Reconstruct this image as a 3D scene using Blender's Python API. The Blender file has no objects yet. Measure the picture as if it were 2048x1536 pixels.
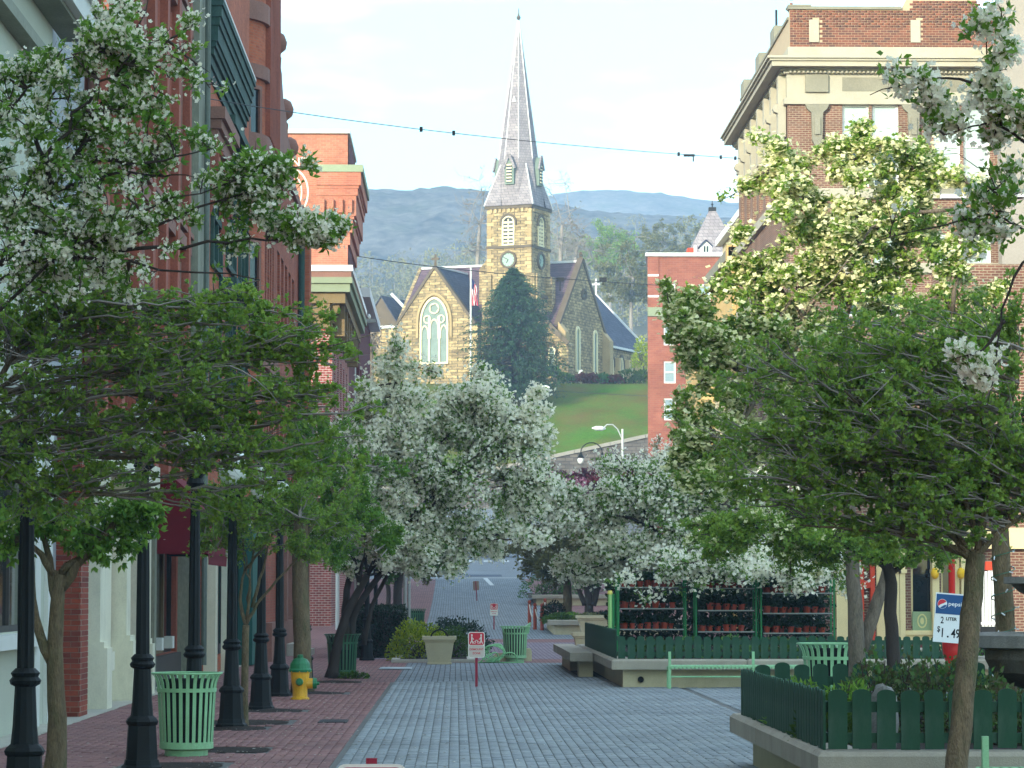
import bpy, math, random
import numpy as np
from mathutils import Vector, Matrix
R = math.radians
random.seed(11)
rng = np.random.default_rng(11)
sc = bpy.context.scene
COL = sc.collection

# ------------------------------------------------------------------ camera, world, sun, exposure
F, CZ = 6000.0, 1.8
PIT = math.atan(416 / F)
YAW = math.atan(113 / F * math.cos(PIT))
cd = bpy.data.cameras.new('camera')
cd.sensor_width = 36
cd.lens = F / 2048 * 36
cd.clip_start = 0.5
cd.clip_end = 12000
cam = bpy.data.objects.new('camera', cd)
COL.objects.link(cam)
cam.location = (0, 0, CZ)
cam.rotation_euler = (math.pi / 2 + PIT, 0, -YAW)
sc.camera = cam

SUN_EL, SUN_AZ = R(15), R(210)          # azimuth clockwise from +Y: the sun is behind the viewer, to the left
world = bpy.data.worlds.new('World')
sc.world = world
world.use_nodes = True
wn, wl = world.node_tree.nodes, world.node_tree.links
wn.clear()
w_out = wn.new('ShaderNodeOutputWorld')
w_bg = wn.new('ShaderNodeBackground')
w_bg.inputs['Strength'].default_value = 0.15
w_sky = wn.new('ShaderNodeTexSky')
w_sky.sky_type = 'NISHITA'
w_sky.sun_disc = False
w_sky.sun_elevation = SUN_EL
w_sky.sun_rotation = SUN_AZ
w_sky.air_density = 1.0
w_sky.dust_density = 1.0
w_tc = wn.new('ShaderNodeTexCoord')
w_map = wn.new('ShaderNodeMapping')
w_map.inputs['Scale'].default_value = (2.6, 2.6, 13.0)
w_map.inputs['Location'].default_value = (0.35, 0.0, 0.2)
w_no = wn.new('ShaderNodeTexNoise')
w_no.inputs['Scale'].default_value = 1.6
w_no.inputs['Detail'].default_value = 7
w_no.inputs['Roughness'].default_value = 0.55
w_ra = wn.new('ShaderNodeValToRGB')
w_ra.color_ramp.elements[0].position = 0.47
w_ra.color_ramp.elements[0].color = (0.03, 0.03, 0.03, 1)
w_ra.color_ramp.elements[1].position = 0.74
w_ra.color_ramp.elements[1].color = (0.95, 0.95, 0.95, 1)
w_mix = wn.new('ShaderNodeMixRGB')
w_mix.inputs['Color2'].default_value = (7.6, 8.0, 8.2, 1)
wl.new(w_tc.outputs['Generated'], w_map.inputs['Vector'])
wl.new(w_map.outputs['Vector'], w_no.inputs['Vector'])
wl.new(w_no.outputs['Fac'], w_ra.inputs['Fac'])
wl.new(w_ra.outputs['Color'], w_mix.inputs['Fac'])
w_tint = wn.new('ShaderNodeMixRGB'); w_tint.blend_type = 'MULTIPLY'; w_tint.inputs['Fac'].default_value = 1; w_tint.inputs['Color2'].default_value = (.68, .95, .97, 1)
wl.new(w_sky.outputs['Color'], w_tint.inputs['Color1'])
wl.new(w_tint.outputs['Color'], w_mix.inputs['Color1'])
wl.new(w_mix.outputs['Color'], w_bg.inputs['Color'])
wl.new(w_bg.outputs['Background'], w_out.inputs['Surface'])

sl = bpy.data.lights.new('sun', 'SUN')
sl.energy = 2.0
sl.angle = R(0.6)
sl.color = (1.0, 0.90, 0.74)
sun = bpy.data.objects.new('sun', sl)
COL.objects.link(sun)
TO_SUN = Vector((math.sin(SUN_AZ) * math.cos(SUN_EL), math.cos(SUN_AZ) * math.cos(SUN_EL), math.sin(SUN_EL)))
sun.rotation_euler = TO_SUN.to_track_quat('Z', 'Y').to_euler()
sun.location = (-40, -60, 60)

sc.view_settings.view_transform = 'Standard'
sc.view_settings.look = 'None'
sc.view_settings.exposure = 1.72
sc.view_settings.gamma = 1.0
sc.view_settings.use_curve_mapping = False
try:
    sc.cycles.use_denoising = True
    sc.cycles.denoiser = 'OPENIMAGEDENOISE'
    sc.cycles.max_bounces = 6
    sc.cycles.diffuse_bounces = 4
    sc.cycles.glossy_bounces = 2
    sc.cycles.transmission_bounces = 3
    sc.cycles.transparent_max_bounces = 8
    sc.cycles.volume_bounces = 1
    sc.cycles.sample_clamp_indirect = 6
    sc.cycles.caustics_reflective = False
    sc.cycles.caustics_refractive = False
except Exception:
    pass

# ------------------------------------------------------------------ helpers
_r = np.array([math.cos(YAW), -math.sin(YAW), 0.0])
_f0 = np.array([math.sin(YAW), math.cos(YAW), 0.0])
_f = _f0 * math.cos(PIT) + np.array([0, 0, math.sin(PIT)])
_u = -_f0 * math.sin(PIT) + np.array([0, 0, math.cos(PIT)])

def W(px, py, D):
    """world point at street distance D that the photograph shows at (px, py)"""
    ray = _f + _r * ((px - 1024) / F) + _u * ((768 - py) / F)
    t = D / ray[1]
    return Vector((ray[0] * t, D, CZ + ray[2] * t))

def WX(px, D, py=1184): return W(px, py, D).x
def WZ(py, D, px=911): return W(px, py, D).z

_gy = [-400, 92, 104, 120, 140, 158, 172, 187, 202, 216, 240, 262, 284]
_gz = [0, 0, .08, .30, .78, 1.33, 1.9, 2.6, 3.3, 4.05, 5.9, 8.0, 9.6]
def gz(y): return float(np.interp(y, _gy, _gz))

def lin(c):
    out = []
    for v in c:
        v = v / 255.0
        out.append(v / 12.92 if v <= .04045 else ((v + .055) / 1.055) ** 2.4)
    return tuple(out) + (1.0,)

MATS = {}
def _base(name):
    m = bpy.data.materials.new(name)
    m.use_nodes = True
    nt = m.node_tree
    nt.nodes.clear()
    out = nt.nodes.new('ShaderNodeOutputMaterial')
    b = nt.nodes.new('ShaderNodeBsdfPrincipled')
    nt.links.new(b.outputs[0], out.inputs[0])
    return m, nt, b, out

def mat(name, c, rough=.8, var=.18, scale=3.0, bump=.0, metal=0.0, stain=0.0, lo=.5, stain_c=(40, 38, 34), spec=.3, stretch=(1, 1, 1), fine=18):
    """plain procedural surface: two scales of tone variation, optional stains and relief"""
    if name in MATS: return MATS[name]
    m, nt, b, out = _base(name)
    n, l = nt.nodes, nt.links
    tc = n.new('ShaderNodeTexCoord')
    mp = n.new('ShaderNodeMapping')
    mp.inputs['Scale'].default_value = stretch
    l.new(tc.outputs['Object'], mp.inputs['Vector'])
    n1 = n.new('ShaderNodeTexNoise'); n1.inputs['Scale'].default_value = scale; n1.inputs['Detail'].default_value = 5
    n2 = n.new('ShaderNodeTexNoise'); n2.inputs['Scale'].default_value = scale * fine; n2.inputs['Detail'].default_value = 3
    l.new(mp.outputs[0], n1.inputs['Vector']); l.new(mp.outputs[0], n2.inputs['Vector'])
    add = n.new('ShaderNodeMath'); add.operation = 'ADD'
    l.new(n1.outputs['Fac'], add.inputs[0]); l.new(n2.outputs['Fac'], add.inputs[1])
    mr = n.new('ShaderNodeMapRange')
    mr.inputs['From Min'].default_value = .65; mr.inputs['From Max'].default_value = 1.35
    mr.inputs['To Min'].default_value = 1 - var; mr.inputs['To Max'].default_value = 1 + var
    l.new(add.outputs[0], mr.inputs['Value'])
    mul = n.new('ShaderNodeMixRGB'); mul.blend_type = 'MULTIPLY'; mul.inputs['Fac'].default_value = 1
    mul.inputs['Color1'].default_value = lin(c)
    l.new(mr.outputs[0], mul.inputs['Color2'])
    last = mul.outputs[0]
    if stain:
        n3 = n.new('ShaderNodeTexNoise'); n3.inputs['Scale'].default_value = scale * .7; n3.inputs['Detail'].default_value = 8
        n3.inputs['Roughness'].default_value = .7
        mp3 = n.new('ShaderNodeMapping'); mp3.inputs['Scale'].default_value = (1, 1, .35); mp3.inputs['Location'].default_value = (3, 7, 1)
        l.new(tc.outputs['Object'], mp3.inputs['Vector']); l.new(mp3.outputs[0], n3.inputs['Vector'])
        r3 = n.new('ShaderNodeMapRange'); r3.inputs['From Min'].default_value = lo; r3.inputs['From Max'].default_value = .75
        r3.inputs['To Max'].default_value = stain
        l.new(n3.outputs['Fac'], r3.inputs['Value'])
        mx = n.new('ShaderNodeMixRGB'); mx.inputs['Color2'].default_value = lin(stain_c)
        l.new(r3.outputs[0], mx.inputs['Fac']); l.new(last, mx.inputs['Color1'])
        last = mx.outputs[0]
    l.new(last, b.inputs['Base Color'])
    b.inputs['Roughness'].default_value = rough
    b.inputs['Metallic'].default_value = metal
    b.inputs['Specular IOR Level'].default_value = spec
    if bump:
        bp = n.new('ShaderNodeBump'); bp.inputs['Strength'].default_value = bump; bp.inputs['Distance'].default_value = .02
        l.new(add.outputs[0], bp.inputs['Height']); l.new(bp.outputs[0], b.inputs['Normal'])
    MATS[name] = m
    return m

def brickmat(name, c1, c2, mort, bw=.21, bh=.075, ms=.009, var=.35, rough=.85, bump=.5, dirt=.0, dirt_c=(60, 45, 40), flat=False, offset=.5, mott=0):
    """coursed masonry in object space (u = x + y on walls, x/y on floors)"""
    if name in MATS: return MATS[name]
    m, nt, b, out = _base(name)
    n, l = nt.nodes, nt.links
    tc = n.new('ShaderNodeTexCoord')
    sp = n.new('ShaderNodeSeparateXYZ'); l.new(tc.outputs['Object'], sp.inputs[0])
    cb = n.new('ShaderNodeCombineXYZ')
    if flat:
        l.new(sp.outputs['Y'], cb.inputs['X']); l.new(sp.outputs['X'], cb.inputs['Y'])
    else:
        ad = n.new('ShaderNodeMath'); ad.operation = 'ADD'
        l.new(sp.outputs['X'], ad.inputs[0]); l.new(sp.outputs['Y'], ad.inputs[1])
        l.new(ad.outputs[0], cb.inputs['X']); l.new(sp.outputs['Z'], cb.inputs['Y'])
    br = n.new('ShaderNodeTexBrick')
    br.offset = offset
    br.inputs['Scale'].default_value = 1
    br.inputs['Brick Width'].default_value = bw
    br.inputs['Row Height'].default_value = bh
    br.inputs['Mortar Size'].default_value = ms
    br.inputs['Mortar Smooth'].default_value = .3
    br.inputs['Bias'].default_value = -.1
    br.inputs['Color1'].default_value = lin(c1); br.inputs['Color2'].default_value = lin(c2); br.inputs['Mortar'].default_value = lin(mort)
    l.new(cb.outputs[0], br.inputs['Vector'])
    n1 = n.new('ShaderNodeTexNoise'); n1.inputs['Scale'].default_value = .9; n1.inputs['Detail'].default_value = 9; n1.inputs['Roughness'].default_value = .65
    l.new(tc.outputs['Object'], n1.inputs['Vector'])
    mr = n.new('ShaderNodeMapRange'); mr.inputs['From Min'].default_value = .3; mr.inputs['From Max'].default_value = .7
    mr.inputs['To Min'].default_value = 1 - var; mr.inputs['To Max'].default_value = 1 + var
    l.new(n1.outputs['Fac'], mr.inputs['Value'])
    mul = n.new('ShaderNodeMixRGB'); mul.blend_type = 'MULTIPLY'; mul.inputs['Fac'].default_value = 1
    l.new(br.outputs['Color'], mul.inputs['Color1']); l.new(mr.outputs[0], mul.inputs['Color2'])
    last = mul.outputs[0]
    if mott:
        n4 = n.new('ShaderNodeTexNoise'); n4.inputs['Scale'].default_value = 2.2; n4.inputs['Detail'].default_value = 6; n4.inputs['Roughness'].default_value = .7
        m4 = n.new('ShaderNodeMapping'); m4.inputs['Scale'].default_value = (.7, .7, 1.5); l.new(tc.outputs['Object'], m4.inputs['Vector']); l.new(m4.outputs[0], n4.inputs['Vector'])
        r4 = n.new('ShaderNodeMapRange'); r4.inputs['From Min'].default_value = .38; r4.inputs['From Max'].default_value = .62; r4.inputs['To Min'].default_value = 1 - mott; r4.inputs['To Max'].default_value = 1.1
        l.new(n4.outputs['Fac'], r4.inputs['Value'])
        m5 = n.new('ShaderNodeMixRGB'); m5.blend_type = 'MULTIPLY'; m5.inputs['Fac'].default_value = 1; l.new(last, m5.inputs['Color1']); l.new(r4.outputs[0], m5.inputs['Color2']); last = m5.outputs[0]
    if dirt:
        n3 = n.new('ShaderNodeTexNoise'); n3.inputs['Scale'].default_value = .45; n3.inputs['Detail'].default_value = 8
        l.new(tc.outputs['Object'], n3.inputs['Vector'])
        r3 = n.new('ShaderNodeMapRange'); r3.inputs['From Min'].default_value = .48; r3.inputs['From Max'].default_value = .68
        r3.inputs['To Max'].default_value = dirt
        l.new(n3.outputs['Fac'], r3.inputs['Value'])
        mx = n.new('ShaderNodeMixRGB'); mx.inputs['Color2'].default_value = lin(dirt_c)
        l.new(r3.outputs[0], mx.inputs['Fac']); l.new(last, mx.inputs['Color1']); last = mx.outputs[0]
    l.new(last, b.inputs['Base Color'])
    b.inputs['Roughness'].default_value = rough
    b.inputs['Specular IOR Level'].default_value = .2
    if bump:
        inv = n.new('ShaderNodeMath'); inv.operation = 'SUBTRACT'; inv.inputs[0].default_value = 1
        l.new(br.outputs['Fac'], inv.inputs[1])
        bp = n.new('ShaderNodeBump'); bp.inputs['Strength'].default_value = bump; bp.inputs['Distance'].default_value = .012
        l.new(inv.outputs[0], bp.inputs['Height']); l.new(bp.outputs[0], b.inputs['Normal'])
    MATS[name] = m
    return m

def piecemat(name, c1, c2, rough=.8, spec=.25, bump=.3):
    """for loose pieces: tone picked per object / per face 'rnd' so that neighbours differ"""
    if name in MATS: return MATS[name]
    m, nt, b, out = _base(name)
    n, l = nt.nodes, nt.links
    at = n.new('ShaderNodeAttribute'); at.attribute_name = 'rnd'
    oi = n.new('ShaderNodeObjectInfo')
    geo = n.new('ShaderNodeNewGeometry')
    nz = n.new('ShaderNodeTexNoise'); nz.inputs['Scale'].default_value = .55; nz.inputs['Detail'].default_value = 8
    l.new(geo.outputs['Position'], nz.inputs['Vector'])
    nf = n.new('ShaderNodeTexNoise'); nf.inputs['Scale'].default_value = 26; nf.inputs['Detail'].default_value = 4
    l.new(geo.outputs['Position'], nf.inputs['Vector'])
    a1 = n.new('ShaderNodeMath'); a1.operation = 'ADD'; l.new(at.outputs['Fac'], a1.inputs[0]); l.new(oi.outputs['Random'], a1.inputs[1])
    fr = n.new('ShaderNodeMath'); fr.operation = 'FRACT'; l.new(a1.outputs[0], fr.inputs[0])
    mx = n.new('ShaderNodeMixRGB'); mx.inputs['Color1'].default_value = lin(c1); mx.inputs['Color2'].default_value = lin(c2)
    l.new(fr.outputs[0], mx.inputs['Fac'])
    a2 = n.new('ShaderNodeMath'); a2.operation = 'ADD'; l.new(nz.outputs['Fac'], a2.inputs[0]); l.new(nf.outputs['Fac'], a2.inputs[1])
    mr = n.new('ShaderNodeMapRange'); mr.inputs['From Min'].default_value = .6; mr.inputs['From Max'].default_value = 1.4
    mr.inputs['To Min'].default_value = .62; mr.inputs['To Max'].default_value = 1.28
    l.new(a2.outputs[0], mr.inputs['Value'])
    mul = n.new('ShaderNodeMixRGB'); mul.blend_type = 'MULTIPLY'; mul.inputs['Fac'].default_value = 1
    l.new(mx.outputs[0], mul.inputs['Color1']); l.new(mr.outputs[0], mul.inputs['Color2'])
    l.new(mul.outputs[0], b.inputs['Base Color'])
    b.inputs['Roughness'].default_value = rough
    b.inputs['Specular IOR Level'].default_value = spec
    bp = n.new('ShaderNodeBump'); bp.inputs['Strength'].default_value = bump; bp.inputs['Distance'].default_value = .01
    l.new(nf.outputs['Fac'], bp.inputs['Height']); l.new(bp.outputs[0], b.inputs['Normal'])
    MATS[name] = m
    return m

def leafmat(name, c1, c2, trans=.35, rough=.55, spec=.25):
    if name in MATS: return MATS[name]
    m, nt, b, out = _base(name)
    n, l = nt.nodes, nt.links
    at = n.new('ShaderNodeAttribute'); at.attribute_name = 'rnd'
    mx = n.new('ShaderNodeMixRGB'); mx.inputs['Color1'].default_value = lin(c1); mx.inputs['Color2'].default_value = lin(c2)
    l.new(at.outputs['Fac'], mx.inputs['Fac'])
    l.new(mx.outputs[0], b.inputs['Base Color'])
    b.inputs['Roughness'].default_value = rough
    b.inputs['Specular IOR Level'].default_value = spec
    tr = n.new('ShaderNodeBsdfTranslucent'); l.new(mx.outputs[0], tr.inputs['Color'])
    ms = n.new('ShaderNodeMixShader'); ms.inputs[0].default_value = trans
    l.new(b.outputs[0], ms.inputs[1]); l.new(tr.outputs[0], ms.inputs[2]); l.new(ms.outputs[0], out.inputs[0])
    MATS[name] = m
    return m

def glassmat(name, c=(30, 36, 38), rough=.06, spec=.6, var=.4):
    if name in MATS: return MATS[name]
    m = mat(name, c, rough=rough, var=var, scale=1.2, spec=spec)
    return m

OFF = {}
class MB:
    """collects faces and links them as ONE mesh object"""
    def __init__(s): s.v = []; s.f = []; s.mi = []; s.cm = 0; s.rnd = None
    def add(s, vs, fs):
        o = len(s.v); s.v.extend([tuple(p) for p in vs])
        for f in fs: s.f.append(tuple(i + o for i in f)); s.mi.append(s.cm)
        return s
    def box(s, x0, x1, y0, y1, z0, z1):
        return s.add([(x0, y0, z0), (x1, y0, z0), (x1, y1, z0), (x0, y1, z0), (x0, y0, z1), (x1, y0, z1), (x1, y1, z1), (x0, y1, z1)],
                     [(0, 3, 2, 1), (4, 5, 6, 7), (0, 1, 5, 4), (1, 2, 6, 5), (2, 3, 7, 6), (3, 0, 4, 7)])
    def fbox(s, fr, u0, u1, z0, z1, d0, d1):
        P = fr.p
        return s.add([P(u0, z0, d0), P(u1, z0, d0), P(u1, z0, d1), P(u0, z0, d1), P(u0, z1, d0), P(u1, z1, d0), P(u1, z1, d1), P(u0, z1, d1)],
                     [(0, 3, 2, 1), (4, 5, 6, 7), (0, 1, 5, 4), (1, 2, 6, 5), (2, 3, 7, 6), (3, 0, 4, 7)])
    def bar(s, a, b, w, h=None, up=(0, 0, 1)):
        a = Vector(a); b = Vector(b); h = h or w
        d = (b - a).normalized(); upv = Vector(up)
        if abs(d.dot(upv)) > .98: upv = Vector((1, 0, 0))
        x = d.cross(upv).normalized() * w / 2; y = x.cross(d).normalized() * h / 2
        return s.add([a - x - y, a + x - y, a + x + y, a - x + y, b - x - y, b + x - y, b + x + y, b - x + y],
                     [(0, 3, 2, 1), (4, 5, 6, 7), (0, 1, 5, 4), (1, 2, 6, 5), (2, 3, 7, 6), (3, 0, 4, 7)])
    def tube(s, pts, rad, n=8, cap=True):
        pts = [Vector(p) for p in pts]
        if not hasattr(rad, '__len__'): rad = [rad] * len(pts)
        vs = []; fs = []; ref = None
        for i, p in enumerate(pts):
            d = (pts[min(i + 1, len(pts) - 1)] - pts[max(i - 1, 0)]).normalized()
            if ref is None:
                ref = Vector((0, 0, 1)) if abs(d.z) < .9 else Vector((1, 0, 0))
            x = d.cross(ref).normalized(); y = d.cross(x).normalized(); ref = -y if False else x.cross(d).normalized()
            for k in range(n):
                a = 2 * math.pi * k / n
                vs.append(p + (x * math.cos(a) + ref * math.sin(a)) * rad[i])
        for i in range(len(pts) - 1):
            for k in range(n):
                k2 = (k + 1) % n
                fs.append((i * n + k, i * n + k2, (i + 1) * n + k2, (i + 1) * n + k))
        if cap:
            fs.append(tuple(range(n))[::-1]); fs.append(tuple((len(pts) - 1) * n + k for k in range(n)))
        return s.add(vs, fs)
    def lathe(s, prof, n=16, c=(0, 0, 0), sq=None):
        vs = []; fs = []
        for r, z in prof:
            for k in range(n):
                a = 2 * math.pi * (k + .5) / n
                vs.append((c[0] + r * math.cos(a), c[1] + r * math.sin(a), c[2] + z))
        for i in range(len(prof) - 1):
            for k in range(n):
                k2 = (k + 1) % n
                fs.append((i * n + k, i * n + k2, (i + 1) * n + k2, (i + 1) * n + k))
        fs.append(tuple(range(n))[::-1]); fs.append(tuple((len(prof) - 1) * n + k for k in range(n)))
        return s.add(vs, fs)
    def prism(s, poly, vec):
        n = len(poly); v = Vector(vec)
        vs = [Vector(p) for p in poly] + [Vector(p) + v for p in poly]
        fs = [tuple(range(n))[::-1], tuple(range(n, 2 * n))] + [(i, (i + 1) % n, n + (i + 1) % n, n + i) for i in range(n)]
        return s.add(vs, fs)
    def fprism(s, fr, uz, d0, d1):
        P = fr.p; n = len(uz)
        vs = [P(u, z, d0) for u, z in uz] + [P(u, z, d1) for u, z in uz]
        fs = [tuple(range(n))[::-1], tuple(range(n, 2 * n))] + [(i, (i + 1) % n, n + (i + 1) % n, n + i) for i in range(n)]
        return s.add(vs, fs)
    def fring(s, fr, outer, inner, d0, d1, closed=False):
        """band between two outlines of equal length, with thickness"""
        n = len(outer); P = fr.p
        vs = [P(u, z, d0) for u, z in outer] + [P(u, z, d0) for u, z in inner] + [P(u, z, d1) for u, z in outer] + [P(u, z, d1) for u, z in inner]
        fs = []
        for i in range(n if closed else n - 1):
            j = (i + 1) % n
            fs += [(2 * n + i, 2 * n + j, 3 * n + j, 3 * n + i), (i, j, 2 * n + j, 2 * n + i), (n + i, 3 * n + i, 3 * n + j, n + j)]
        return s.add(vs, fs)
    def wall(s, fr, u0, u1, z0, z1, holes=(), depth=.2):
        us = sorted({u0, u1, *[h[0] for h in holes], *[h[1] for h in holes]})
        zs = sorted({z0, z1, *[h[2] for h in holes], *[h[3] for h in holes]})
        us = [u for u in us if u0 <= u <= u1]; zs = [z for z in zs if z0 <= z <= z1]
        P = fr.p
        for i in range(len(us) - 1):
            for j in range(len(zs) - 1):
                cu = (us[i] + us[i + 1]) / 2; cz = (zs[j] + zs[j + 1]) / 2
                if any(h[0] < cu < h[1] and h[2] < cz < h[3] for h in holes): continue
                s.add([P(us[i], zs[j], 0), P(us[i + 1], zs[j], 0), P(us[i + 1], zs[j + 1], 0), P(us[i], zs[j + 1], 0)], [(0, 1, 2, 3)])
        for a, b, c, d in holes:
            s.add([P(a, c, 0), P(b, c, 0), P(b, d, 0), P(a, d, 0), P(a, c, -depth), P(b, c, -depth), P(b, d, -depth), P(a, d, -depth)],
                  [(0, 4, 5, 1), (1, 5, 6, 2), (2, 6, 7, 3), (3, 7, 4, 0)])
        return s
    def build(s, name, mats, parent=None, smooth=False, local=False, rnd=None):
        me = bpy.data.meshes.new(name)
        off = (0, 0, 0)
        if parent is not None and not local: off = OFF.get(parent.name, (0, 0, 0))
        vs = [(a - off[0], b - off[1], c - off[2]) for a, b, c in s.v] if any(off) else s.v
        me.from_pydata(vs, [], s.f)
        if not isinstance(mats, (list, tuple)): mats = [mats]
        for m in mats: me.materials.append(m)
        if len(mats) > 1: me.polygons.foreach_set('material_index', s.mi)
        if smooth: me.polygons.foreach_set('use_smooth', [True] * len(s.f))
        if rnd is not None:
            at = me.attributes.new('rnd', 'FLOAT', 'FACE'); at.data.foreach_set('value', np.asarray(rnd, dtype=np.float32))
        me.update()
        o = bpy.data.objects.new(name, me)
        COL.objects.link(o)
        if parent is not None:
            o.parent = parent
            OFF[o.name] = off
        return o

class Fr:
    """a wall's own frame: u along it, z up, d outwards"""
    def __init__(s, o, u, n): s.o = Vector(o); s.u = Vector(u).normalized(); s.n = Vector(n).normalized()
    def p(s, u, z, d): return s.o + s.u * u + Vector((0, 0, z)) + s.n * d

def tag(o, label, cat, group=None):
    o['label'] = label; o['category'] = cat
    if group: o['group'] = group
    return o
def thing(name, label, cat, loc=(0, 0, 0), rz=0, group=None):
    o = bpy.data.objects.new(name, None)
    COL.objects.link(o)
    o.empty_display_size = .2
    o.location = loc; o.rotation_euler = (0, 0, rz)
    OFF[o.name] = tuple(loc)
    return tag(o, label, cat, group)
def struct(o): o['kind'] = 'structure'; return o
def stuff(o): o['kind'] = 'stuff'; return o
def dup(o, parent=None):
    c = o.copy(); COL.objects.link(c); c.parent = parent
    for ch in list(o.children): dup(ch, c)
    return c
def clone(o, loc, rz=0, label=None, s=1.0):
    c = dup(o); c.location = loc; c.rotation_euler = (0, 0, rz); c.scale = (s, s, s)
    if label: c['label'] = label
    return c
def text_mesh(name, txt, size, material, parent, fr, u, z, d, align='CENTER', bold=0.0, squeeze=1.0, shear=0, depth=.002):
    cu = bpy.data.curves.new(name, 'FONT'); cu.body = txt; cu.size = size; cu.align_x = align
    cu.extrude = depth; cu.offset = bold; cu.shear = shear; cu.resolution_u = 3
    t = bpy.data.objects.new(name, cu); COL.objects.link(t)
    dg = bpy.context.evaluated_depsgraph_get(); dg.update()
    me = bpy.data.meshes.new_from_object(t.evaluated_get(dg))
    bpy.data.objects.remove(t); bpy.data.curves.remove(cu)
    off = Vector(OFF.get(parent.name, (0, 0, 0)))
    for v in me.vertices:
        v.co = fr.p(u + v.co.x * squeeze, z + v.co.y, d + v.co.z) - off
    me.materials.clear(); me.materials.append(material)
    o = bpy.data.objects.new(name, me); COL.objects.link(o); o.parent = parent
    OFF[o.name] = tuple(off)
    return o
def mesh_np(name, V, Fq, material, parent=None, rnd=None, smooth=False, off=None):
    """big mesh of quads (or triangles) straight from arrays"""
    me = bpy.data.meshes.new(name)
    V = np.asarray(V, dtype=np.float32)
    o3 = OFF.get(parent.name, (0, 0, 0)) if parent is not None else (0, 0, 0)
    V = V - np.asarray(o3, dtype=np.float32)
    n, k = Fq.shape
    me.vertices.add(len(V)); me.vertices.foreach_set('co', V.ravel())
    me.loops.add(n * k); me.loops.foreach_set('vertex_index', Fq.astype(np.int32).ravel())
    me.polygons.add(n); me.polygons.foreach_set('loop_start', np.arange(0, n * k, k, dtype=np.int32))
    me.materials.append(material)
    if rnd is not None:
        at = me.attributes.new('rnd', 'FLOAT', 'FACE'); at.data.foreach_set('value', np.asarray(rnd, dtype=np.float32))
    if smooth: me.polygons.foreach_set('use_smooth', np.ones(n, dtype=bool))
    me.update(calc_edges=True); me.validate()
    o = bpy.data.objects.new(name, me); COL.objects.link(o)
    if parent is not None: o.parent = parent; OFF[o.name] = o3
    return o
# ------------------------------------------------------------------ ground and terrain
m_ground = mat('ground_asphalt', (92, 92, 90), var=.15, scale=.4)
m_asph = mat('road_asphalt', (118, 124, 128), var=.14, scale=.35, fine=40, stain=.5, stain_c=(80, 86, 92))
m_lawn = mat('lawn_grass', (72, 106, 38), var=.35, scale=.2, fine=24, rough=1, stain=.95, lo=.36, stain_c=(112, 80, 54), bump=.3, spec=.0)
m_forest = mat('woodland_floor', (74, 72, 50), var=.3, scale=.05)

def hill_z(x, y):
    if y < 286: return gz(y)
    a = float(np.interp(y, [286, 289, 300, 312, 322, 345, 420, 1000, 1500], [9.7, 13.6, 17.6, 21.8, 24.1, 24.5, 24.5, 30, 40]))
    if y < 322: a += .10 * (x - 8) * (322 - y) / 33
    return a
ys = list(range(-180, 80, 20)) + list(range(80, 284, 6)) + [284, 285.9, 286.5, 289] + list(range(292, 350, 4)) + [360, 380, 420, 500, 700, 1000, 1500, 2250]
xs = [-780, -600, -300, -150, -80, -50] + list(range(-36, 60, 6)) + [70, 90, 150, 300, 600, 780]
b = MB()
b.v = [(x, y, hill_z(x, y) - (.03 if y < 286.2 else .6)) for y in ys for x in xs]
nx = len(xs)
b.f = [(j * nx + i, j * nx + i + 1, (j + 1) * nx + i + 1, (j + 1) * nx + i) for j in range(len(ys) - 1) for i in range(nx - 1)]
b.mi = [0] * len(b.f)
struct(b.build('ground', m_ground))

def sheet(name, x0, x1, y0, y1, lift, m, step=3.0, xf=None):
    b = MB(); n = max(1, int((y1 - y0) / step))
    for i in range(n + 1):
        y = y0 + (y1 - y0) * i / n
        b.v += [(x0, y, gz(y) + lift), (x1, y, gz(y) + lift)]
    b.f = [(2 * i, 2 * i + 1, 2 * i + 3, 2 * i + 2) for i in range(n)]; b.mi = [0] * n
    return struct(b.build(name, m))

m_pave_g = brickmat('grey_paver_bed', (132, 140, 144), (112, 120, 126), (78, 82, 84), bw=.4, bh=.12, ms=.012, flat=True, var=.2, bump=.6)
m_pave_r = brickmat('red_paver_bed', (138, 100, 96), (124, 88, 86), (96, 74, 72), bw=.4, bh=.12, ms=.010, flat=True, var=.2, bump=.4)
m_pave_v = brickmat('mauve_paver_bed', (138, 124, 132), (120, 106, 116), (86, 76, 82), bw=.4, bh=.12, ms=.012, flat=True, var=.2, bump=.4)
m_joint = mat('paver_joint_sand', (98, 98, 94), var=.2, scale=2)
m_paver = piecemat('grey_paver', (144, 150, 150), (130, 137, 140))
m_redp = piecemat('red_paver', (142, 104, 98), (128, 92, 90))
m_conc = mat('concrete', (176, 172, 158), var=.14, scale=2.2, bump=.25, stain=.4, stain_c=(120, 116, 104))
LX0, LX1 = -1.22, 4.3
pav = sheet('plaza_paving', -30, 30, -40, 187, 0.0, m_pave_r)
lane = sheet('street_lane', LX0, LX1, 60.2, 187, .004, m_pave_g)
for a, c, m in ((76.5, 80.5, m_pave_r), (80.5, 103, m_pave_v), (103, 107, m_pave_r)):
    sheet('crossing_band', -3.2, 9.5, a, c, .008, m)
sheet('paver_bed', -5.2, 9.4, 20, 60.2, .003, m_joint)

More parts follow.
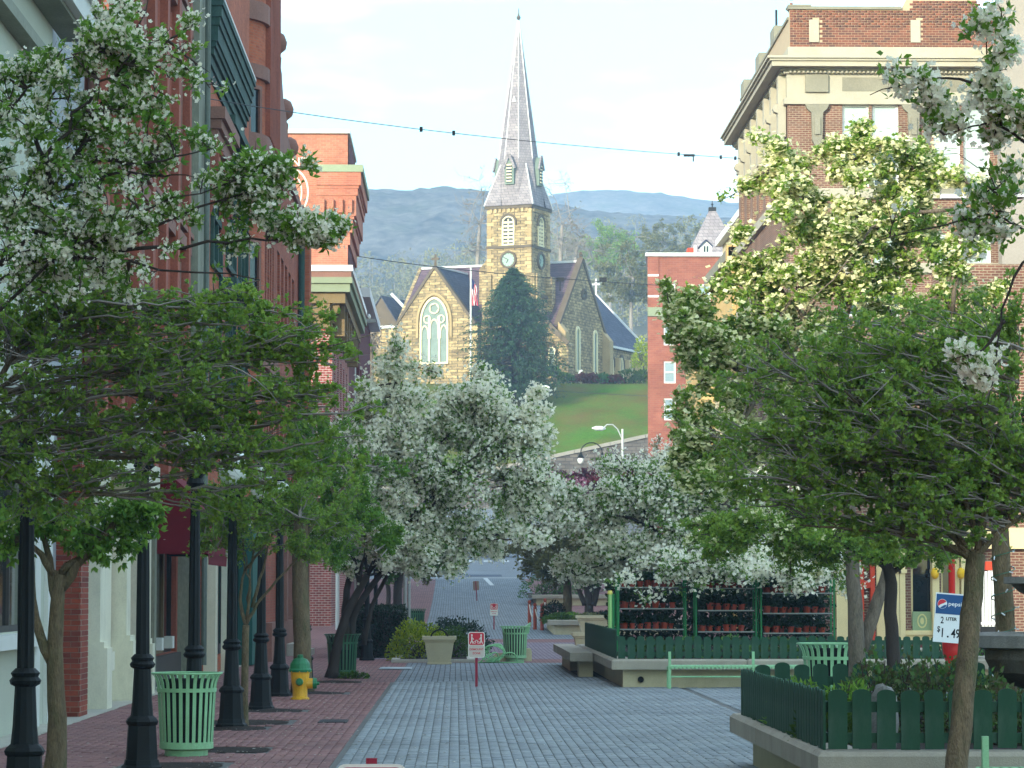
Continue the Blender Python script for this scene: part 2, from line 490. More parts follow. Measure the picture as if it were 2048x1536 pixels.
def paver_mesh(w, l, h):
    e = .006
    b = MB()
    b.v = [(-w / 2, -l / 2, 0), (w / 2, -l / 2, 0), (w / 2, l / 2, 0), (-w / 2, l / 2, 0),
           (-w / 2, -l / 2, h - e), (w / 2, -l / 2, h - e), (w / 2, l / 2, h - e), (-w / 2, l / 2, h - e),
           (-w / 2 + e, -l / 2 + e, h), (w / 2 - e, -l / 2 + e, h), (w / 2 - e, l / 2 - e, h), (-w / 2 + e, l / 2 - e, h)]
    b.f = [(0, 1, 5, 4), (1, 2, 6, 5), (2, 3, 7, 6), (3, 0, 4, 7), (4, 5, 9, 8), (5, 6, 10, 9), (6, 7, 11, 10), (7, 4, 8, 11), (8, 9, 10, 11)]
    b.mi = [0] * 9
    return b
def pave(name, x0, x1, y0, y1, m, parent, skip=lambda x, y: False, nn=300, w=.115, l=.31, up=.004):
    """single pavers for the 300 that show largest, the rest of the bond joined"""
    proto = paver_mesh(w - .007, l - .010, .035)
    cells = []
    nxp = int((x1 - x0) / w)
    for i in range(nxp):
        yo = rng.uniform(0, l)
        for j in range(int((y1 - y0) / l)):
            x = x0 + (i + .5) * w; y = y0 + yo + (j + .5) * l
            if y > y1 or skip(x, y): continue
            cells.append((x, y))
    def seen(x, y):
        px = 911 + x * F / y; py = 1184 + CZ * F / y
        return -10 < px < 2058 and py < 1545
    near = sorted([c for c in cells if seen(*c)], key=lambda c: c[1])[:nn]
    ns = set(near)
    me = None
    pv = np.array(proto.v); pf = np.array([f for f in proto.f])
    V = []; Fc = []; rr = []
    for x, y in cells:
        dz = rng.normal(0, .0022) - .018; tx, ty = rng.normal(0, .008), rng.normal(0, .006)
        if (x, y) in ns:
            if me is None:
                o = proto.build(name, m, parent, local=True); me = o.data
            else:
                o = bpy.data.objects.new(name, me); COL.objects.link(o); o.parent = parent
            o.location = (x, y, dz); o.rotation_euler = (ty, tx, rng.normal(0, .006))
        else:
            q = pv.copy()
            q[:, 2] += dz + q[:, 0] * tx + q[:, 1] * ty
            q[:, 0] += x; q[:, 1] += y
            Fc.append(pf + len(V) * 12); V.append(q); rr += [rng.random()] * 9
    o = mesh_np(name + '_bond', np.concatenate(V), np.concatenate(Fc), m, parent, rnd=rr)
    stuff(o)
pits = [(-3.15, 28.0, .55), (-2.9, 39.7, .42), (-2.75, 45.6, .45), (-2.45, 53.4, .5), (-2.45, 60.0, .6), (-2.9, 31.2, .5), (-2.6, 34.3, .5), (-2.9, 41.5, .6)]
def inpit(x, y): return any(abs(x - a) < s + .04 and abs(y - c) < s * 1.2 + .1 for a, c, s in pits)
pave('paver', LX0, LX1, 28.5, 60.2, m_paver, lane)
pave('brick_paver', -5.2, LX0 - .01, 27, 60.2, m_redp, pav, skip=inpit)
pave('paver', LX1 + .01, 9.4, 31.5, 56.6, m_paver, lane, skip=lambda x, y: y < 31.6, nn=0)
m_soil = mat('tree_pit_soil', (54, 46, 40), var=.4, scale=9, bump=1.0, rough=.95)
b = MB()
for a, c, s in pits:
    n = 22; ring = []
    for k in range(n):
        t = 2 * math.pi * k / n
        q = 1.0 / max(abs(math.cos(t)), abs(math.sin(t))) ** .75
        ring.append((a + s * q * math.cos(t) * rng.uniform(.93, 1.03), c + s * 1.2 * q * math.sin(t) * rng.uniform(.93, 1.03), .012))
    b.add(ring + [(a, c, .05)], [(k, (k + 1) % n, n) for k in range(n)])
struct(b.build('tree_pit_soil', m_soil))
# concrete strip at the foot of the shop fronts
b = MB()
for i in range(22):
    y = 26 + i * 2.4
    b.box(-5.75, -5.2, y, y + 2.385, 0, .03)
struct(b.build('shopfront_kerb', m_conc))

# asphalt of the cross street and the far road, with its paint
road = sheet('road', -9, 11.5, 187, 284, .006, m_asph)
cross = sheet('cross_street', -80, 80, 190, 204, .010, m_asph)
m_paint = mat('road_paint', (196, 200, 198), var=.12, scale=3, stain=.5, stain_c=(130, 134, 136))
m_patch = mat('asphalt_patch', (72, 82, 96), var=.12, scale=1)
def mark(name, poly, m, lift=.016):
    b = MB(); b.add([(x, y, gz(y) + lift) for x, y in poly], [tuple(range(len(poly)))])
    o = b.build(name, m, road); return o
for k in range(7):
    cx = WX(905 + k * 35 - 35, 215)
    mark('crossing_stripe', [(cx - .28, 213.6), (cx + .28, 213.6), (cx + .28, 216.4), (cx - .28, 216.4)], m_paint)
mark('stop_line', [(-2.0, 188.2), (4.2, 188.2), (4.2, 188.7), (-2.0, 188.7)], m_paint)
mark('centre_line', [(2.05, 178), (2.3, 178), (2.0, 188.1), (1.72, 188.1)], m_paint)
mark('asphalt_patch', [(.65, 190.4), (2.95, 190.4), (2.95, 193.6), (.65, 193.6)], m_patch)
mark('asphalt_patch', [(-3, 219), (4.6, 219), (4.6, 221), (-3, 221)], m_patch)
mark('asphalt_patch', [(-2.2, 181), (-.4, 181), (-.4, 181.5), (-2.2, 181.5)], m_patch)
mark('asphalt_patch', [(-2.4, 184), (-.2, 184), (-.2, 184.5), (-2.4, 184.5)], m_patch)

# iron covers in the brick sidewalk
m_iron = mat('cast_iron', (60, 58, 60), var=.2, scale=6, bump=.3)
m_pale = mat('pale_metal_cover', (150, 156, 160), var=.25, scale=3, stain=.7, stain_c=(70, 68, 68), rough=.5)
for (px, py, w, l, m, lb) in ((668, 1443, .40, .9, m_iron, 'dark iron utility cover set in the red brick sidewalk'),
                              (792, 1337, .75, 1.6, m_pale, 'scuffed pale metal cover set in bricks beside the dark green litter bin')):
    D = CZ * F / (py - 1184)
    t = thing('utility_cover', lb, 'utility cover', (WX(px, D), D, .012))
    b = MB(); b.box(-w / 2, w / 2, -l / 2, l / 2, 0, .012); b.build('frame', m, t, local=True)
    b = MB()
    for i in range(5): b.box(-w / 2 + .03, w / 2 - .03, -l / 2 + .03 + i * (l - .06) / 5, -l / 2 + .01 + (i + 1) * (l - .06) / 5, .012, .018)
    b.build('lid', m, t, local=True)

# ------------------------------------------------------------------ church hill, retaining wall
b = MB()
hy = np.linspace(288.6, 352, 44); hx = np.linspace(-30, 58, 60)
hv = [(x, y, hill_z(x, y) + .10 + .25 * math.sin(x * .7 + y * .31) * math.sin(y * .43) * (1 if y < 322 else .2)) for y in hy for x in hx]
b.v = hv; b.f = [(j * 60 + i, j * 60 + i + 1, (j + 1) * 60 + i + 1, (j + 1) * 60 + i) for j in range(43) for i in range(59)]; b.mi = [0] * len(b.f)
struct(b.build('lawn', m_lawn, smooth=True))
m_rwall = brickmat('retaining_stone', (104, 98, 92), (78, 74, 72), (60, 58, 56), bw=.8, bh=.35, ms=.03, var=.3)
m_cope = mat('coping_stone', (136, 132, 124), var=.15, scale=1)
t = thing('retaining_wall', 'long grey stone retaining wall with a sloping coping at the foot of the church lawn', 'wall', (8, 287.5, 8))
b = MB(); bc = MB()
P0, P1 = W(1040, 931, 287.5), W(1330, 868, 287.5)
sl_ = (P1.z - P0.z) / (P1.x - P0.x)
for i in range(24):
    xa = -26 + i * 3.4; xb = xa + 3.4
    za, zb = P0.z + (xa - P0.x) * sl_, P0.z + (xb - P0.x) * sl_
    za, zb = max(za, 11.5), max(zb, 11.6)
    b.prism([(xa, 287, 8), (xb, 287, 8), (xb, 287, zb), (xa, 287, za)], (0, 2.2, 0))
    bc.prism([(xa, 286.8, za), (xb - .03, 286.8, zb), (xb - .03, 286.8, zb + .35), (xa, 286.8, za + .35)], (0, 2.5, 0))
b.build('wall', m_rwall, t); bc.build('coping', m_cope, t)

# ------------------------------------------------------------------ far hills
def ridge(name, D0, D1, sky, base, m, dx, ny, bump, x0, x1):
    """wooded ridge: skyline heights read at distance D1, canopy relief on top"""
    px = [W(p, 400, D1).x for p, q in sky]; pz = [W(p, q, D1).z for p, q in sky]
    xs = np.arange(x0, x1, dx); n = len(xs)
    V = []
    top = np.interp(xs, px, pz)
    for j in range(ny + 6):
        s = j / ny; y = D0 + (D1 - D0) * s
        if s <= 1: h = base + (top - base) * (s * s * (3 - 2 * s))
        else: h = top - (top - base) * .25 * (s - 1) * ny / 6 * 1.5
        r = rng.normal(0, 1, n); h2 = h + bump * (np.abs(r) + .9 * np.sin(xs * .021 + j * .7) * np.sin(j * .31 + xs * .008) * 2)
        V.append(np.stack([xs + rng.uniform(-.3, .3, n) * dx, np.full(n, y) + rng.uniform(-.3, .3, n) * (D1 - D0) / ny, h2], 1))
    V = np.concatenate(V); idx = np.arange(n * (ny + 6)).reshape(ny + 6, n)
    Fq = np.stack([idx[:-1, :-1].ravel(), idx[:-1, 1:].ravel(), idx[1:, 1:].ravel(), idx[1:, :-1].ravel()], 1)
    return struct(mesh_np(name, V, Fq, m))
m_wood1 = mat('spring_woodland', (92, 88, 84), var=.8, scale=.05, fine=5, rough=1, stain=.6, stain_c=(72, 84, 46), spec=0)
ridge('wooded_hill', 800, 1300, [(-1500, 470), (300, 402), (640, 398), (700, 397), (760, 393), (830, 395), (890, 389), (950, 394), (1010, 400), (1110, 425), (1200, 440), (1320, 447), (1440, 452), (2300, 500)], 30, m_wood1, 3.0, 80, .5, -540, 440)
ridge('distant_ridge', 1500, 2000, [(-2000, 520), (900, 440), (1100, 397), (1150, 389), (1200, 385), (1250, 386), (1310, 393), (1370, 401), (1440, 411), (2200, 460)], 40, m_wood1, 5, 70, .5, -760, 760)

# ------------------------------------------------------------------ haze
mh, nt, b_, out = _base('haze_air')
nt.nodes.remove(b_)
pv_ = nt.nodes.new('ShaderNodeVolumePrincipled')
pv_.inputs['Color'].default_value = (.50, .72, 1.0, 1)
pv_.inputs['Density'].default_value = .00040
pv_.inputs['Anisotropy'].default_value = .0
nt.links.new(pv_.outputs[0], out.inputs['Volume'])
b = MB(); b.box(-800, 800, -200, 2400, -1.1, 292)
stuff(b.build('haze', mh))

# ------------------------------------------------------------------ church
TH = R(24)
CU = Vector((math.cos(TH), -math.sin(TH), 0)); CV = Vector((math.sin(TH), math.cos(TH), 0))
ZB = 24.3
cc = W(1063, 770, 330); CO = Vector((cc.x, 330, 0)) - CU * 5.3
def cz(py): return CZ + (1184 - py) * .055
def cfront(v): return Fr(CO + CV * v, CU, -CV)
def cside(u): return Fr(CO + CU * u, CV, CU)
def cp(u, v, z): return CO + CU * u + CV * v + Vector((0, 0, z))
m_stone = brickmat('church_sandstone', (196, 172, 126), (142, 122, 90), (98, 88, 72), bw=.7, bh=.32, ms=.028, var=.3, mott=.5, dirt=.4, dirt_c=(90, 80, 66))
m_stone_l = piecemat('dressed_sandstone', (192, 168, 124), (156, 134, 96))
m_dark = mat('weathered_stone', (96, 84, 68), var=.25, scale=1.2)
m_slate_p = brickmat('purple_slate', (104, 84, 92), (84, 68, 78), (62, 54, 60), bw=.5, bh=.3, ms=.02, var=.22)
m_slate_b = brickmat('blue_slate', (78, 82, 98), (62, 66, 84), (50, 52, 64), bw=.5, bh=.3, ms=.02, var=.2)
m_slate_s = brickmat('spire_slate', (150, 142, 144), (132, 124, 128), (104, 98, 102), bw=.4, bh=.3, ms=.02, var=.18)
m_cream = mat('cream_tracery', (226, 214, 176), var=.08, scale=2)
m_lead = mat('pale_lead', (205, 205, 205), var=.1, scale=2, rough=.5)
m_cglass = glassmat('church_glass', (96, 116, 112), rough=.3)
m_louv = mat('louvre_boards', (110, 124, 112), var=.15, scale=3)
m_black = mat('black_iron', (24, 26, 28), var=.2, scale=4, rough=.5)
ch = thing('church', 'yellow sandstone gothic church with a tall slate spire and clock tower on the lawn', 'church', tuple(cp(2, 5, ZB)))
T = 5.3
ZT = cz(405)
b = MB()
for fr in (cfront(0), cside(T)): b.wall(fr, 0, T, ZB - 1, ZT)
b.wall(Fr(CO + CV * T, CU, CV), 0, T, ZB - 1, ZT); b.wall(Fr(CO, CV, -CU), 0, T, ZB - 1, ZT)
b.build('tower_wall', m_stone, ch)
b = MB()
for z, h, p in ((cz(492), .3, .14), (ZT - .35, .35, .2), (cz(590), .3, .2)):
    b = MB()
    for fr in (cfront(0), cside(T)): b.fbox(fr, -p, T + p, z, z + h, -.02, p)
    b.build('string_course', m_dark, ch)
for fr in (cfront(0), cside(T)):           # corbel table
    for i in range(9):
        b = MB(); b.fbox(fr, .35 + i * .54, .62 + i * .54, ZT - .75, ZT - .36, .0, .16); b.build('corbel', m_stone_l, ch)
qm = None
for fr in (cfront(0), cside(T)):           # quoins
    k = 0; z = cz(560)
    while z < ZT - .8:
        w = .55 if k % 2 else .85
        for u0 in (-.06, T - w + .06):
            b = MB(); b.fbox(fr, u0, u0 + w, z + .02, z + .42, -.02, .06); b.build('quoin', m_stone_l, ch)
        z += .45; k += 1
b = MB()                                    # corner buttresses
for (u, v) in ((-.5, -.55), (T - .6, -.55)):
    for z0, z1, s in ((ZB - 1, cz(640), 1.0), (cz(640), cz(545), .65)):
        p = [cp(u + .0, v + (1 - s) * .5, z0), cp(u + 1.1, v + (1 - s) * .5, z0), cp(u + 1.1, .3, z0), cp(u, .3, z0)]
        b.prism(p, (0, 0, z1 - z0))
for v in (-.0, T - 1.0):
    for z0, z1, s in ((ZB - 1, cz(640), 1.1), (cz(640), cz(545), .7)):
        p = [cp(T - .1, v, z0), cp(T + s, v, z0), cp(T + s, v + 1, z0), cp(T - .1, v + 1, z0)]
        b.prism(p, (0, 0, z1 - z0))
b.build('buttress', m_stone, ch)

def arch(w, spring, z0, rise, cu, n=9):
    """pointed arch outline from left foot to right foot"""
    pts = [(cu - w / 2, z0)]
    for i in range(n + 1):
        t = i / n; a = t * math.pi / 2
        pts.append((cu - w / 2 * (math.cos(a) ** 1.15), spring + rise * math.sin(a) ** .9))
    rp = [(2 * cu - u, z) for u, z in pts[:-1]][::-1]
    return pts + rp
def arch_window(fr, cu, w, z0, spring, rise, parent, mullions=1, louvre=False, hood=True, frame=.16, fm=None, name='window'):
    fm = fm or m_cream
    o_ = arch(w, spring, z0, rise, cu); i_ = arch(w - 2 * frame, spring, z0 + frame, rise - frame, cu)
    b = MB(); b.fring(fr, o_, i_, .0, .16); b.fbox(fr, cu - w / 2, cu + w / 2, z0 - .02, z0 + frame, 0, .2)
    for k in range(mullions):
        u = cu - w / 2 + w * (k + 1) / (mullions + 1)
        b.fbox(fr, u - .06, u + .06, z0 + frame, spring + rise * .55, .02, .14)
    wd = b.build(name, fm, parent)
    g = MB(); g.fprism(fr, i_, .012, .03); g.build('pane', m_black if louvre else m_cglass, wd)
    if louvre:
        n = int((spring - z0) / .42)
        for k in range(n):
            z = z0 + .35 + k * .42
            l = MB(); l.fbox(fr, cu - w / 2 + frame, cu + w / 2 - frame, z, z + .22, .03, .1); l.build('louvre', fm, wd)
    if hood:
        h = MB(); h.fring(fr, arch(w + .5, spring, spring - .3, rise + .28, cu), arch(w + .1, spring, spring - .3, rise + .05, cu), 0, .24); h.build('hood_mould', m_dark, parent)
    return wd
for fr in (cfront(0), cside(T)):
    arch_window(fr, T / 2 - .1, 1.5, cz(486), cz(440), .75, ch, louvre=True, name='belfry_window')
    cu_, zc = T / 2 - .1, cz(515)
    ring = lambda r: [(cu_ + r * math.cos(a), zc + r * math.sin(a)) for a in np.linspace(0, 2 * math.pi, 28, endpoint=False)]
    b = MB(); b.fring(fr, ring(.98), ring(.76), 0, .22, closed=True); b.build('clock_surround', m_dark, ch)
    b = MB(); b.fprism(fr, ring(.78), .02, .08); ck = b.build('clock', mat('clock_dial', (150, 172, 160), var=.05), ch)
    b = MB()
    for a, L_, w in ((R(155), .62, .07), (R(237), .42, .09)):
        b.bar(fr.p(cu_, zc, .1), fr.p(cu_ + L_ * math.cos(a), zc + L_ * math.sin(a), .1), w, .03, up=fr.n)
    b.build('clock_hand', m_black, ck)
    b = MB()
    for k in range(12):
        a = k * math.pi / 6
        b.bar(fr.p(cu_ + .62 * math.cos(a), zc + .62 * math.sin(a), .085), fr.p(cu_ + .72 * math.cos(a), zc + .72 * math.sin(a), .085), .05, .02, up=fr.n)
    b.build('hour_mark', m_black, ck)
# spire
SC = (T / 2, T / 2); ZA = cz(14)
ap = lambda z: 2.72 * (ZA - z) / (ZA - ZT)
def octv(z, r=None):
    r = (r or ap(z)) / math.cos(math.pi / 8)
    return [cp(SC[0] + r * math.cos(math.pi / 8 + k * math.pi / 4), SC[1] + r * math.sin(math.pi / 8 + k * math.pi / 4), z) for k in range(8)]
b = MB()
lv = [octv(ZT)] + [octv(z) for z in (ZT + 6, ZT + 12, ZT + 18)] + [octv(ZA - .3, .06)]
b.add([p for L in lv for p in L], [(i * 8 + k, i * 8 + (k + 1) % 8, i * 8 + 8 + (k + 1) % 8, i * 8 + 8 + k) for i in range(4) for k in range(8)])
zb = cz(318)
for sx in (-1, 1):
    for sy in (-1, 1):
        c = cp(SC[0] + sx * 2.95, SC[1] + sy * 2.95, ZT)
        e1 = cp(SC[0] + sx * 2.95, SC[1] + sy * .9, ZT); e2 = cp(SC[0] + sx * .9, SC[1] + sy * 2.95, ZT)
        rr_ = ap(zb) * .72
        tpt = cp(SC[0] + sx * rr_, SC[1] + sy * rr_, zb)
        b.add([c, e1, e2, tpt], [(0, 1, 3), (0, 3, 2)])
b.add([cp(SC[0] + sx * 2.95, SC[1] + sy * 2.95, ZT - .02) for sx, sy in ((-1, -1), (1, -1), (1, 1), (-1, 1))], [(0, 1, 2, 3)])
sp_ = b.build('spire', m_slate_s, ch)
b = MB()
for k in range(8): b.bar(lv[1][k] - (lv[1][k] - lv[0][k]) * .1, lv[4][k], .11)
for sx in (-1, 1):
    for sy in (-1, 1):
        rr_ = ap(zb) * .72
        b.bar(cp(SC[0] + sx * 2.95, SC[1] + sy * 2.95, ZT), cp(SC[0] + sx * rr_, SC[1] + sy * rr_, zb), .12)
b.build('hip_flashing', m_lead, sp_)
b = MB(); c0 = cp(SC[0], SC[1], ZA - .5); b.lathe([(.10, 0), (.12, .3), (.28, .55), (.12, .8), (.06, 1.1), (.05, 1.6)], 8, tuple(c0)); b.build('finial', m_dark, sp_)
for fr in (Fr(CO + CV * (T / 2 - 2.72), CU, -CV), Fr(CO + CU * (T / 2 + 2.72), CV, CU), Fr(CO + CU * (T / 2 - 2.72), CV, -CU)):   # lucarnes
    z0, z1, z2, h = cz(362), cz(326), cz(303), .55; cu_ = T / 2
    b = MB(); b.fprism(fr, [(cu_ - h, z0), (cu_ + h, z0), (cu_ + h, z1), (cu_, z2), (cu_ - h, z1)], -1.6, -.02); lu = b.build('lucarne', m_louv, sp_)
    b = MB()
    for s in (-1, 1): b.bar(fr.p(cu_ + s * (h + .15), z1 - .2, .05), fr.p(cu_, z2 + .12, .05), .18, .3); 
    b.build('lucarne_roof', m_slate_s, sp_)
    for k in range(6):
        b = MB(); b.fbox(fr, cu_ - .3, cu_ + .3, z0 + .3 + k * .36, z0 + .46 + k * .36, -.03, .06); b.build('lucarne_louvre', m_cream, sp_)
    b = MB(); b.fbox(fr, cu_ - .32, cu_ + .32, z0 + .2, z1 + .3, -.05, .0); b.build('lucarne_opening', m_black, sp_)
fr = Fr(CO + CV * (T / 2 - ap(cz(185))), CU, -CV)
b = MB(); b.fprism(fr, [(T / 2 - .22, cz(190)), (T / 2 + .22, cz(190)), (T / 2, cz(178))], -.3, .18); b.build('spire_vent', m_lead, sp_)

def gable_roof(u0, u1, v0, v1, ze, zr, along, m, name, ov=.25, th=.18):
    b = MB()
    if along == 'u':
        vm = (v0 + v1) / 2
        for va, vb in ((v0 - ov, vm), (v1 + ov, vm)):
            sl = (zr - ze) / (vm - v0); zz = ze - ov * sl
            p = [cp(u0 - ov, va, zz), cp(u1 + ov, va, zz), cp(u1 + ov, vb, zr), cp(u0 - ov, vb, zr)]
            b.prism(p, (0, 0, th))
    else:
        um = (u0 + u1) / 2
        for ua, ub in ((u0 - ov, um), (u1 + ov, um)):
            sl = (zr - ze) / (um - u0); zz = ze - ov * sl
            p = [cp(ua, v0 - ov, zz), cp(ua, v1 + ov, zz), cp(ub, v1 + ov, zr), cp(ub, v0 - ov, zr)]
            b.prism(p, (0, 0, th))
    return b.build(name, m, ch)
NE, NR_ = cz(645), cz(508)
# nave across, ridge along u
b = MB(); b.wall(cfront(3), -12.6, 7.4, ZB - 1, NE); b.wall(Fr(CO + CV * 17, CU, CV), -12.6, 7.4, ZB - 1, NE)
for fr in (cside(7.4), cside(-12.6)):
    b.fprism(fr, [(3, ZB - 1), (17, ZB - 1), (17, NE), (10, NR_ + .35), (3, NE)], -.4, 0.0)
b.build('nave_wall', m_stone, ch)
gable_roof(-12.4, 7.0, 3, 17, NE, NR_, 'u', m_slate_p, 'nave_roof')
b = MB(); b.bar(cp(-12.6, 10, NR_ + .25), cp(7, 10, NR_ + .25), .3, .25); b.build('ridge_flashing', m_lead, ch)
b = MB()
fr = cside(7.4)
for s in (-1, 1): b.bar(fr.p(10 + s * 7.2, NE - .1, -.2), fr.p(10, NR_ + .5, -.2), .7, .35)
b.bar(fr.p(10, NR_ + .4, -.2), fr.p(10, NR_ + 1.3, -.2), .3); b.bar(fr.p(9.6, NR_ + .95, -.2), fr.p(10.4, NR_ + .95, -.2), .22)
b.build('gable_coping', m_dark, ch)
for v in (8.4, 13.8): arch_window(cside(7.4), v, 1.25, cz(735), cz(655), .8, ch, mullions=0, frame=.26, hood=False, name='lancet_window')
arch_window(cside(7.4), 10.3, .9, cz(582), cz(574), .5, ch, mullions=0, frame=.2, name='gable_light', fm=m_dark)
b = MB()
for v in (2.6, 16.2): b.fbox(cside(7.4), v, v + 1.2, ZB - 1, cz(660), 0, .9); b.fprism(Fr(CO + CU * 7.4 + CV * v, CU, -CV), [(0, cz(660)), (.9, cz(660)), (0, cz(640))], -1.2, 0)
b.build('buttress', m_stone_l, ch)
# projecting front gable
GU0, GU1, GV = -11.1, -1.77, 0.0
GA, GE = cz(524), cz(638); gm = (GU0 + GU1) / 2
b = MB(); b.fprism(cfront(GV), [(GU0, ZB - 1), (GU1, ZB - 1), (GU1, GE), (gm, GA), (GU0, GE)], -.5, 0)
b.wall(Fr(CO + CU * GU1, CV, CU), GV, 3, ZB - 1, GE); b.wall(Fr(CO + CU * GU0, CV, -CU), GV, 3, ZB - 1, GE)
b.build('gable_wall', m_stone, ch)
gable_roof(GU0, GU1, GV + .4, 10, GE, GA - .1, 'v', m_slate_b, 'gable_roof', ov=.15)
b = MB(); b.bar(cp(gm, .4, GA + .15), cp(gm, 9, GA + .15), .3, .2); b.build('ridge_flashing', m_lead, ch)
b = MB(); fr = cfront(0)
for s in (-1, 1): b.bar(fr.p(gm + s * 4.9, GE - .2, -.2), fr.p(gm, GA + .1, -.2), .7, .3)
b.bar(fr.p(gm, GA, -.2), fr.p(gm, GA + 1.5, -.2), .25); b.bar(fr.p(gm - .45, GA + 1.0, -.2), fr.p(gm + .45, GA + 1.0, -.2), .25)
b.build('gable_coping', m_dark, ch)
# traceried window
fr = cfront(0); ww, zs, z0, rs = 3.5, cz(640), cz(722), 3.05
o_ = arch(ww, zs, z0, rs, gm); i_ = arch(ww - .4, zs, z0 + .2, rs - .25, gm)
b = MB(); b.fring(fr, o_, i_, 0, .2); b.fbox(fr, gm - ww / 2, gm + ww / 2, z0, z0 + .22, 0, .25)
for u in (-.62, .62): b.fbox(fr, gm + u - .11, gm + u + .11, z0 + .2, zs + .9, .02, .18)
for cu_, zc, r in ((gm, zs + 1.75, .62), (gm - .85, zs + .55, .48), (gm + .85, zs + .55, .48)):
    c1 = [(cu_ + r * math.cos(a), zc + r * math.sin(a)) for a in np.linspace(0, 2 * math.pi, 20, endpoint=False)]
    c2 = [(cu_ + (r - .14) * math.cos(a) * (1 + .10 * math.cos(5 * a)), zc + (r - .14) * math.sin(a) * (1 + .10 * math.cos(5 * a))) for a in np.linspace(0, 2 * math.pi, 20, endpoint=False)]
    b.fring(fr, c1, c2, .02, .19, closed=True)
for cu_, w in ((gm, 1.1), (gm - 1.17, .95), (gm + 1.17, .95)):
    b.fring(fr, arch(w, zs - .9 + (.5 if cu_ == gm else -.2), zs - 1.6, 1.0, cu_), arch(w - .26, zs - .9 + (.5 if cu_ == gm else -.2), zs - 1.6, .84, cu_), .02, .16)
wd = b.build('tracery_window', m_cream, ch)
b = MB(); b.fprism(fr, i_, .012, .03); b.build('pane', m_cglass, wd)
b = MB(); b.fring(fr, arch(ww + .9, zs, zs - 1.5, rs + .5, gm), arch(ww + .35, zs, zs - 1.5, rs + .18, gm), 0, .26); b.build('hood_mould', m_stone_l, ch)
b = MB()
for u in (GU0 - .9, GU1 - .1): b.fbox(fr, u, u + 1.0, ZB - 1, cz(680), -.6, .9); b.fbox(fr, u + .1, u + .9, cz(680), cz(645), -.6, .45)
b.build('buttress', m_stone_l, ch)
# little stone gablet beside the tower
fr = cfront(5.5)
b = MB(); b.fprism(fr, [(-3.4, NE), (-.9, NE), (-.9, cz(520)), (-2.15, cz(494)), (-3.4, cz(520))], -.6, 0)
b.build('gablet', m_stone, ch)
b = MB(); b.bar(fr.p(-2.15, cz(496), -.3), fr.p(-2.15, cz(472), -.3), .2); b.bar(fr.p(-2.6, cz(481), -.3), fr.p(-1.7, cz(481), -.3), .2); b.build('cross', m_dark, ch)
# choir to the right, ridge along v
CE, CR = cz(668), cz(536)
b = MB(); b.wall(cside(7.4), 17, 32.2, ZB - 1, CE); b.wall(Fr(CO + CV * 32.2, CU, CV), -6.4, 7.4, ZB - 1, CE); b.build('choir_wall', m_stone, ch)
gable_roof(-6.4, 7.4, 17.2, 31.8, CE, CR, 'v', m_slate_b, 'choir_roof')
b = MB(); b.bar(cp(7.75, 17.2, CE - .05), cp(7.75, 32, CE - .05), .25); b.build('gutter', m_lead, ch)
b = MB(); b.bar(cp(.5, 32, CR + .25), cp(7.7, 32, CE + .1), .3, .2); b.bar(cp(.5, 31.9, CR), cp(.5, 31.9, CR + 2.2), .2); b.bar(cp(.0, 31.9, CR + 1.5), cp(1.0, 31.9, CR + 1.5), .2); b.build('verge', m_lead, ch)
for v in (18.9, 22.1, 25.3, 28.5):
    arch_window(cside(7.4), v, 1.2, cz(742), cz(705), 1.0, ch, mullions=0, frame=.22, name='lancet_window')
b = MB()
for v in (20.2, 23.4, 26.6, 29.8): b.fbox(cside(7.4), v, v + .6, ZB - 1, cz(690), 0, .6)
b.build('buttress', m_stone_l, ch)
# porch wall right of the tower and low wing at the left
b = MB(); b.fprism(cfront(1.2), [(T, ZB - 1), (9.2, ZB - 1), (9.2, cz(690)), (T + .2, cz(625))], -1.8, 0); b.build('porch_wall', m_stone, ch)
arch_window(cfront(1.2), 7.3, .9, cz(745), cz(705), .7, ch, mullions=0, frame=.16, name='lancet_window')
b = MB(); b.bar(cp(9.3, .9, cz(688)), cp(T + .1, .9, cz(622)), .5, .25, up=(0, -1, 0)); b.build('porch_coping', m_dark, ch)
b = MB(); b.fprism(cfront(1.5), [(-17.2, ZB - 3), (-11.2, ZB - 3), (-11.2, cz(640)), (-15.9, cz(640)), (-16.2, cz(668)), (-16.9, cz(690))], -3, 0); b.build('wing_wall', m_stone, ch)
b = MB(); b.fprism(cfront(5), [(-18.2, ZB - 3), (-12.7, ZB - 3), (-12.7, cz(645)), (-15.4, cz(570)), (-18.2, cz(645))], -.5, 0); b.build('wing_gable', m_dark, ch)
gable_roof(-18.2, -12.7, 5, 16, cz(645), cz(570), 'v', m_slate_b, 'wing_roof', ov=.15)
b = MB(); b.bar(cp(-14.6, 6, cz(562)), cp(-12.5, 6, cz(600)), .3); b.build('verge', m_lead, ch); b = MB(); b.bar(cp(-17.0, 1.2, cz(640)), cp(-11.4, 1.2, cz(640)), .3); b.build('wing_coping', m_lead, ch)

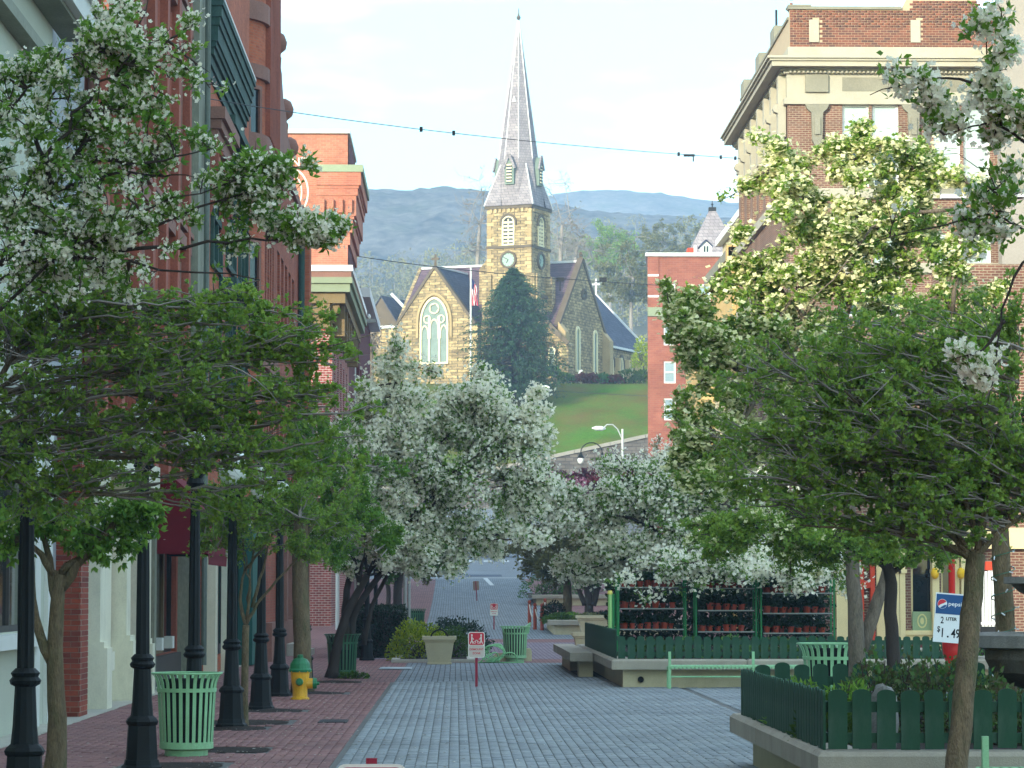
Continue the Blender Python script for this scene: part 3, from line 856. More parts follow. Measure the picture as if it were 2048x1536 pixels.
# fallen petals and leaf scraps on the bricks
rs_ = np.random.default_rng(404); npz = 2600
px_ = np.concatenate([rs_.normal(-2.6, 1.1, npz // 2), rs_.uniform(-5, 4.2, npz - npz // 2)]); py_ = rs_.uniform(28, 72, npz)
px_ = np.clip(px_, -5.1, 4.2); sz_ = rs_.uniform(.010, .028, npz); an_ = rs_.uniform(0, 6.28, npz)
cx_ = np.cos(an_) * sz_; sx_ = np.sin(an_) * sz_; zz_ = np.full(npz, .026)
V_ = np.stack([np.stack([px_ + cx_, py_ + sx_, zz_], 1), np.stack([px_ - sx_ * .6, py_ + cx_ * .6, zz_ + .004], 1), np.stack([px_ - cx_, py_ - sx_, zz_], 1), np.stack([px_ + sx_ * .6, py_ - cx_ * .6, zz_ + .006], 1)], 1).reshape(-1, 3)
stuff(mesh_np('fallen_petals', V_, np.arange(4 * npz).reshape(npz, 4), piecemat('petal_scrap', (214, 208, 196), (112, 92, 62)), rnd=rs_.random(npz) ** 1.0))
# ------------------------------------------------------------------ buildings on the left
def frX(X, D0): return Fr((X, D0, 0), (0, 1, 0), (1, 0, 0))       # street face of the left row: u = distance
def frY(X0, D): return Fr((X0, D, 0), (1, 0, 0), (0, -1, 0))      # face towards the viewer: u = to the right
def LD(px, X=-5.7): return abs(X) * F / abs(911 - px)              # distance of a column px on street plane X
m_stucG = mat('greenish_stucco', (178, 182, 164), var=.07, scale=1.2, fine=30, bump=.2)
m_stucB = mat('grey_stucco', (152, 156, 158), var=.06, scale=1.2, fine=40, bump=.2)
m_trimW = mat('white_trim', (206, 208, 200), var=.06, scale=2)
m_trimD = mat('dark_trim', (70, 66, 62), var=.15, scale=2)
m_creamP = mat('cream_paint', (216, 212, 188), var=.10, scale=2.5, stain=.4, stain_c=(150, 146, 128))
m_glass = glassmat('shop_glass', (24, 32, 34))
m_curt = mat('curtain', (104, 112, 96), var=.25, scale=3, stretch=(6, 6, .3))
m_terra = mat('red_terracotta', (146, 82, 64), var=.25, scale=1.5, bump=.3, stain=.5, stain_c=(98, 54, 48))
m_brown = mat('brownstone', (132, 96, 84), var=.2, scale=1.2, bump=.3)
m_verd = mat('dark_green_copper', (46, 74, 68), var=.35, scale=1.5, stain=.7, stain_c=(92, 116, 104), stretch=(1, 1, .6))
m_brO = brickmat('orange_brick', (176, 98, 68), (154, 80, 58), (150, 108, 88), ms=.008, var=.2)
m_brR = brickmat('red_brick', (158, 86, 66), (130, 70, 56), (138, 104, 88), ms=.008, var=.22)
m_brM = brickmat('maroon_brick', (104, 50, 52), (84, 40, 44), (90, 60, 58), ms=.008, var=.2)
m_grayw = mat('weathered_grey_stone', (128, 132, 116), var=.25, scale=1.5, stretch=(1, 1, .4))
m_brickp = piecemat('old_brick', (152, 74, 54), (110, 50, 42))
m_mortar = mat('mortar', (160, 148, 134), var=.15, scale=8)
m_wood = mat('brown_door', (58, 34, 30), var=.25, scale=3)
m_tan = mat('tan_panel', (120, 104, 78), var=.2, scale=2)
m_awn = mat('maroon_canvas', (108, 24, 36), var=.14, scale=2.5, rough=.9)
m_teal = mat('teal_paint', (38, 88, 80), var=.12, scale=2)
m_white = mat('white_paint', (222, 224, 220), var=.05, scale=3)
m_skyglass = glassmat('pale_window_glass', (132, 150, 156), rough=.12, spec=.7, var=.15)
m_roof = mat('flat_roof', (70, 70, 72), var=.2, scale=.8)

def body(name, m, parent, X, D0, D1, H, back=26, holes=(), side_holes=(), depth=.22, z0=-.3):  # default back depth is stretched so the left row blocks the sun
    """four walls and a roof of a building whose street face lies on plane X (left row faces +X)"""
    s = 1 if X < 0 else -1
    b = MB()
    fx = Fr((X, 0, 0), (0, 1, 0), (s, 0, 0))
    b.wall(fx, D0, D1, z0, H, holes, depth)
    xb = X - s * back
    b.wall(Fr((min(X, xb), D0, 0), (1, 0, 0), (0, -1, 0)), 0, back, z0, H, side_holes, depth)
    b.wall(Fr((min(X, xb), D1, 0), (1, 0, 0), (0, 1, 0)), 0, back, z0, H)
    b.wall(Fr((xb, 0, 0), (0, 1, 0), (-s, 0, 0)), D0, D1, z0, H)
    o = b.build(name, m, parent)
    b = MB(); b.box(min(X, xb) + .02, max(X, xb) - .02, D0 + .02, D1 - .02, H - .15, H - .02); b.build('roof', m_roof, parent)
    return o
def win(fr, u0, u1, z0, z1, parent, fm, pm, d=-.18, fw=.07, bars=(0, 1), name='window', th=.06):
    b = MB()
    b.fbox(fr, u0, u0 + fw, z0, z1, d, d + th); b.fbox(fr, u1 - fw, u1, z0, z1, d, d + th)
    b.fbox(fr, u0 + fw, u1 - fw, z0, z0 + fw, d, d + th); b.fbox(fr, u0 + fw, u1 - fw, z1 - fw, z1, d, d + th)
    for k in range(bars[0]):
        u = u0 + (u1 - u0) * (k + 1) / (bars[0] + 1); b.fbox(fr, u - fw / 2, u + fw / 2, z0 + fw, z1 - fw, d + .004, d + th - .004)
    for k in range(bars[1]):
        z = z0 + (z1 - z0) * (k + 1) / (bars[1] + 1); b.fbox(fr, u0 + fw, u1 - fw, z - fw / 2, z + fw / 2, d + .002, d + th + .01)
    o = b.build(name, fm, parent)
    g = MB(); g.fbox(fr, u0 + .02, u1 - .02, z0 + .02, z1 - .02, d - .03, d + .015); g.build('pane', pm, o)
    return o
def part(name, m, parent, fn, **k):
    b = MB(); fn(b); return b.build(name, m, parent, **k)

# unseen row added behind the viewer on the left to shade the street
for (d0, d1, h, lb) in ((-75, -38, 15, 'unseen brick block added to shade the street, far behind the viewer'), (-37.9, -10, 17, 'unseen brick block added to shade the street, nearer behind the viewer'), (-9.9, 13.8, 13, 'unseen brick block added to shade the street, next to the grey stucco shop')):
    t = thing('shade_block', lb, 'building', (-12, d0, 0))
    body('wall', m_brR, t, -5.7, d0, d1, h)

# 1 grey stucco shop
X = -5.7
t = thing('stucco_shop', 'grey stucco shop with pale cornice and big shop window at the left edge', 'building', (-6, 30, 0))
fx = Fr((X, 0, 0), (0, 1, 0), (1, 0, 0))
body('wall', m_stucB, t, X, 14, 45.7, 10.5, holes=[(41.35, 42.3, .05, 3.3)])
part('front_panel', m_stucG, t, lambda b: b.wall(Fr((X + .14, 0, 0), (0, 1, 0), (1, 0, 0)), 24, 41.0, 0.0, 10.3, [(30.5, 34.6, 1.3, 3.9), (35.2, 39.35, 1.3, 3.9)], .12))
part('panel_edge', m_stucG, t, lambda b: b.fbox(fx, 40.98, 41.02, 0, 10.3, 0, .139))
part('cornice', m_trimW, t, lambda b: (b.fbox(fx, 24, 42.1, 9.62, 9.95, .14, .62), b.fbox(fx, 24, 42.1, 9.95, 10.02, .14, .7)))
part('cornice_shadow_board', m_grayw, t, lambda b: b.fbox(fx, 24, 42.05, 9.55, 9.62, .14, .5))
part('lower_moulding', m_grayw, t, lambda b: b.fbox(fx, 24, 41.6, 8.75, 8.9, .14, .36))
part('coping', mat('blue_grey_coping', (150, 166, 178), var=.08), t, lambda b: b.fbox(fx, 38, 45.8, 10.5, 10.68, -.4, .14))
for a, c in ((30.5, 34.6), (35.2, 39.35)):
    win(fx, a, c, 1.3, 3.9, t, m_trimD, m_glass, d=.03, fw=.08, bars=(2, 0))
part('sill', m_trimW, t, lambda b: b.fbox(fx, 29, 39.7, 1.1, 1.28, .14, .32))
part('corner_board', m_trimW, t, lambda b: b.fbox(fx, 39.5, 40.0, .02, 4.0, .14, .2))
part('corner_board', m_trimW, t, lambda b: b.fbox(fx, 40.75, 41.15, .02, 4.0, .14, .2))
dr = part('door', m_wood, t, lambda b: (b.fbox(fx, 41.36, 42.29, .04, 3.28, -.2, -.14), b.fbox(fx, 41.45, 41.75, .4, 1.6, -.14, -.12), b.fbox(fx, 41.88, 42.2, .4, 1.6, -.14, -.12)))
part('handle', m_lead, dr, lambda b: b.fbox(fx, 41.5, 41.54, 1.0, 1.25, -.12, -.07))
# brick pier with single bricks towards the viewer
pc = part('brick_pier', m_mortar, t, lambda b: b.box(-5.69, -5.352, 43.012, 43.9, 0, 4.2))
bm_ = None
for r in range(54):
    z = .02 + r * .077
    xs_ = [(-5.70, -5.485), (-5.475, -5.345)] if r % 2 else [(-5.70, -5.595), (-5.585, -5.37), (-5.36, -5.345)]
    for a, c in xs_:
        b = MB(); j = rng.uniform(0, .006); b.box(a, c, 43.0 - j, 43.11, z, z + .066); b.build('brick', m_brickp, pc)
for r in range(54):                                                     # courses on the pier's street side
    z = .02 + r * .077
    b = MB()
    for k in range(4):
        y0 = 43.115 + k * .2 + (.1 if r % 2 else 0)
        b.box(-5.36, -5.345 + rng.uniform(0, .004), y0, min(y0 + .19, 43.9), z, z + .066)
    b.build('brick_course', m_brickp, pc)

# 2 dark red gothic front over a cream shopfront
t = thing('gothic_building', 'dark red terracotta gothic facade with tall pointed windows over a cream shopfront', 'building', (-6, 54, 0))
D0, D1 = 45.75, 63.0
bays = [(46.4 + k * 2.36, 46.4 + k * 2.36 + 1.56) for k in range(7)]
holes = [(a, c, z0, z1) for a, c in bays for z0, z1 in ((4.9, 8.1), (9.4, 12.6), (13.9, 17.0))]
body('wall', m_terra, t, X, D0, D1, 19, holes=holes + [(46.9, 48.0, .5, 3.6), (50.9, 52.6, 0.05, 3.6), (55.2, 61.5, .6, 2.9)], depth=.35)
for a, c in bays:
    for z0, z1 in ((4.9, 8.1), (9.4, 12.6), (13.9, 17.0)):
        w = win(fx, a, c, z0, z1, t, m_white, m_skyglass, d=-.3, fw=.09, bars=(1, 1))
        part('sill', m_brown, t, lambda b: b.fprism(Fr((X, a - .1, 0), (1, 0, 0), (0, -1, 0)), [(-.3, z0 + .05), (.34, z0 - .32), (.34, z0 - .42), (-.3, z0 - .42)], -(c - a + .2), 0))
        um = (a + c) / 2
        o_ = [(a - .02, z1 + .02), (um, z1 + .02), (c + .02, z1 + .02)]
        for s in (-1, 1):
            e = a if s < 0 else c
            part('arch_spandrel', m_terra, t, lambda b: b.fprism(fx, [(e, z1 - 1.3), (e + -s * .06, z1 - .95), (e + -s * .3, z1 - .35), (um, z1 + .0), (e, z1 + .01)], -.28, .06))
for k in range(8):
    u = 45.8 + k * 2.36
    part('pier', m_terra, t, lambda b: (b.fbox(fx, u + .06, u + .5, 4.0, 19, 0, .34), b.fbox(fx, u, u + .56, 3.8, 4.2, 0, .42)))
    b = MB()
    for uu in (u - .02, u + .58):
        for za, zb_ in ((4.4, 8.4), (9.0, 13.0), (13.5, 17.4)): b.tube([(X + .12, uu, za), (X + .12, uu, zb_)], .085, 6)
    b.build('colonnette', m_brown if k % 3 == 0 else m_terra, t, smooth=True)
part('string_course', m_brown, t, lambda b: b.fbox(fx, D0, D1, 8.65, 8.9, .0, .3)); part('string_course', m_brown, t, lambda b: b.fbox(fx, D0, D1, 13.15, 13.4, 0, .3))
part('end_pier', m_grayw, t, lambda b: b.fbox(fx, 61.2, 62.9, 3.6, 18, .02, .42))
part('downspout', mat('green_copper_pipe', (104, 114, 106), var=.25, scale=2, stretch=(1, 1, .3)), t, lambda b: b.tube([(X + .52, 62.1, .3), (X + .52, 62.1, 18)], .06, 8))
part('fascia', m_creamP, t, lambda b: b.fbox(fx, 45.76, 53.4, 3.6, 4.0, 0, .45))
for a, wd_, bh in ((45.85, .55, .95), (49.5, .6, 1.0), (52.7, .3, .9)):         # cream pilasters
    part('pilaster', m_creamP, t, lambda b: (b.fbox(fx, a, a + wd_, bh + .04, 3.6, 0, .30), b.fbox(fx, a - .06, a + wd_ + .06, .03, bh, 0, .42),
                                             b.fbox(fx, a - .04, a + wd_ + .04, bh, bh + .09, 0, .37), b.fbox(fx, a - .05, a + wd_ + .05, 3.4, 3.58, 0, .38)))
win(fx, 46.9, 48.0, .5, 3.6, t, m_creamP, m_tan, d=-.12, fw=.1, bars=(0, 0))
part('sill', m_creamP, t, lambda b: b.fbox(fx, 46.6, 48.4, .55, .85, 0, .24))
part('base_panel', m_creamP, t, lambda b: b.fbox(fx, 48.4, 49.4, .05, 3.6, 0, .06))
dr = part('door', m_wood, t, lambda b: (b.fbox(fx, 50.92, 52.58, .06, 3.58, -.3, -.22), b.fbox(fx, 51.1, 51.6, .3, 3.3, -.22, -.2), b.fbox(fx, 51.9, 52.4, .3, 3.3, -.22, -.2)))
part('handle', m_lead, dr, lambda b: b.fbox(fx, 51.68, 51.72, 1.0, 1.3, -.22, -.16))
for k in range(4):
    a = 55.2 + k * 1.575
    win(fx, a, a + 1.575, .6, 2.9, t, m_tan if k % 2 == 0 else m_black, m_glass, d=-.16, fw=.09, bars=(0, 0), name='shop_window')
part('stall_riser', m_trimD, t, lambda b: b.fbox(fx, 55.1, 61.6, .03, .58, 0, .1))
for a in (55.9, 58.0):
    part('mail_slot_box', m_trimW, t, lambda b: b.fbox(fx, a, a + .4, .72, .95, .1, .26))
for a in (53.6, 54.6, 61.8):
    part('pilaster', m_creamP if a < 54 else m_grayw, t, lambda b: b.fbox(fx, a, a + .35, .03, 3.6, 0, .25))
# awning
aw = thing('awning', 'rounded maroon canvas awning over the dark shop windows', 'awning', (X, 58, 2.5))
b = MB()
prof = [(.02, 4.05), (.45, 3.95), (.85, 3.6), (1.1, 3.1), (1.15, 2.75), (1.15, 2.5)]
y0, y1 = 55.3, 59.6
b.add([(X + d, y, z) for y in (y0, y1) for d, z in prof], [(i, i + 1, 7 + i, 6 + i) for i in range(5)])
for y in (y0, y1): b.add([(X + d, y, z) for d, z in prof] + [(X + .02, y, 2.5)], [tuple(range(7))])
b.build('canopy', m_awn, aw)
b = MB()
for i in range(14):
    ya = y0 + i * (y1 - y0) / 14; b.prism([(X + 1.155, ya, 2.5), (X + 1.155, ya + .41, 2.5), (X + 1.155, ya + .34, 2.3), (X + 1.155, ya + .07, 2.3)], (.01, 0, 0))
b.build('valance', m_awn, aw)
b = MB()
for y in (y0 + .05, y1 - .05): b.bar((X, y, 2.52), (X + 1.1, y, 2.52), .03)
b.build('arm', m_black, aw)

# 3 building with the green cornice
XG = -5.28
t = thing('green_cornice_building', 'orange brick building with a huge dark green copper cornice and a brownstone window hood', 'building', (-6, 69, 0))
fg = Fr((XG, 0, 0), (0, 1, 0), (1, 0, 0))
body('wall', m_brO, t, XG, 63.05, 75.9, 17.4, holes=[(64.2, 66.6, 4.8, 8.2), (68.4, 71.0, 4.8, 8.2), (72.4, 75, 4.8, 8.2), (68.4, 71.0, 9.2, 12.2), (72.4, 75, 9.2, 12.2), (64.2, 66.8, 8.8, 11.0), (63.9, 75.2, .4, 3.2)])
part('shaded_street_brick', m_brR, t, lambda b: b.wall(Fr((XG + .02, 0, 0), (0, 1, 0), (1, 0, 0)), 67.4, 68.3, 3.4, 13.0))  # dimness of the street side painted as a darker red brick
for i, (z0, z1, p) in enumerate(((12.75, 12.95, .10), (12.95, 13.15, .2), (13.15, 13.3, .32), (13.3, 13.42, .42), (13.42, 13.75, .50), (13.75, 13.92, .58), (13.92, 14.15, .66), (14.15, 14.28, .74))):
    part('cornice_band', m_verd, t, lambda b: b.box(-30, XG + p * .5, 63.05 - p * .5, 73.0, z0, z1))
part('cornice_cap', m_white, t, lambda b: b.box(-30, XG + .38, 63.05 - .38, 73.0, 14.281, 14.34))
part('hood', m_brown, t, lambda b: (b.box(-9, XG + .42, 62.7, 67.0, 11.75, 12.0), b.box(-9, XG + .34, 62.78, 66.95, 11.55, 11.75), b.box(-9, XG + .26, 62.85, 66.9, 11.25, 11.55)))
for y in (62.75, 66.4):
    b = MB()
    for k in range(26):
        pass
    pts = [(XG + .08 + .26 * (1 - i / 24) * math.cos(i * .42), y, 10.95 - .012 * i + .26 * (1 - i / 24) * math.sin(i * .42)) for i in range(25)]
    b.tube(pts, .07, 6); b.box(XG, XG + .3, y - .18, y + .3, 10.1, 11.25); b.tube([(XG + .12, y, 10.2), (XG + .02, y, 9.5)], [.16, .04], 8)
    b.build('scroll_bracket', m_terra, t)
part('lower_hood', m_verd, t, lambda b: (b.fbox(fg, 66.6, 75.5, 8.55, 8.8, 0, .4), b.fbox(fg, 66.6, 75.5, 12.25, 12.45, 0, .35)))
for (a, c, z0, z1) in ((64.2, 66.6, 4.8, 8.2), (68.4, 71.0, 4.8, 8.2), (72.4, 75, 4.8, 8.2), (68.4, 71.0, 9.2, 12.2), (72.4, 75, 9.2, 12.2), (64.2, 66.8, 8.8, 11.0)):
    win(fg, a, c, z0, z1, t, m_verd, m_glass, d=-.12, fw=.14, bars=(1, 1), th=.2)
for k, (a, c, m, p) in enumerate(((63.9, 66, m_creamP, m_glass), (66, 68.2, m_white, m_skyglass), (68.2, 70, m_trimD, m_glass), (70, 72, m_trimW, m_glass), (72, 75.2, m_teal, m_glass))):
    win(fg, a, c, .4, 3.2, t, m, p, d=-.15, fw=.22, bars=(0, 0), name='shop_window')
for a in (63.2, 67.9): part('shop_pilaster', m_creamP, t, lambda b: b.fbox(fg, a, a + .55, .03, 3.3, 0, .25))
part('shop_pilaster', m_teal, t, lambda b: b.fbox(fg, 73.2, 75.3, .03, 3.4, 0, .35))
part('shop_sign_band', m_creamP, t, lambda b: b.fbox(fg, 63.1, 75.2, 3.25, 3.8, 0, .2))

# 4 red building with the rounded corner
XR = -5.0
t = thing('red_corner_building', 'tall red brick building with a rounded corner bay, stone bands and a stepped gable', 'building', (-6, 84, 0))
fr_ = Fr((XR, 0, 0), (0, 1, 0), (1, 0, 0))
vh = []
for z0, z1 in ((4.6, 7.4), (8.6, 11.2), (12.4, 14.6), (17.0, 20)):
    for k in range(4): vh.append((78.3 + k * 1.05, 78.3 + k * 1.05 + .6, z0, z1))
body('wall', m_brR, t, XR, 78, 82.5, 23, holes=vh)
for h in vh: win(fr_, *h, t, m_terra, m_glass, d=-.2, fw=.08, bars=(0, 1))
body('rear_wall', m_brR, t, XR - .02, 82.55, 95.2, 13.9, holes=[(84 + k * 1.9, 85.2 + k * 1.9, z0, z1) for k in range(5) for z0, z1 in ((4.6, 7.4), (8.6, 11.4))])
for k in range(5):
    for z0, z1 in ((4.6, 7.4), (8.6, 11.4)): win(Fr((XR - .02, 0, 0), (0, 1, 0), (1, 0, 0)), 84 + k * 1.9, 85.2 + k * 1.9, z0, z1, t, m_terra, m_glass, fw=.1)
# rounded corner: quarter drum towards the viewer
b = MB(); n = 12; Rr = 1.7; cx, cy = XR - Rr, 78.0
ring = [(cx + Rr * math.sin(R(a)), cy - Rr * math.cos(R(a))) for a in np.linspace(-30, 90, n)]
for i in range(n - 1):
    (xa, ya), (xb, yb) = ring[i], ring[i + 1]
    b.add([(xa, ya, -.3), (xb, yb, -.3), (xb, yb, 23), (xa, ya, 23)], [(0, 1, 2, 3)])
b.add([(ring[0][0], ring[0][1], -.3), (-31, ring[0][1], -.3), (-31, ring[0][1], 23), (ring[0][0], ring[0][1], 23)], [(0, 1, 2, 3)])
b.build('corner_bay', m_brO, t)  # orange sunlit tone put into the bay's brick colour
for z, h in ((7.6, .5), (11.4, .5), (13.2, .45), (15.1, .35), (16.6, .5)):
    b = MB(); r2 = Rr + .12
    rg = [(cx + r2 * math.sin(R(a)), cy - r2 * math.cos(R(a))) for a in np.linspace(-30, 90, n)]
    for i in range(n - 1):
        (xa, ya), (xb, yb) = rg[i], rg[i + 1]; (xc, yc), (xd, yd) = ring[i], ring[i + 1]
        b.add([(xa, ya, z), (xb, yb, z), (xb, yb, z + h), (xa, ya, z + h), (xc, yc, z), (xd, yd, z), (xd, yd, z + h), (xc, yc, z + h)], [(0, 1, 2, 3), (3, 2, 6, 7), (0, 4, 5, 1)])
    b.fbox(fr_, 78, 82.4, z, z + h, .0, .12)
    b.build('stone_band', m_brown, t)
for z0, z1 in ((8.3, 10.9), (12.0, 12.9 + 2.0), (17.3, 20)):
    for a in (18, 58):
        u = Vector((math.cos(R(a)), math.sin(R(a)), 0)); nn = Vector((math.sin(R(a)), -math.cos(R(a)), 0))
        f2 = Fr(Vector((cx, cy, 0)) + nn * (Rr - .02), u, nn)
        if z0 > 12 and z0 < 13: z0b, z1b = 13.7, 15.05
        else: z0b, z1b = z0, z1
        w_ = part('bay_window', m_brown, t, lambda b: b.fring(f2, [(-.3, z0b), (-.3, z1b), (.3, z1b), (.3, z0b)], [(-.2, z0b), (-.2, z1b - .1), (.2, z1b - .1), (.2, z0b)], 0, .1, closed=True))
        part('pane', m_glass, w_, lambda b: b.fbox(f2, -.2, .2, z0b, z1b - .1, .012, .03))
b = MB()
for k in range(9): b.fbox(fr_, 78.05 + k * .52, 78.05 + k * .52 + .22, 13.7, 23, 0, .14)
b.build('pilaster_strip', m_terra, t)
part('gable', m_brown, t, lambda b: b.fprism(fr_, [(82.45, 13.9), (95.2, 13.9), (95.2, 14.1), (90.5, 14.3), (89.3, 14.9), (87.2, 15.1), (86.2, 15.6), (84.8, 15.8), (84.0, 16.4), (82.45, 16.7)], -.8, .08))
b = MB()
for y, z in ((83.2, 16.9), (86.8, 15.6), (89.6, 14.9)):
    b.lathe([(.09, -.6), (.12, -.2), (.05, -.12), (.24, .05), (.28, .25), (.2, .45), (.03, .55)], 10, (XR, y, z))
b.build('ball_finial', m_brown, t, smooth=True)
part('turret', m_brO, t, lambda b: b.box(-5.55, -4.66, 95.2, 96.3, -.3, 12.9))
part('turret_cap', m_brown, t, lambda b: (b.box(-5.68, -4.53, 95.07, 96.43, 12.9, 13.2), b.box(-5.62, -4.6, 95.12, 96.38, 13.19, 13.36), b.prism([(-5.62, 95.12, 13.35), (-4.6, 95.12, 13.35), (-4.85, 95.3, 14.1), (-5.35, 95.3, 14.1)], (0, 1.2, 0))))
part('turret_band', m_brown, t, lambda b: b.box(-5.6, -4.62, 95.14, 96.36, 10.4, 10.7))
part('downspout', m_verd, t, lambda b: b.tube([(-4.9, 94.9, 0), (-4.9, 94.9, 13)], .1, 8))
part('stone_base', m_brown, t, lambda b: (b.fbox(fr_, 78, 95, -.2, 1.0, .02, .25), b.fbox(fr_, 84, 84.6, 1, 3.4, .02, .3), b.fbox(fr_, 88, 88.6, 1, 3.4, .02, .3)))
part('doorstep', m_conc, t, lambda b: (b.fbox(fr_, 84.8, 87.8, .0, .17, .25, .9), b.fbox(fr_, 84.8, 87.8, .17, .34, .25, .6)))

# 5 small building with ochre bracketed cornice
XB = -5.12
t = thing('bracketed_building', 'narrow brick building with white mortar and an ochre bracketed cornice capped in pale green', 'building', (-6, 132, 0))
m_brW = brickmat('white_mortar_brick', (150, 76, 70), (122, 58, 56), (186, 172, 164), bw=.25, bh=.10, ms=.012, var=.2)
fb = Fr((XB, 0, 0), (0, 1, 0), (1, 0, 0))
body('wall', m_brW, t, XB, 124, 143.5, 14.2, holes=[(126 + k * 3.4, 127.4 + k * 3.4, z0, z1) for k in range(5) for z0, z1 in ((4.5, 7.2), (9, 12))])
for k in range(5):
    for z0, z1 in ((4.5, 7.2), (9, 12)): win(fb, 126 + k * 3.4, 127.4 + k * 3.4, z0, z1, t, m_white, m_glass, fw=.12)
m_och = mat('ochre_paint', (122, 104, 72), var=.2, scale=1.5)
m_pgrn = mat('pale_green_paint', (132, 142, 116), var=.1, scale=1.5)
for z0, z1, p, m in ((12.9, 13.3, .12, m_och), (13.3, 13.7, .3, m_och), (13.7, 14.15, .55, m_och), (14.15, 14.5, .75, m_pgrn), (14.5, 14.75, .85, m_pgrn), (14.75, 15.0, .8, m_brown), (15.0, 15.25, .86, m_white)):
    part('cornice_band', m, t, lambda b: b.box(-30, XB + p, 124 - p, 143.5, z0, z1))
for k in range(7):
    part('bracket', m_och, t, lambda b: b.fbox(fb, 124.3 + k * 2.8, 124.8 + k * 2.8, 12.4, 13.7, 0, .5))
for k in range(4):
    part('bracket', m_och, t, lambda b: b.box(-5.5 - k * 1.6, -5.2 - k * 1.6, 123.5, 124, 12.7, 13.7))

# 6 orange brick building with the ghost sign
XO = -5.3
t = thing('painted_sign_building', 'tall orange brick building with faded painted white letters and oval on its side wall', 'building', (-6, 150, 0))
H6 = WZ(268, 146)
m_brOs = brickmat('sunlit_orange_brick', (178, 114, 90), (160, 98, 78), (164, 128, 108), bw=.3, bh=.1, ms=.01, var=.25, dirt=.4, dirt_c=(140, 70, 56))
body('wall', m_brOs, t, XO, 146, 156, H6)
part('coping', m_trimW, t, lambda b: b.box(-31, XO + .1, 145.8, 156, H6, H6 + .18))
part('shaded_street_face', m_brM, t, lambda b: b.wall(Fr((XO + .04, 0, 0), (0, 1, 0), (1, 0, 0)), 146.02, 156, 0, H6 - .1))  # maroon brick sheet stands in for the shade on this side
xc0 = WX(628, 145.6); zt = WZ(330, 145.6)
for i, (a, c, p) in enumerate(((0, .35, .75), (.35, 1.0, .65), (1.0, 1.15, .55), (1.15, 1.5, .5), (1.5, 2.5, .42), (2.5, 2.65, .32), (2.65, 3.3, .25), (3.3, 3.9, .12))):
    part('corbel_course', m_brOs if i else m_pgrn, t, lambda b: b.box(xc0 + .02, XO + p, 146 - p * .6, 156.6 - i * .03, zt - c, zt - a))
for k in range(4):
    part('corbel_block', m_brOs, t, lambda b: b.box(xc0 + .2 + k * .45, xc0 + .42 + k * .45, 145.55, 145.8, zt - 2.35, zt - 1.7))
part('corner_pier', m_brOs, t, lambda b: b.box(xc0, XO + .02, 145.9, 146.0, 0, zt - 3.9))
m_ghost = mat('faded_white_paint', (226, 206, 190), var=.2, scale=3, stain=.4, stain_c=(196, 130, 100))
fy = Fr((0, 146, 0), (1, 0, 0), (0, -1, 0))
xl, zl = WX(612, 146), WZ(333, 146)
text_mesh('painted_letters', 'PRINT', .62, m_ghost, t, fy, xl, zl, .006, align='RIGHT', depth=.003)
cx_, cz_ = WX(584, 146), WZ(385, 146)
el = lambda a, c: [(cx_ + a * math.cos(q), cz_ + c * math.sin(q)) for q in np.linspace(0, 2 * math.pi, 40, endpoint=False)]
part('painted_oval', m_ghost, t, lambda b: (b.fring(fy, el(.72, 1.12), el(.64, 1.02), .002, .008, closed=True), b.fring(fy, el(.40, .80), el(.34, .72), .002, .008, closed=True)))

# 7 maroon building and utility pole
t = thing('maroon_building', 'dark maroon building with a stepped roofline beyond the ochre cornice', 'building', (-6, 170, 0))
body('wall', m_brM, t, -5.2, 161, 182, 17.6, holes=[(163 + k * 3.6, 164.8 + k * 3.6, z0, z1) for k in range(5) for z0, z1 in ((6, 9), (11, 14))])
for k in range(5):
    for z0, z1 in ((6, 9), (11, 14)): win(Fr((-5.2, 0, 0), (0, 1, 0), (1, 0, 0)), 163 + k * 3.6, 164.8 + k * 3.6, z0, z1, t, m_white, m_glass, fw=.15)
part('cornice', m_lead, t, lambda b: b.box(-31, -4.6, 160.4, 182, 17.6, 18.1))
part('string_course', m_lead, t, lambda b: b.box(-6, -4.9, 160.8, 182, 10, 10.3))
part('roof_ridge', m_slate_b, t, lambda b: b.prism([(-12, 160.9, 18.1), (-5.0, 160.9, 18.1), (-8, 160.9, 20)], (0, 20, 0)))
m_pole = mat('grey_timber_pole', (150, 150, 144), var=.2, scale=2, stretch=(1, 1, .2))
t = thing('utility_pole', 'weathered grey timber utility pole in front of the maroon building', 'utility pole', (WX(704, 158), 158, 1))
x0 = WX(704, 158)
part('pole', m_pole, t, lambda b: b.tube([(x0, 158, 1), (x0, 158, 17.2)], [.24, .17], 10), smooth=True)
part('cross_arm', m_pole, t, lambda b: b.box(x0 - 1, x0 + 1.2, 157.95, 158.1, 16.0, 16.2))
b = MB()
for k in range(4): b.lathe([(.06, 0), (.1, .1), (.05, .25)], 8, (x0 - .8 + k * .55, 158.02, 16.2))
b.build('insulator', m_white, t)
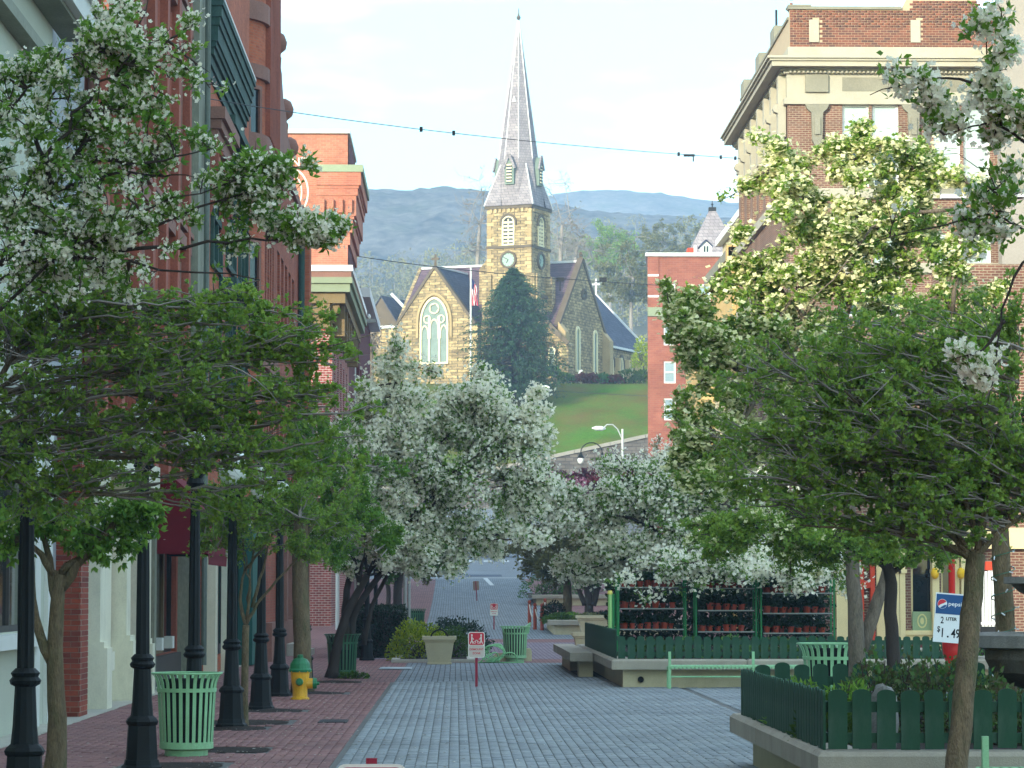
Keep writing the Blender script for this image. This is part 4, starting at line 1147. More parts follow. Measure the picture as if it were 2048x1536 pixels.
# ------------------------------------------------------------------ buildings on the right
m_brC = brickmat('classical_brick_bed', (124, 84, 70), (100, 68, 58), (160, 144, 122), bw=.215, bh=.075, ms=.012, var=.3, dirt=.45, dirt_c=(84, 66, 58))
m_limes = mat('cream_limestone', (168, 162, 144), var=.10, scale=1.5, bump=.2, stain=.35, stain_c=(150, 140, 112))
m_limew = mat('weathered_limestone', (132, 128, 112), var=.2, scale=1.5)
m_bpie = piecemat('parapet_brick', (136, 84, 66), (92, 64, 58))
m_mortC = mat('pale_mortar', (176, 156, 128), var=.12, scale=6)
XC, DC, DE = 11.5, 103.0, 121.0
t = thing('classical_building', 'big brick office building with cream stone cornice, tall parapet and white sash windows', 'building', (15, 110, 0))
fc = Fr((XC, DC, 0), (1, 0, 0), (0, -1, 0)); fl = Fr((XC, 0, 0), (0, 1, 0), (-1, 0, 0))
uX = lambda px: WX(px, DC) - XC
zz = lambda py: WZ(py, DC)
ZC1, ZC0, ZF0 = zz(108), zz(140), zz(200)
wins = [(uX(1692), uX(1746)), (uX(1752), uX(1806)), (uX(1876), uX(1930)), (uX(1936), uX(1990))]
fh = [(a, c, z1 - 2.9, z1) for a, c in wins for z1 in (zz(206), zz(206) - 4.5, zz(206) - 9)]
wl_ = [(104.3 + k * 2.4, 105.7 + k * 2.4, z1 - 2.6, z1) for k in range(7) for z1 in (zz(206), zz(206) - 4.5, zz(206) - 9, zz(206) - 13.4)]
b = MB(); b.wall(fc, 0, 11, -.3, ZF0, fh, .25); b.wall(fl, DC, DE, -.3, ZF0, wl_, .25)
b.wall(Fr((XC, DE, 0), (1, 0, 0), (0, 1, 0)), 0, 11, -.3, ZF0); b.wall(Fr((XC + 11, 0, 0), (0, 1, 0), (1, 0, 0)), DC, DE, -.3, ZF0)
b.build('wall', m_brC, t)
m_blind = glassmat('blind_window_glass', (168, 184, 180), rough=.2, var=.1)
for a, c, z0, z1 in fh: win(fc, a, c, z0, z1, t, m_white, m_blind, d=-.2, fw=.09, bars=(0, 1), name='sash_window')
for a, c, z0, z1 in fh[:6]: part('lower_pane', m_glass, t, lambda b: b.fbox(fc, a + .1, c - .1, z0 + .1, (z0 + z1) / 2 - .08, -.19, -.182))
for a, c, z0, z1 in wl_: win(fl, a, c, z0, z1, t, m_limes, m_glass, d=-.2, fw=.1, bars=(0, 1), name='sash_window')
for z, h, p in ((ZF0 - .12, .22, .12), (zz(206) - 3.3, .35, .15), (zz(206) - 5.9, .35, .15)):
    part('string_course', m_limes, t, lambda b: b.box(XC - p, XC + 11, DC - p, DE - .1, z, z + h))
part('frieze', m_limes, t, lambda b: b.box(XC - .03, XC + 11, DC - .03, DE - .05, ZF0 + .1, ZC0 - .10))
for i, (z0, z1, p) in enumerate(((ZC0 - .10, ZC0 + .0, .14), (ZC0 + .0, ZC0 + .08, .26), (ZC0 + .08, ZC0 + .26, .60), (ZC0 + .26, ZC0 + .34, .68), (ZC0 + .34, ZC0 + .42, .76))):
    part('cornice_band', m_limes if i != 1 else m_limew, t, lambda b: b.box(XC - p, XC + 11 + p, DC - p, DE - .02 * i, z0, z1))
for k in range(60):                                                     # dentils
    b = MB(); b.fbox(fc, .05 + k * .15, .12 + k * .15, ZC0 - .09, ZC0 - .01, .14, .24); b.build('dentil', m_limes, t)
for k in range(40):
    b = MB(); b.fbox(fl, DC + .2 + k * .44, DC + .42 + k * .44, ZC0 - .09, ZC0 - .01, .14, .24); b.build('dentil', m_limes, t)
for px in (1640, 1835):                                                # ornament strips
    u = uX(px)
    part('ornament', m_limew, t, lambda b: (b.fprism(fc, [(u - .42, ZF0 - .14), (u + .42, ZF0 - .14), (u + .34, ZF0 - .3), (u + .2, ZF0 - .42), (u + .17, ZF0 - 1.4), (u, ZF0 - 1.75), (u - .17, ZF0 - 1.4), (u - .2, ZF0 - .42), (u - .34, ZF0 - .3)], 0, .2),
                                            b.fbox(fc, u - .4, u + .4, ZF0 + .3, ZC0 - .14, .03, .14), b.fbox(fc, u - .1, u + .1, ZF0 - 1.2, ZF0 - .6, .2, .27)))
for a, c in ((1692, 1806), (1878, 1960)):
    part('carved_panel', m_limew, t, lambda b: b.fbox(fc, uX(a), uX(c), ZF0 + .35, ZC0 - .22, .03, .05))
for k in range(7):
    part('console', m_limes, t, lambda b: (b.fbox(fl, DC + .3 + k * 2.4, DC + .75 + k * 2.4, ZF0 - 1.2, ZC0 - .12, .03, .3), b.tube([fl.p(DC + .35 + k * 2.4, ZF0 - .2, .32), fl.p(DC + .7 + k * 2.4, ZF0 - .2, .32)], .16, 8)))
part('blocking_course', m_limes, t, lambda b: b.box(XC + .04, XC + 11, DC + .1, DE, ZC0 + .42, zz(90)))
ZP = zz(14)
pw = part('parapet', m_mortC, t, lambda b: (b.box(XC + .12, XC + 11, DC + .2, DC + .5, zz(90), ZP), b.box(XC + .12, XC + .42, DC + .5, DE, zz(90), ZP - .3),
                                          b.fprism(Fr((XC, DC + .2, 0), (1, 0, 0), (0, -1, 0)), [(uX(1815), ZP), (uX(1970), ZP), (uX(1968), zz(-6)), (uX(1925), zz(-24)), (uX(1880), zz(-24)), (uX(1825), zz(-6))], -.3, 0),
                                          b.box(XC + .12, XC + .8, DC + .2, DC + .8, ZP, zz(9))))
# parapet bricks towards the viewer: the largest as single bricks, the rest joined
m_pb = None; cells = []
hb, lb_ = .075, .215
r = 0; z = zz(90) + .006
while z < zz(-20):
    x = XC + .125
    if r % 2: cells.append((x, z, .5)); x += .1185
    while x < XC + 8.6:
        px = 911 + x * F / DC
        lim = ZP if not (1826 < px < 1964) else (zz(-8))
        if px < 1620: lim = zz(9)
        if z + hb < lim and x > XC + .1 and not any(abs(px - q) < 7.5 and zz(82) < z < zz(33) for q in (1637, 1843)): cells.append((x, z, 1))
        x += lb_ + .011
    z += hb + .012; r += 1
V, Fc, rr = [], [], []
base = MB(); base.box(0, lb_, 0, .05, 0, hb); bv = np.array(base.v); bf = np.array(base.f)
step = max(1, len(cells) // 300); nb = 0
for i, (x, z, q_) in enumerate(cells):
    j = -rng.uniform(.004, .012)
    if i % step == 0 and nb < 290:
        if m_pb is None: o = base.build('brick', m_bpie, pw, local=True); m_pb = o.data
        else: o = bpy.data.objects.new('brick', m_pb); COL.objects.link(o); o.parent = pw
        o.location = Vector((x, DC + .2 + j, z)) - Vector(OFF[pw.name]); o.scale = (q_ if q_ == 1 else .48, 1, 1); nb += 1
    else:
        Fc.append(bf + 8 * len(V)); V.append(bv * np.array([q_ if q_ == 1 else .48, 1, 1]) + np.array([x, DC + .2 + j, z])); rr += [rng.random()] * 6
stuff(mesh_np('brick_bond', np.concatenate(V), np.concatenate(Fc), m_bpie, pw, rnd=rr))
for q in (1637, 1843):
    part('stone_strip', m_limes, t, lambda b: b.box(WX(q, DC) - .17, WX(q, DC) + .17, DC + .14, DC + .2, zz(80), zz(35)))
part('parapet_cap', m_limew, t, lambda b: (b.box(XC + .06, WX(1815, DC), DC + .12, DC + .56, ZP, ZP + .1), b.box(XC + .06, XC + .48, DC + .56, DE + .05, ZP - .3, ZP - .2), b.box(XC + .05, XC + .86, DC + .12, DC + .86, zz(9), zz(5))))
for y in (108, 113.5, 119.5):
    part('parapet_block', m_limew, t, lambda b: b.box(XC + .08, XC + .5, y, y + 1.4, ZP - .2, ZP + .35))
part('roof', m_roof, t, lambda b: b.box(XC + .5, XC + 10.9, DC + .5, DE - .1, zz(90) - .1, zz(90)))
part('roof_pipe', m_black, t, lambda b: b.tube([(XC + .6, 112, ZP), (XC + .6, 112, ZP + 1.7)], .05, 6))

# grey block at the right edge
t = thing('grey_block', 'plain tall grey rendered block at the right edge beyond the blossom', 'building', (22, 101, 0))
xg = WX(2012, 101.4)
b = MB(); b.box(xg, xg + 12, 101.4, 102.1, -.2, WZ(-120, 95)); b.build('wall', mat('grey_render', (150, 142, 132), var=.1, scale=.7), t)
b = MB(); b.box(xg - .2, xg + 12, 101.2, 102.15, WZ(-120, 95), WZ(-120, 95) + .3); b.build('coping', m_limew, t)

# low building with the cream shopfront
t = thing('cream_shopfront_building', 'low red brick building with a sunlit cream shopfront and grey fascia on the right', 'building', (16, 84, 0))
DS = 80.0
fs = Fr((0, DS, 0), (1, 0, 0), (0, -1, 0))
xa, xb = WX(1662, DS), WX(2120, DS)
gX = lambda px: WX(px, DS)
gZ = lambda py: WZ(py, DS)
m_shopc = mat('cream_shop_paint', (220, 202, 152), var=.08, scale=2)
m_red_o = mat('orange_red_paint', (190, 66, 40), var=.12, scale=2)
m_sage = mat('sage_panel', (140, 160, 122), var=.1, scale=2)
m_plum = mat('plum_panel', (110, 56, 58), var=.12, scale=2)
b = MB(); xu = gX(1888); b.wall(fs, xa, xb, -.2, 4.2, [(gX(1822), gX(1868), .9, 2.8), (gX(1882), gX(1905), .9, 2.8), (xa + .1, gX(1690), .2, 2.6)], .3)
b.wall(Fr((xa, 0, 0), (0, 1, 0), (-1, 0, 0)), DS, 94, -.2, 4.2); b.wall(Fr((xb, 0, 0), (0, 1, 0), (1, 0, 0)), DS, 94, -.2, 4.2)
b.add([(xa, DS, 4.2), (xb, DS, 4.2), (xb, 94, 4.2), (xa, 94, 4.2)], [(0, 1, 2, 3)])
b.box(xu, xb, DS + .02, 81.5, 4.2, 10.6)
b.build('wall', m_brC, t)
part('fascia', m_limew, t, lambda b: b.fbox(fs, xu, xb, gZ(388), gZ(358), .0, .2))
part('fascia_line', m_white, t, lambda b: b.fbox(fs, xu, xb, gZ(396), gZ(388), .0, .26))
part('shop_panel', m_shopc, t, lambda b: (b.fbox(fs, gX(1672), gX(1722), .25, 2.5, .02, .08), b.fbox(fs, gX(1752), gX(1784), .2, 2.6, .02, .08), b.fbox(fs, gX(1905), gX(1918), .2, 2.9, .02, .1), b.fbox(fs, xa, xb, 2.95, 3.5, .02, .25)))
for a, c in ((1784, 1796), (1797, 1808), (1862, 1876), (1920, 1932)):
    part('column', m_shopc, t, lambda b: (b.fbox(fs, gX(a), gX(c), .2, 2.94, .05, .25), b.fbox(fs, gX(a) - .05, gX(c) + .05, .1, .4, .05, .3), b.fbox(fs, gX(a) - .04, gX(c) + .04, 2.3, 2.4, .05, .3)))
for a in (1716, 1738):
    part('red_post', m_red_o, t, lambda b: (b.fbox(fs, gX(a), gX(a + 9), .0, 2.7, .09, .3),))
part('red_rail', m_red_o, t, lambda b: b.fbox(fs, gX(1716), gX(1747), 1.9, 2.1, .09, .26))
w_ = win(fs, gX(1822), gX(1868), .9, 2.8, t, m_shopc, m_glass, d=-.2, fw=.07, bars=(0, 0), name='shop_window')
win(fs, gX(1882), gX(1905), .9, 2.8, t, m_shopc, m_glass, d=-.2, fw=.07, bars=(0, 0), name='shop_window')
win(fs, xa + .1, gX(1690), .2, 2.6, t, m_shopc, m_glass, d=-.2, fw=.1, bars=(1, 0), name='shop_window')
pn = part('lower_panel', m_sage, t, lambda b: b.fbox(fs, gX(1824), gX(1866), .78, 1.28, .0, .05))
cx_, cz_ = gX(1843), 1.03
el2 = lambda a, c: [(cx_ + a * math.cos(q), cz_ + c * math.sin(q)) for q in np.linspace(0, 2 * math.pi, 20, endpoint=False)]
part('emblem', mat('pale_gold', (206, 200, 140), var=.1), pn, lambda b: (b.fring(fs, el2(.13, .19), el2(.1, .15), .05, .065, closed=True), b.fprism(fs, el2(.05, .09), .05, .06)))
part('stall_riser', m_shopc, t, lambda b: (b.fbox(fs, gX(1808), gX(1862), .15, .78, .02, .1), b.fbox(fs, gX(1806), gX(1864), .66, .76, .1, .16)))
part('riser_panel', m_plum, t, lambda b: b.fbox(fs, gX(1822), gX(1862), .26, .52, .1, .13))
part('base', m_conc, t, lambda b: b.fbox(fs, xa, xb, -.1, .12, .02, .35))
for k, px in enumerate((1866, 1918)):
    part('wall_lamp', mat('yellow_lamp', (226, 180, 40), var=.1), t, lambda b: b.lathe([(.03, 0), (.09, .05), (.11, .15), (.08, .26), (.02, .3)], 10, (gX(px), DS - .35, 2.15)), smooth=True)
# white boarded screen
t = thing('board_screen', 'white vertical board screen with a red cap beside the rough tree trunk with string lights', 'screen', (WX(1985, 74), 74, 0))
for k in range(8):
    xk = WX(1962, 74) + k * .082
    part('board', m_white, t, lambda b: b.box(xk, xk + .062, 73.9, 73.94, .95, 2.35 - .02 * abs(k - 3)))
part('backing', m_black, t, lambda b: b.box(WX(1962, 74) - .03, WX(1962, 74) + .68, 73.95, 74, .0, 2.33))
part('cap', m_red_o, t, lambda b: b.box(WX(1962, 74) + .1, WX(1962, 74) + .45, 73.86, 74.03, 2.34, 2.55))
part('rail', m_white, t, lambda b: b.box(WX(1962, 74) - .03, WX(1962, 74) + .68, 73.86, 73.9, 1.0, 1.06))

# cream and yellow building beyond
t = thing('yellow_building', 'cream and yellow painted building with a white coping between the two brick buildings', 'building', (15, 126, 0))
m_yel = mat('yellow_paint', (198, 166, 108), var=.1, scale=1.2)
m_crm2 = mat('cream_stucco', (206, 192, 158), var=.08, scale=1.2)
body('wall', m_crm2, t, 11.52, 121.1, 133, 15.8, back=9, holes=[(123 + k * 3.2, 124.6 + k * 3.2, z0, z0 + 2.4) for k in range(3) for z0 in (4.5, 8.5)])
fyl = Fr((11.52, 0, 0), (0, 1, 0), (-1, 0, 0))
part('yellow_band', m_yel, t, lambda b: b.fbox(fyl, 121.2, 132.9, 13.1, 15.4, .0, .12))
part('yellow_pilaster', m_yel, t, lambda b: (b.fbox(fyl, 121.15, 121.6, 0, 15.75, .12, .3), b.fbox(fyl, 121.1, 121.8, 15.3, 15.9, .12, .5)))
part('cornice', m_limew, t, lambda b: (b.fbox(fyl, 121.1, 133, 15.4, 15.8, 0, .45),))
part('upper_storey', m_crm2, t, lambda b: b.box(11.9, 20, 121.2, 133, 15.8, 17.2))
part('coping', m_white, t, lambda b: b.box(11.6, 20, 121.1, 133.2, 17.2, 17.5))
for k in range(3):
    for z0 in (4.5, 8.5): win(fyl, 123 + k * 3.2, 124.6 + k * 3.2, z0, z0 + 2.4, t, m_white, m_glass, fw=.1)
t = thing('ochre_building', 'ochre stuccoed side wall glimpsed through the leaves left of the brick office building', 'building', (14, 150, 0))
b = MB(); x0 = WX(1398, 150); b.box(x0, x0 + 9, 150, 158, 0, WZ(640, 150)); b.build('wall', m_yel, t)
b = MB(); b.box(x0 - .2, x0 + 9, 149.8, 158, WZ(640, 150), WZ(632, 150)); b.build('coping', m_white, t)

# far brick building with white windows
t = thing('apartment_building', 'plain pinkish red brick apartment building with small white windows and a white roof edge', 'building', (18, 204, 3))
DF = 200.0
ff = Fr((0, DF, 0), (1, 0, 0), (0, -1, 0))
m_brF = brickmat('pink_brick', (152, 92, 74), (136, 78, 66), (148, 108, 94), bw=.4, bh=.13, ms=.012, var=.24, dirt=.35, dirt_c=(112, 72, 62))
xf, xf2 = WX(1297, DF), WX(1500, DF)
fz = lambda py: WZ(py, DF)
hs = []
for a, c in ((1329, 1353), (1400, 1424)):
    for p0, p1 in ((567, 612), (648, 690), (722, 766), (796, 840)): hs.append((WX(a, DF), WX(c, DF), fz(p1), fz(p0)))
xfb = xf * 222 / DF + .3
b = MB(); b.wall(ff, xf, xf2, 0, fz(512), hs, .2); b.add([(xf, DF, 0), (xfb, 222, 0), (xfb, 222, fz(512)), (xf, DF, fz(512))], [(0, 1, 2, 3)]); b.wall(Fr((xf2, 0, 0), (0, 1, 0), (1, 0, 0)), DF, 222, 0, fz(512))
b.add([(xf, DF, fz(512)), (xf2, DF, fz(512)), (xf2, 222, fz(512)), (xfb, 222, fz(512))], [(0, 1, 2, 3)])
b.build('wall', m_brF, t)
for h in hs: win(ff, *h, t, m_white, m_skyglass, d=-.12, fw=.1, bars=(0, 1), name='sash_window')
part('coping', m_white, t, lambda b: b.prism([(xf - .15, DF - .2, fz(512)), (xf2, DF - .2, fz(512)), (xf2, 222, fz(512)), (xfb - .15, 222, fz(512))], (0, 0, fz(505) - fz(512))))
part('stone_band', m_pgrn, t, lambda b: b.fbox(ff, xf, WX(1390, DF), fz(632), fz(614), 0, .12))
for py in (548, 590): part('stone_lintel', m_white, t, lambda b: b.fbox(ff, xf + .02, xf + .75, fz(py + 4), fz(py), 0, .08))
part('corner_pier', m_brF, t, lambda b: b.fbox(ff, xf, xf + .75, fz(632), fz(512), 0.0, .07))
# slate steeple and dormer behind it
t = thing('slate_turret', 'grey slate pyramid roof with an iron finial behind the apartment building', 'roof', (WX(1428, 245), 245, 20))
xs_, ys_ = WX(1428, 245), 245
part('body', m_limew, t, lambda b: b.box(xs_ - 2, xs_ + 2, ys_ - 2, ys_ + 2, 6, WZ(520, 245)))
part('roof', m_slate_s, t, lambda b: b.add([(xs_ + sx * 2.3, ys_ + sy * 2.3, WZ(520, 245)) for sx, sy in ((-1, -1), (1, -1), (1, 1), (-1, 1))] + [(xs_ + sx * .25, ys_ + sy * .25, WZ(420, 245)) for sx, sy in ((-1, -1), (1, -1), (1, 1), (-1, 1))], [(0, 1, 5, 4), (1, 2, 6, 5), (2, 3, 7, 6), (3, 0, 4, 7), (4, 5, 6, 7)]))
part('finial', m_black, t, lambda b: (b.box(xs_ - .3, xs_ + .3, ys_ - .3, ys_ + .3, WZ(422, 245), WZ(414, 245)), b.tube([(xs_, ys_, WZ(420, 245)), (xs_, ys_, WZ(400, 245))], [.06, .03], 6), b.lathe([(.03, 0), (.12, .1), (.03, .2)], 8, (xs_, ys_, WZ(410, 245)))))
t = thing('dormer_house', 'white gabled dormer and small orange roof peeping over the apartment building', 'house', (WX(1415, 232), 232, 10))
fd = Fr((0, 232, 0), (1, 0, 0), (0, -1, 0)); dX = lambda p: WX(p, 232); dZ = lambda p: WZ(p, 232)
part('dormer', m_white, t, lambda b: b.fprism(fd, [(dX(1404), dZ(520)), (dX(1427), dZ(520)), (dX(1427), dZ(490)), (dX(1415), dZ(480)), (dX(1404), dZ(490))], -1.5, 0))
part('dormer_window', m_glass, t, lambda b: (b.fbox(fd, dX(1410), dX(1414), dZ(503), dZ(491), 0, .03), b.fbox(fd, dX(1416), dX(1420), dZ(503), dZ(491), 0, .03)))
part('dormer_roof', m_slate_b, t, lambda b: (b.bar(fd.p(dX(1402), dZ(492), -.7), fd.p(dX(1415), dZ(479), -.7), .12, 1.7, up=(0, 1, 0)), b.bar(fd.p(dX(1429), dZ(492), -.7), fd.p(dX(1415), dZ(479), -.7), .12, 1.7, up=(0, 1, 0))))
part('roof', m_slate_s, t, lambda b: b.prism([(dX(1370), 232.3, 10), (dX(1445), 232.3, 10), (dX(1445), 232.3, dZ(508)), (dX(1370), 232.3, dZ(508))], (0, 4, 0)))
part('tile_roof', m_red_o, t, lambda b: b.prism([(dX(1374), 231.9, dZ(512)), (dX(1396), 231.9, dZ(512)), (dX(1394), 231.9, dZ(495)), (dX(1378), 231.9, dZ(495))], (0, 1, 0)))
part('chimney', m_white, t, lambda b: b.box(dX(1390), dX(1395), 231.5, 231.85, dZ(512), dZ(491)))
# ------------------------------------------------------------------ street furniture
m_lamp = mat('black_green_iron', (14, 20, 20), var=.3, scale=5, rough=.6, spec=.25, bump=.15)
m_can = mat('mint_green_enamel', (138, 188, 140), var=.14, scale=5, rough=.5, spec=.4, stain=.55, lo=.52, stain_c=(92, 104, 80))
m_canD = mat('dark_green_enamel', (44, 92, 62), var=.12, scale=4, rough=.4, spec=.5)
m_liner = mat('dark_liner', (16, 20, 20), var=.2, scale=3)
m_fence = mat('dark_green_paint', (36, 72, 52), var=.14, scale=5, stretch=(3, 3, .5), stain=.7, stain_c=(76, 96, 82), rough=.8)
m_rim = mat('granite_cap', (160, 152, 136), var=.16, scale=3, fine=26, bump=.4, stain=.5, stain_c=(110, 102, 86))
m_bedwall = mat('cream_concrete', (196, 184, 150), var=.10, scale=2.5, stain=.35, stain_c=(140, 122, 92))
m_globe = mat('milk_glass', (214, 216, 208), var=.04, rough=.3)
def gdist(px_dy): return CZ * F / px_dy

# lamp posts ----------------------------------------------------------------
def lamp():
    t = thing('street_lamp', '', 'street lamp', (0, 0, 0), group='black lamp posts along the left sidewalk')
    b = MB(); b.lathe([(.21, 0), (.21, .05), (.185, .07), (.175, .12)], 8); b.lathe([(.165, .12), (.145, .46), (.16, .47), (.17, .50), (.15, .53), (.115, .56)], 8); b.build('base', m_lamp, t, local=True)
    b = MB(); b.lathe([(.115, .55), (.10, .7), (.085, 1.02)], 12); b.lathe([(.085, 1.02), (.12, 1.04), (.13, 1.07), (.105, 1.10), (.12, 1.13), (.08, 1.17)], 14); b.build('collar', m_lamp, t, local=True)
    b = MB()
    n = 16; prof = [(.072, 1.15), (.066, 2.0), (.056, 2.6), (.052, 3.0)]
    vs = []
    for r, z in prof:
        for k in range(n): a = 2 * math.pi * k / n; q = r * (1 if k % 2 else .86); vs.append((q * math.cos(a), q * math.sin(a), z))
    b.add(vs, [(i * n + k, i * n + (k + 1) % n, i * n + n + (k + 1) % n, i * n + n + k) for i in range(3) for k in range(n)]); b.build('shaft', m_lamp, t, local=True)
    b = MB(); b.lathe([(.05, 3.0), (.11, 3.05), (.08, 3.11), (.12, 3.17), (.13, 3.2)], 12); b.build('lantern_holder', m_lamp, t, local=True)
    b = MB(); b.lathe([(.11, 3.2), (.18, 3.32), (.19, 3.45), (.14, 3.62), (.07, 3.7)], 14); g = b.build('globe', m_globe, t, smooth=True, local=True)
    b = MB(); b.lathe([(.08, 3.68), (.09, 3.72), (.03, 3.78), (.035, 3.84), (.01, 3.9)], 10); b.build('finial', m_lamp, g, local=True)
    return t
lp = lamp()
LAMPS = [(-3.50, 24.6, 'nearest black lamp post at the far left edge, beside the forked tree'),
         (-3.13, 30.2, 'black lamp post just left of the big mint litter bin'),
         (-3.03, 35.0, 'black lamp post standing behind the big mint litter bin'),
         (-2.95, 39.8, 'black lamp post with its own small stone footing beside the thin young tree'),
         (-2.95, 45.8, 'black lamp post between the thin young tree and the hydrant'),
         (-3.02, 51.8, 'black lamp post right behind the yellow and green hydrant, before the thick trunk'),
         (-2.93, 58.8, 'black lamp post partly hidden by the right side of the thick trunk'),
         (-2.32, 79.0, 'black lamp post in front of the clipped dark hedge'),
         (-2.6, 98.0, 'far black lamp post beyond the dark hedge')]
for i, (x, y, lb) in enumerate(LAMPS):
    o = lp if i == 0 else clone(lp, (x, y, 0), rng.uniform(0, 6))
    o.location = (x, y, gz(y) + .012); o['label'] = lb
t = thing('lamp_footing', 'small pale square footing slab under the lamp post beside the thin young tree', 'footing', (-2.95, 39.8, 0))
b = MB(); b.box(-.3, .3, -.3, .3, -.02, .02); b.build('slab', m_conc, t, local=True); LAMPS_FOOT = True

# litter bins ----------------------------------------------------------------
def litter_bin(m, mats_label):
    t = thing('litter_bin', mats_label, 'litter bin', (0, 0, 0), group='slatted steel litter bins')
    b = MB(); b.lathe([(.235, 0), (.235, .07), (.22, .075)], 24); b.build('foot', m, t, local=True)
    b = MB(); b.lathe([(.25, .07), (.295, .085), (.295, .15), (.28, .155)], 32); b.build('bottom_band', m, t, local=True)
    b = MB(); b.lathe([(.24, .1), (.275, .84), (.25, .84), (.22, .12)], 24); b.build('liner', m_liner, t, local=True)
    n = 26; me = None
    for k in range(n):
        a = 2 * math.pi * k / n
        if me is None:
            b = MB(); w = .019
            pr = [(.288, .12), (.318, .72), (.330, .80), (.352, .86), (.378, .895)]
            vs = []
            for r, z in pr: vs += [(r, -w, z), (r, w, z), (r - .008, w, z), (r - .008, -w, z)]
            b.add(vs, [(4 * i + q, 4 * i + (q + 1) % 4, 4 * i + 4 + (q + 1) % 4, 4 * i + 4 + q) for i in range(4) for q in range(4)])
            o = b.build('slat', m, t, local=True); me = o.data
        else:
            o = bpy.data.objects.new('slat', me); COL.objects.link(o); o.parent = t
        o.rotation_euler = (0, 0, a)
    b = MB()
    for r0, z0, w in ((.322, .70, .04), ): b.lathe([(r0 - .012, z0), (r0 + .004, z0), (r0 + .008, z0 + w), (r0 - .008, z0 + w)], 32)
    N = 40; vs = []; fs = []
    for k in range(N):
        a = 2 * math.pi * k / N
        for q in range(6):
            c = 2 * math.pi * q / 6; r = .383 + .011 * math.cos(c); vs.append((r * math.cos(a), r * math.sin(a), .902 + .011 * math.sin(c)))
    for k in range(N):
        for q in range(6): fs.append((k * 6 + q, k * 6 + (q + 1) % 6, (k + 1) % N * 6 + (q + 1) % 6, (k + 1) % N * 6 + q))
    b.add(vs, fs); b.build('rim', m, t, local=True)
    return t
bin1 = litter_bin(m_can, 'big mint green slatted litter bin in the left foreground')
bin1.location = (WX(375, 33.1), 33.1, .01)
bin2 = clone(bin1, (WX(1030, 78), 78, .01), .3, 'mint green slatted litter bin in the middle of the paving by the coiled hose')
b = MB(); b.prism([(.25, -.06, .88), (.42, -.06, 1.0), (.36, -.06, .72), (.3, -.06, .7)], (0, .12, 0)); b.build('handle', m_can, bin2, local=True)
bin3 = clone(bin1, (WX(1662, 44), 44, .01), .5, 'mint green slatted litter bin between the picket fence and the grey tree trunks')
bin3.scale = (1.3, 1.3, 1.15)
bin4 = litter_bin(m_canD, 'dark green slatted litter bin beside the leaning multi-stem tree'); bin4.location = (WX(685, 63.5), 63.5, .01)
bin5 = clone(bin4, (WX(833, 116), 116, gz(116)), 0, 'distant dark green slatted litter bin beyond the dark hedge')

# hydrant ----------------------------------------------------------------
m_hy = mat('yellow_enamel', (222, 168, 30), var=.10, scale=5, rough=.45, spec=.5, stain=.8, stain_c=(132, 92, 36))
m_hg = mat('hydrant_green', (16, 112, 66), var=.2, scale=6, stain=.6, stain_c=(40, 70, 50), rough=.4, spec=.5)
t = thing('fire_hydrant', 'yellow fire hydrant with a green bonnet and green caps on the brick sidewalk', 'fire hydrant', (WX(601, 50.3), 50.3, .01))
b = MB(); b.lathe([(.155, 0), (.155, .03), (.125, .05), (.125, .16), (.145, .30), (.160, .44), (.165, .47)], 18); b.build('barrel', m_hy, t, smooth=False, local=True)
b = MB(); b.lathe([(.19, .46), (.195, .50), (.175, .52), (.165, .60), (.12, .67), (.05, .70), (.05, .74), (.03, .75)], 18); bn = b.build('bonnet', m_hg, t, local=True)
b = MB()
for k in range(8): b.lathe([(.016, .455), (.016, .475)], 6, (.178 * math.cos(k * .785), .178 * math.sin(k * .785), 0))
b.build('bolt', m_hy, bn, local=True)
b = MB(); b.tube([(.0, -.1, .30), (0, -.20, .30)], [.07, .062], 12); o = b.build('front_nozzle', m_hy, t, local=True)
b = MB(); b.tube([(0, -.195, .30), (0, -.235, .30)], [.066, .05], 12); b.tube([(0, -.235, .30), (0, -.26, .30)], .022, 5); b.build('nozzle_cap', m_hg, o, local=True)
b = MB(); b.tube([(.1, 0, .27), (.22, 0, .27)], [.09, .085], 12); o = b.build('side_nozzle', m_hy, t, local=True)
b = MB(); b.tube([(.215, 0, .27), (.28, 0, .27)], [.1, .085], 12); b.tube([(.28, 0, .27), (.32, 0, .27)], .03, 5); b.build('nozzle_cap', m_hg, o, local=True)

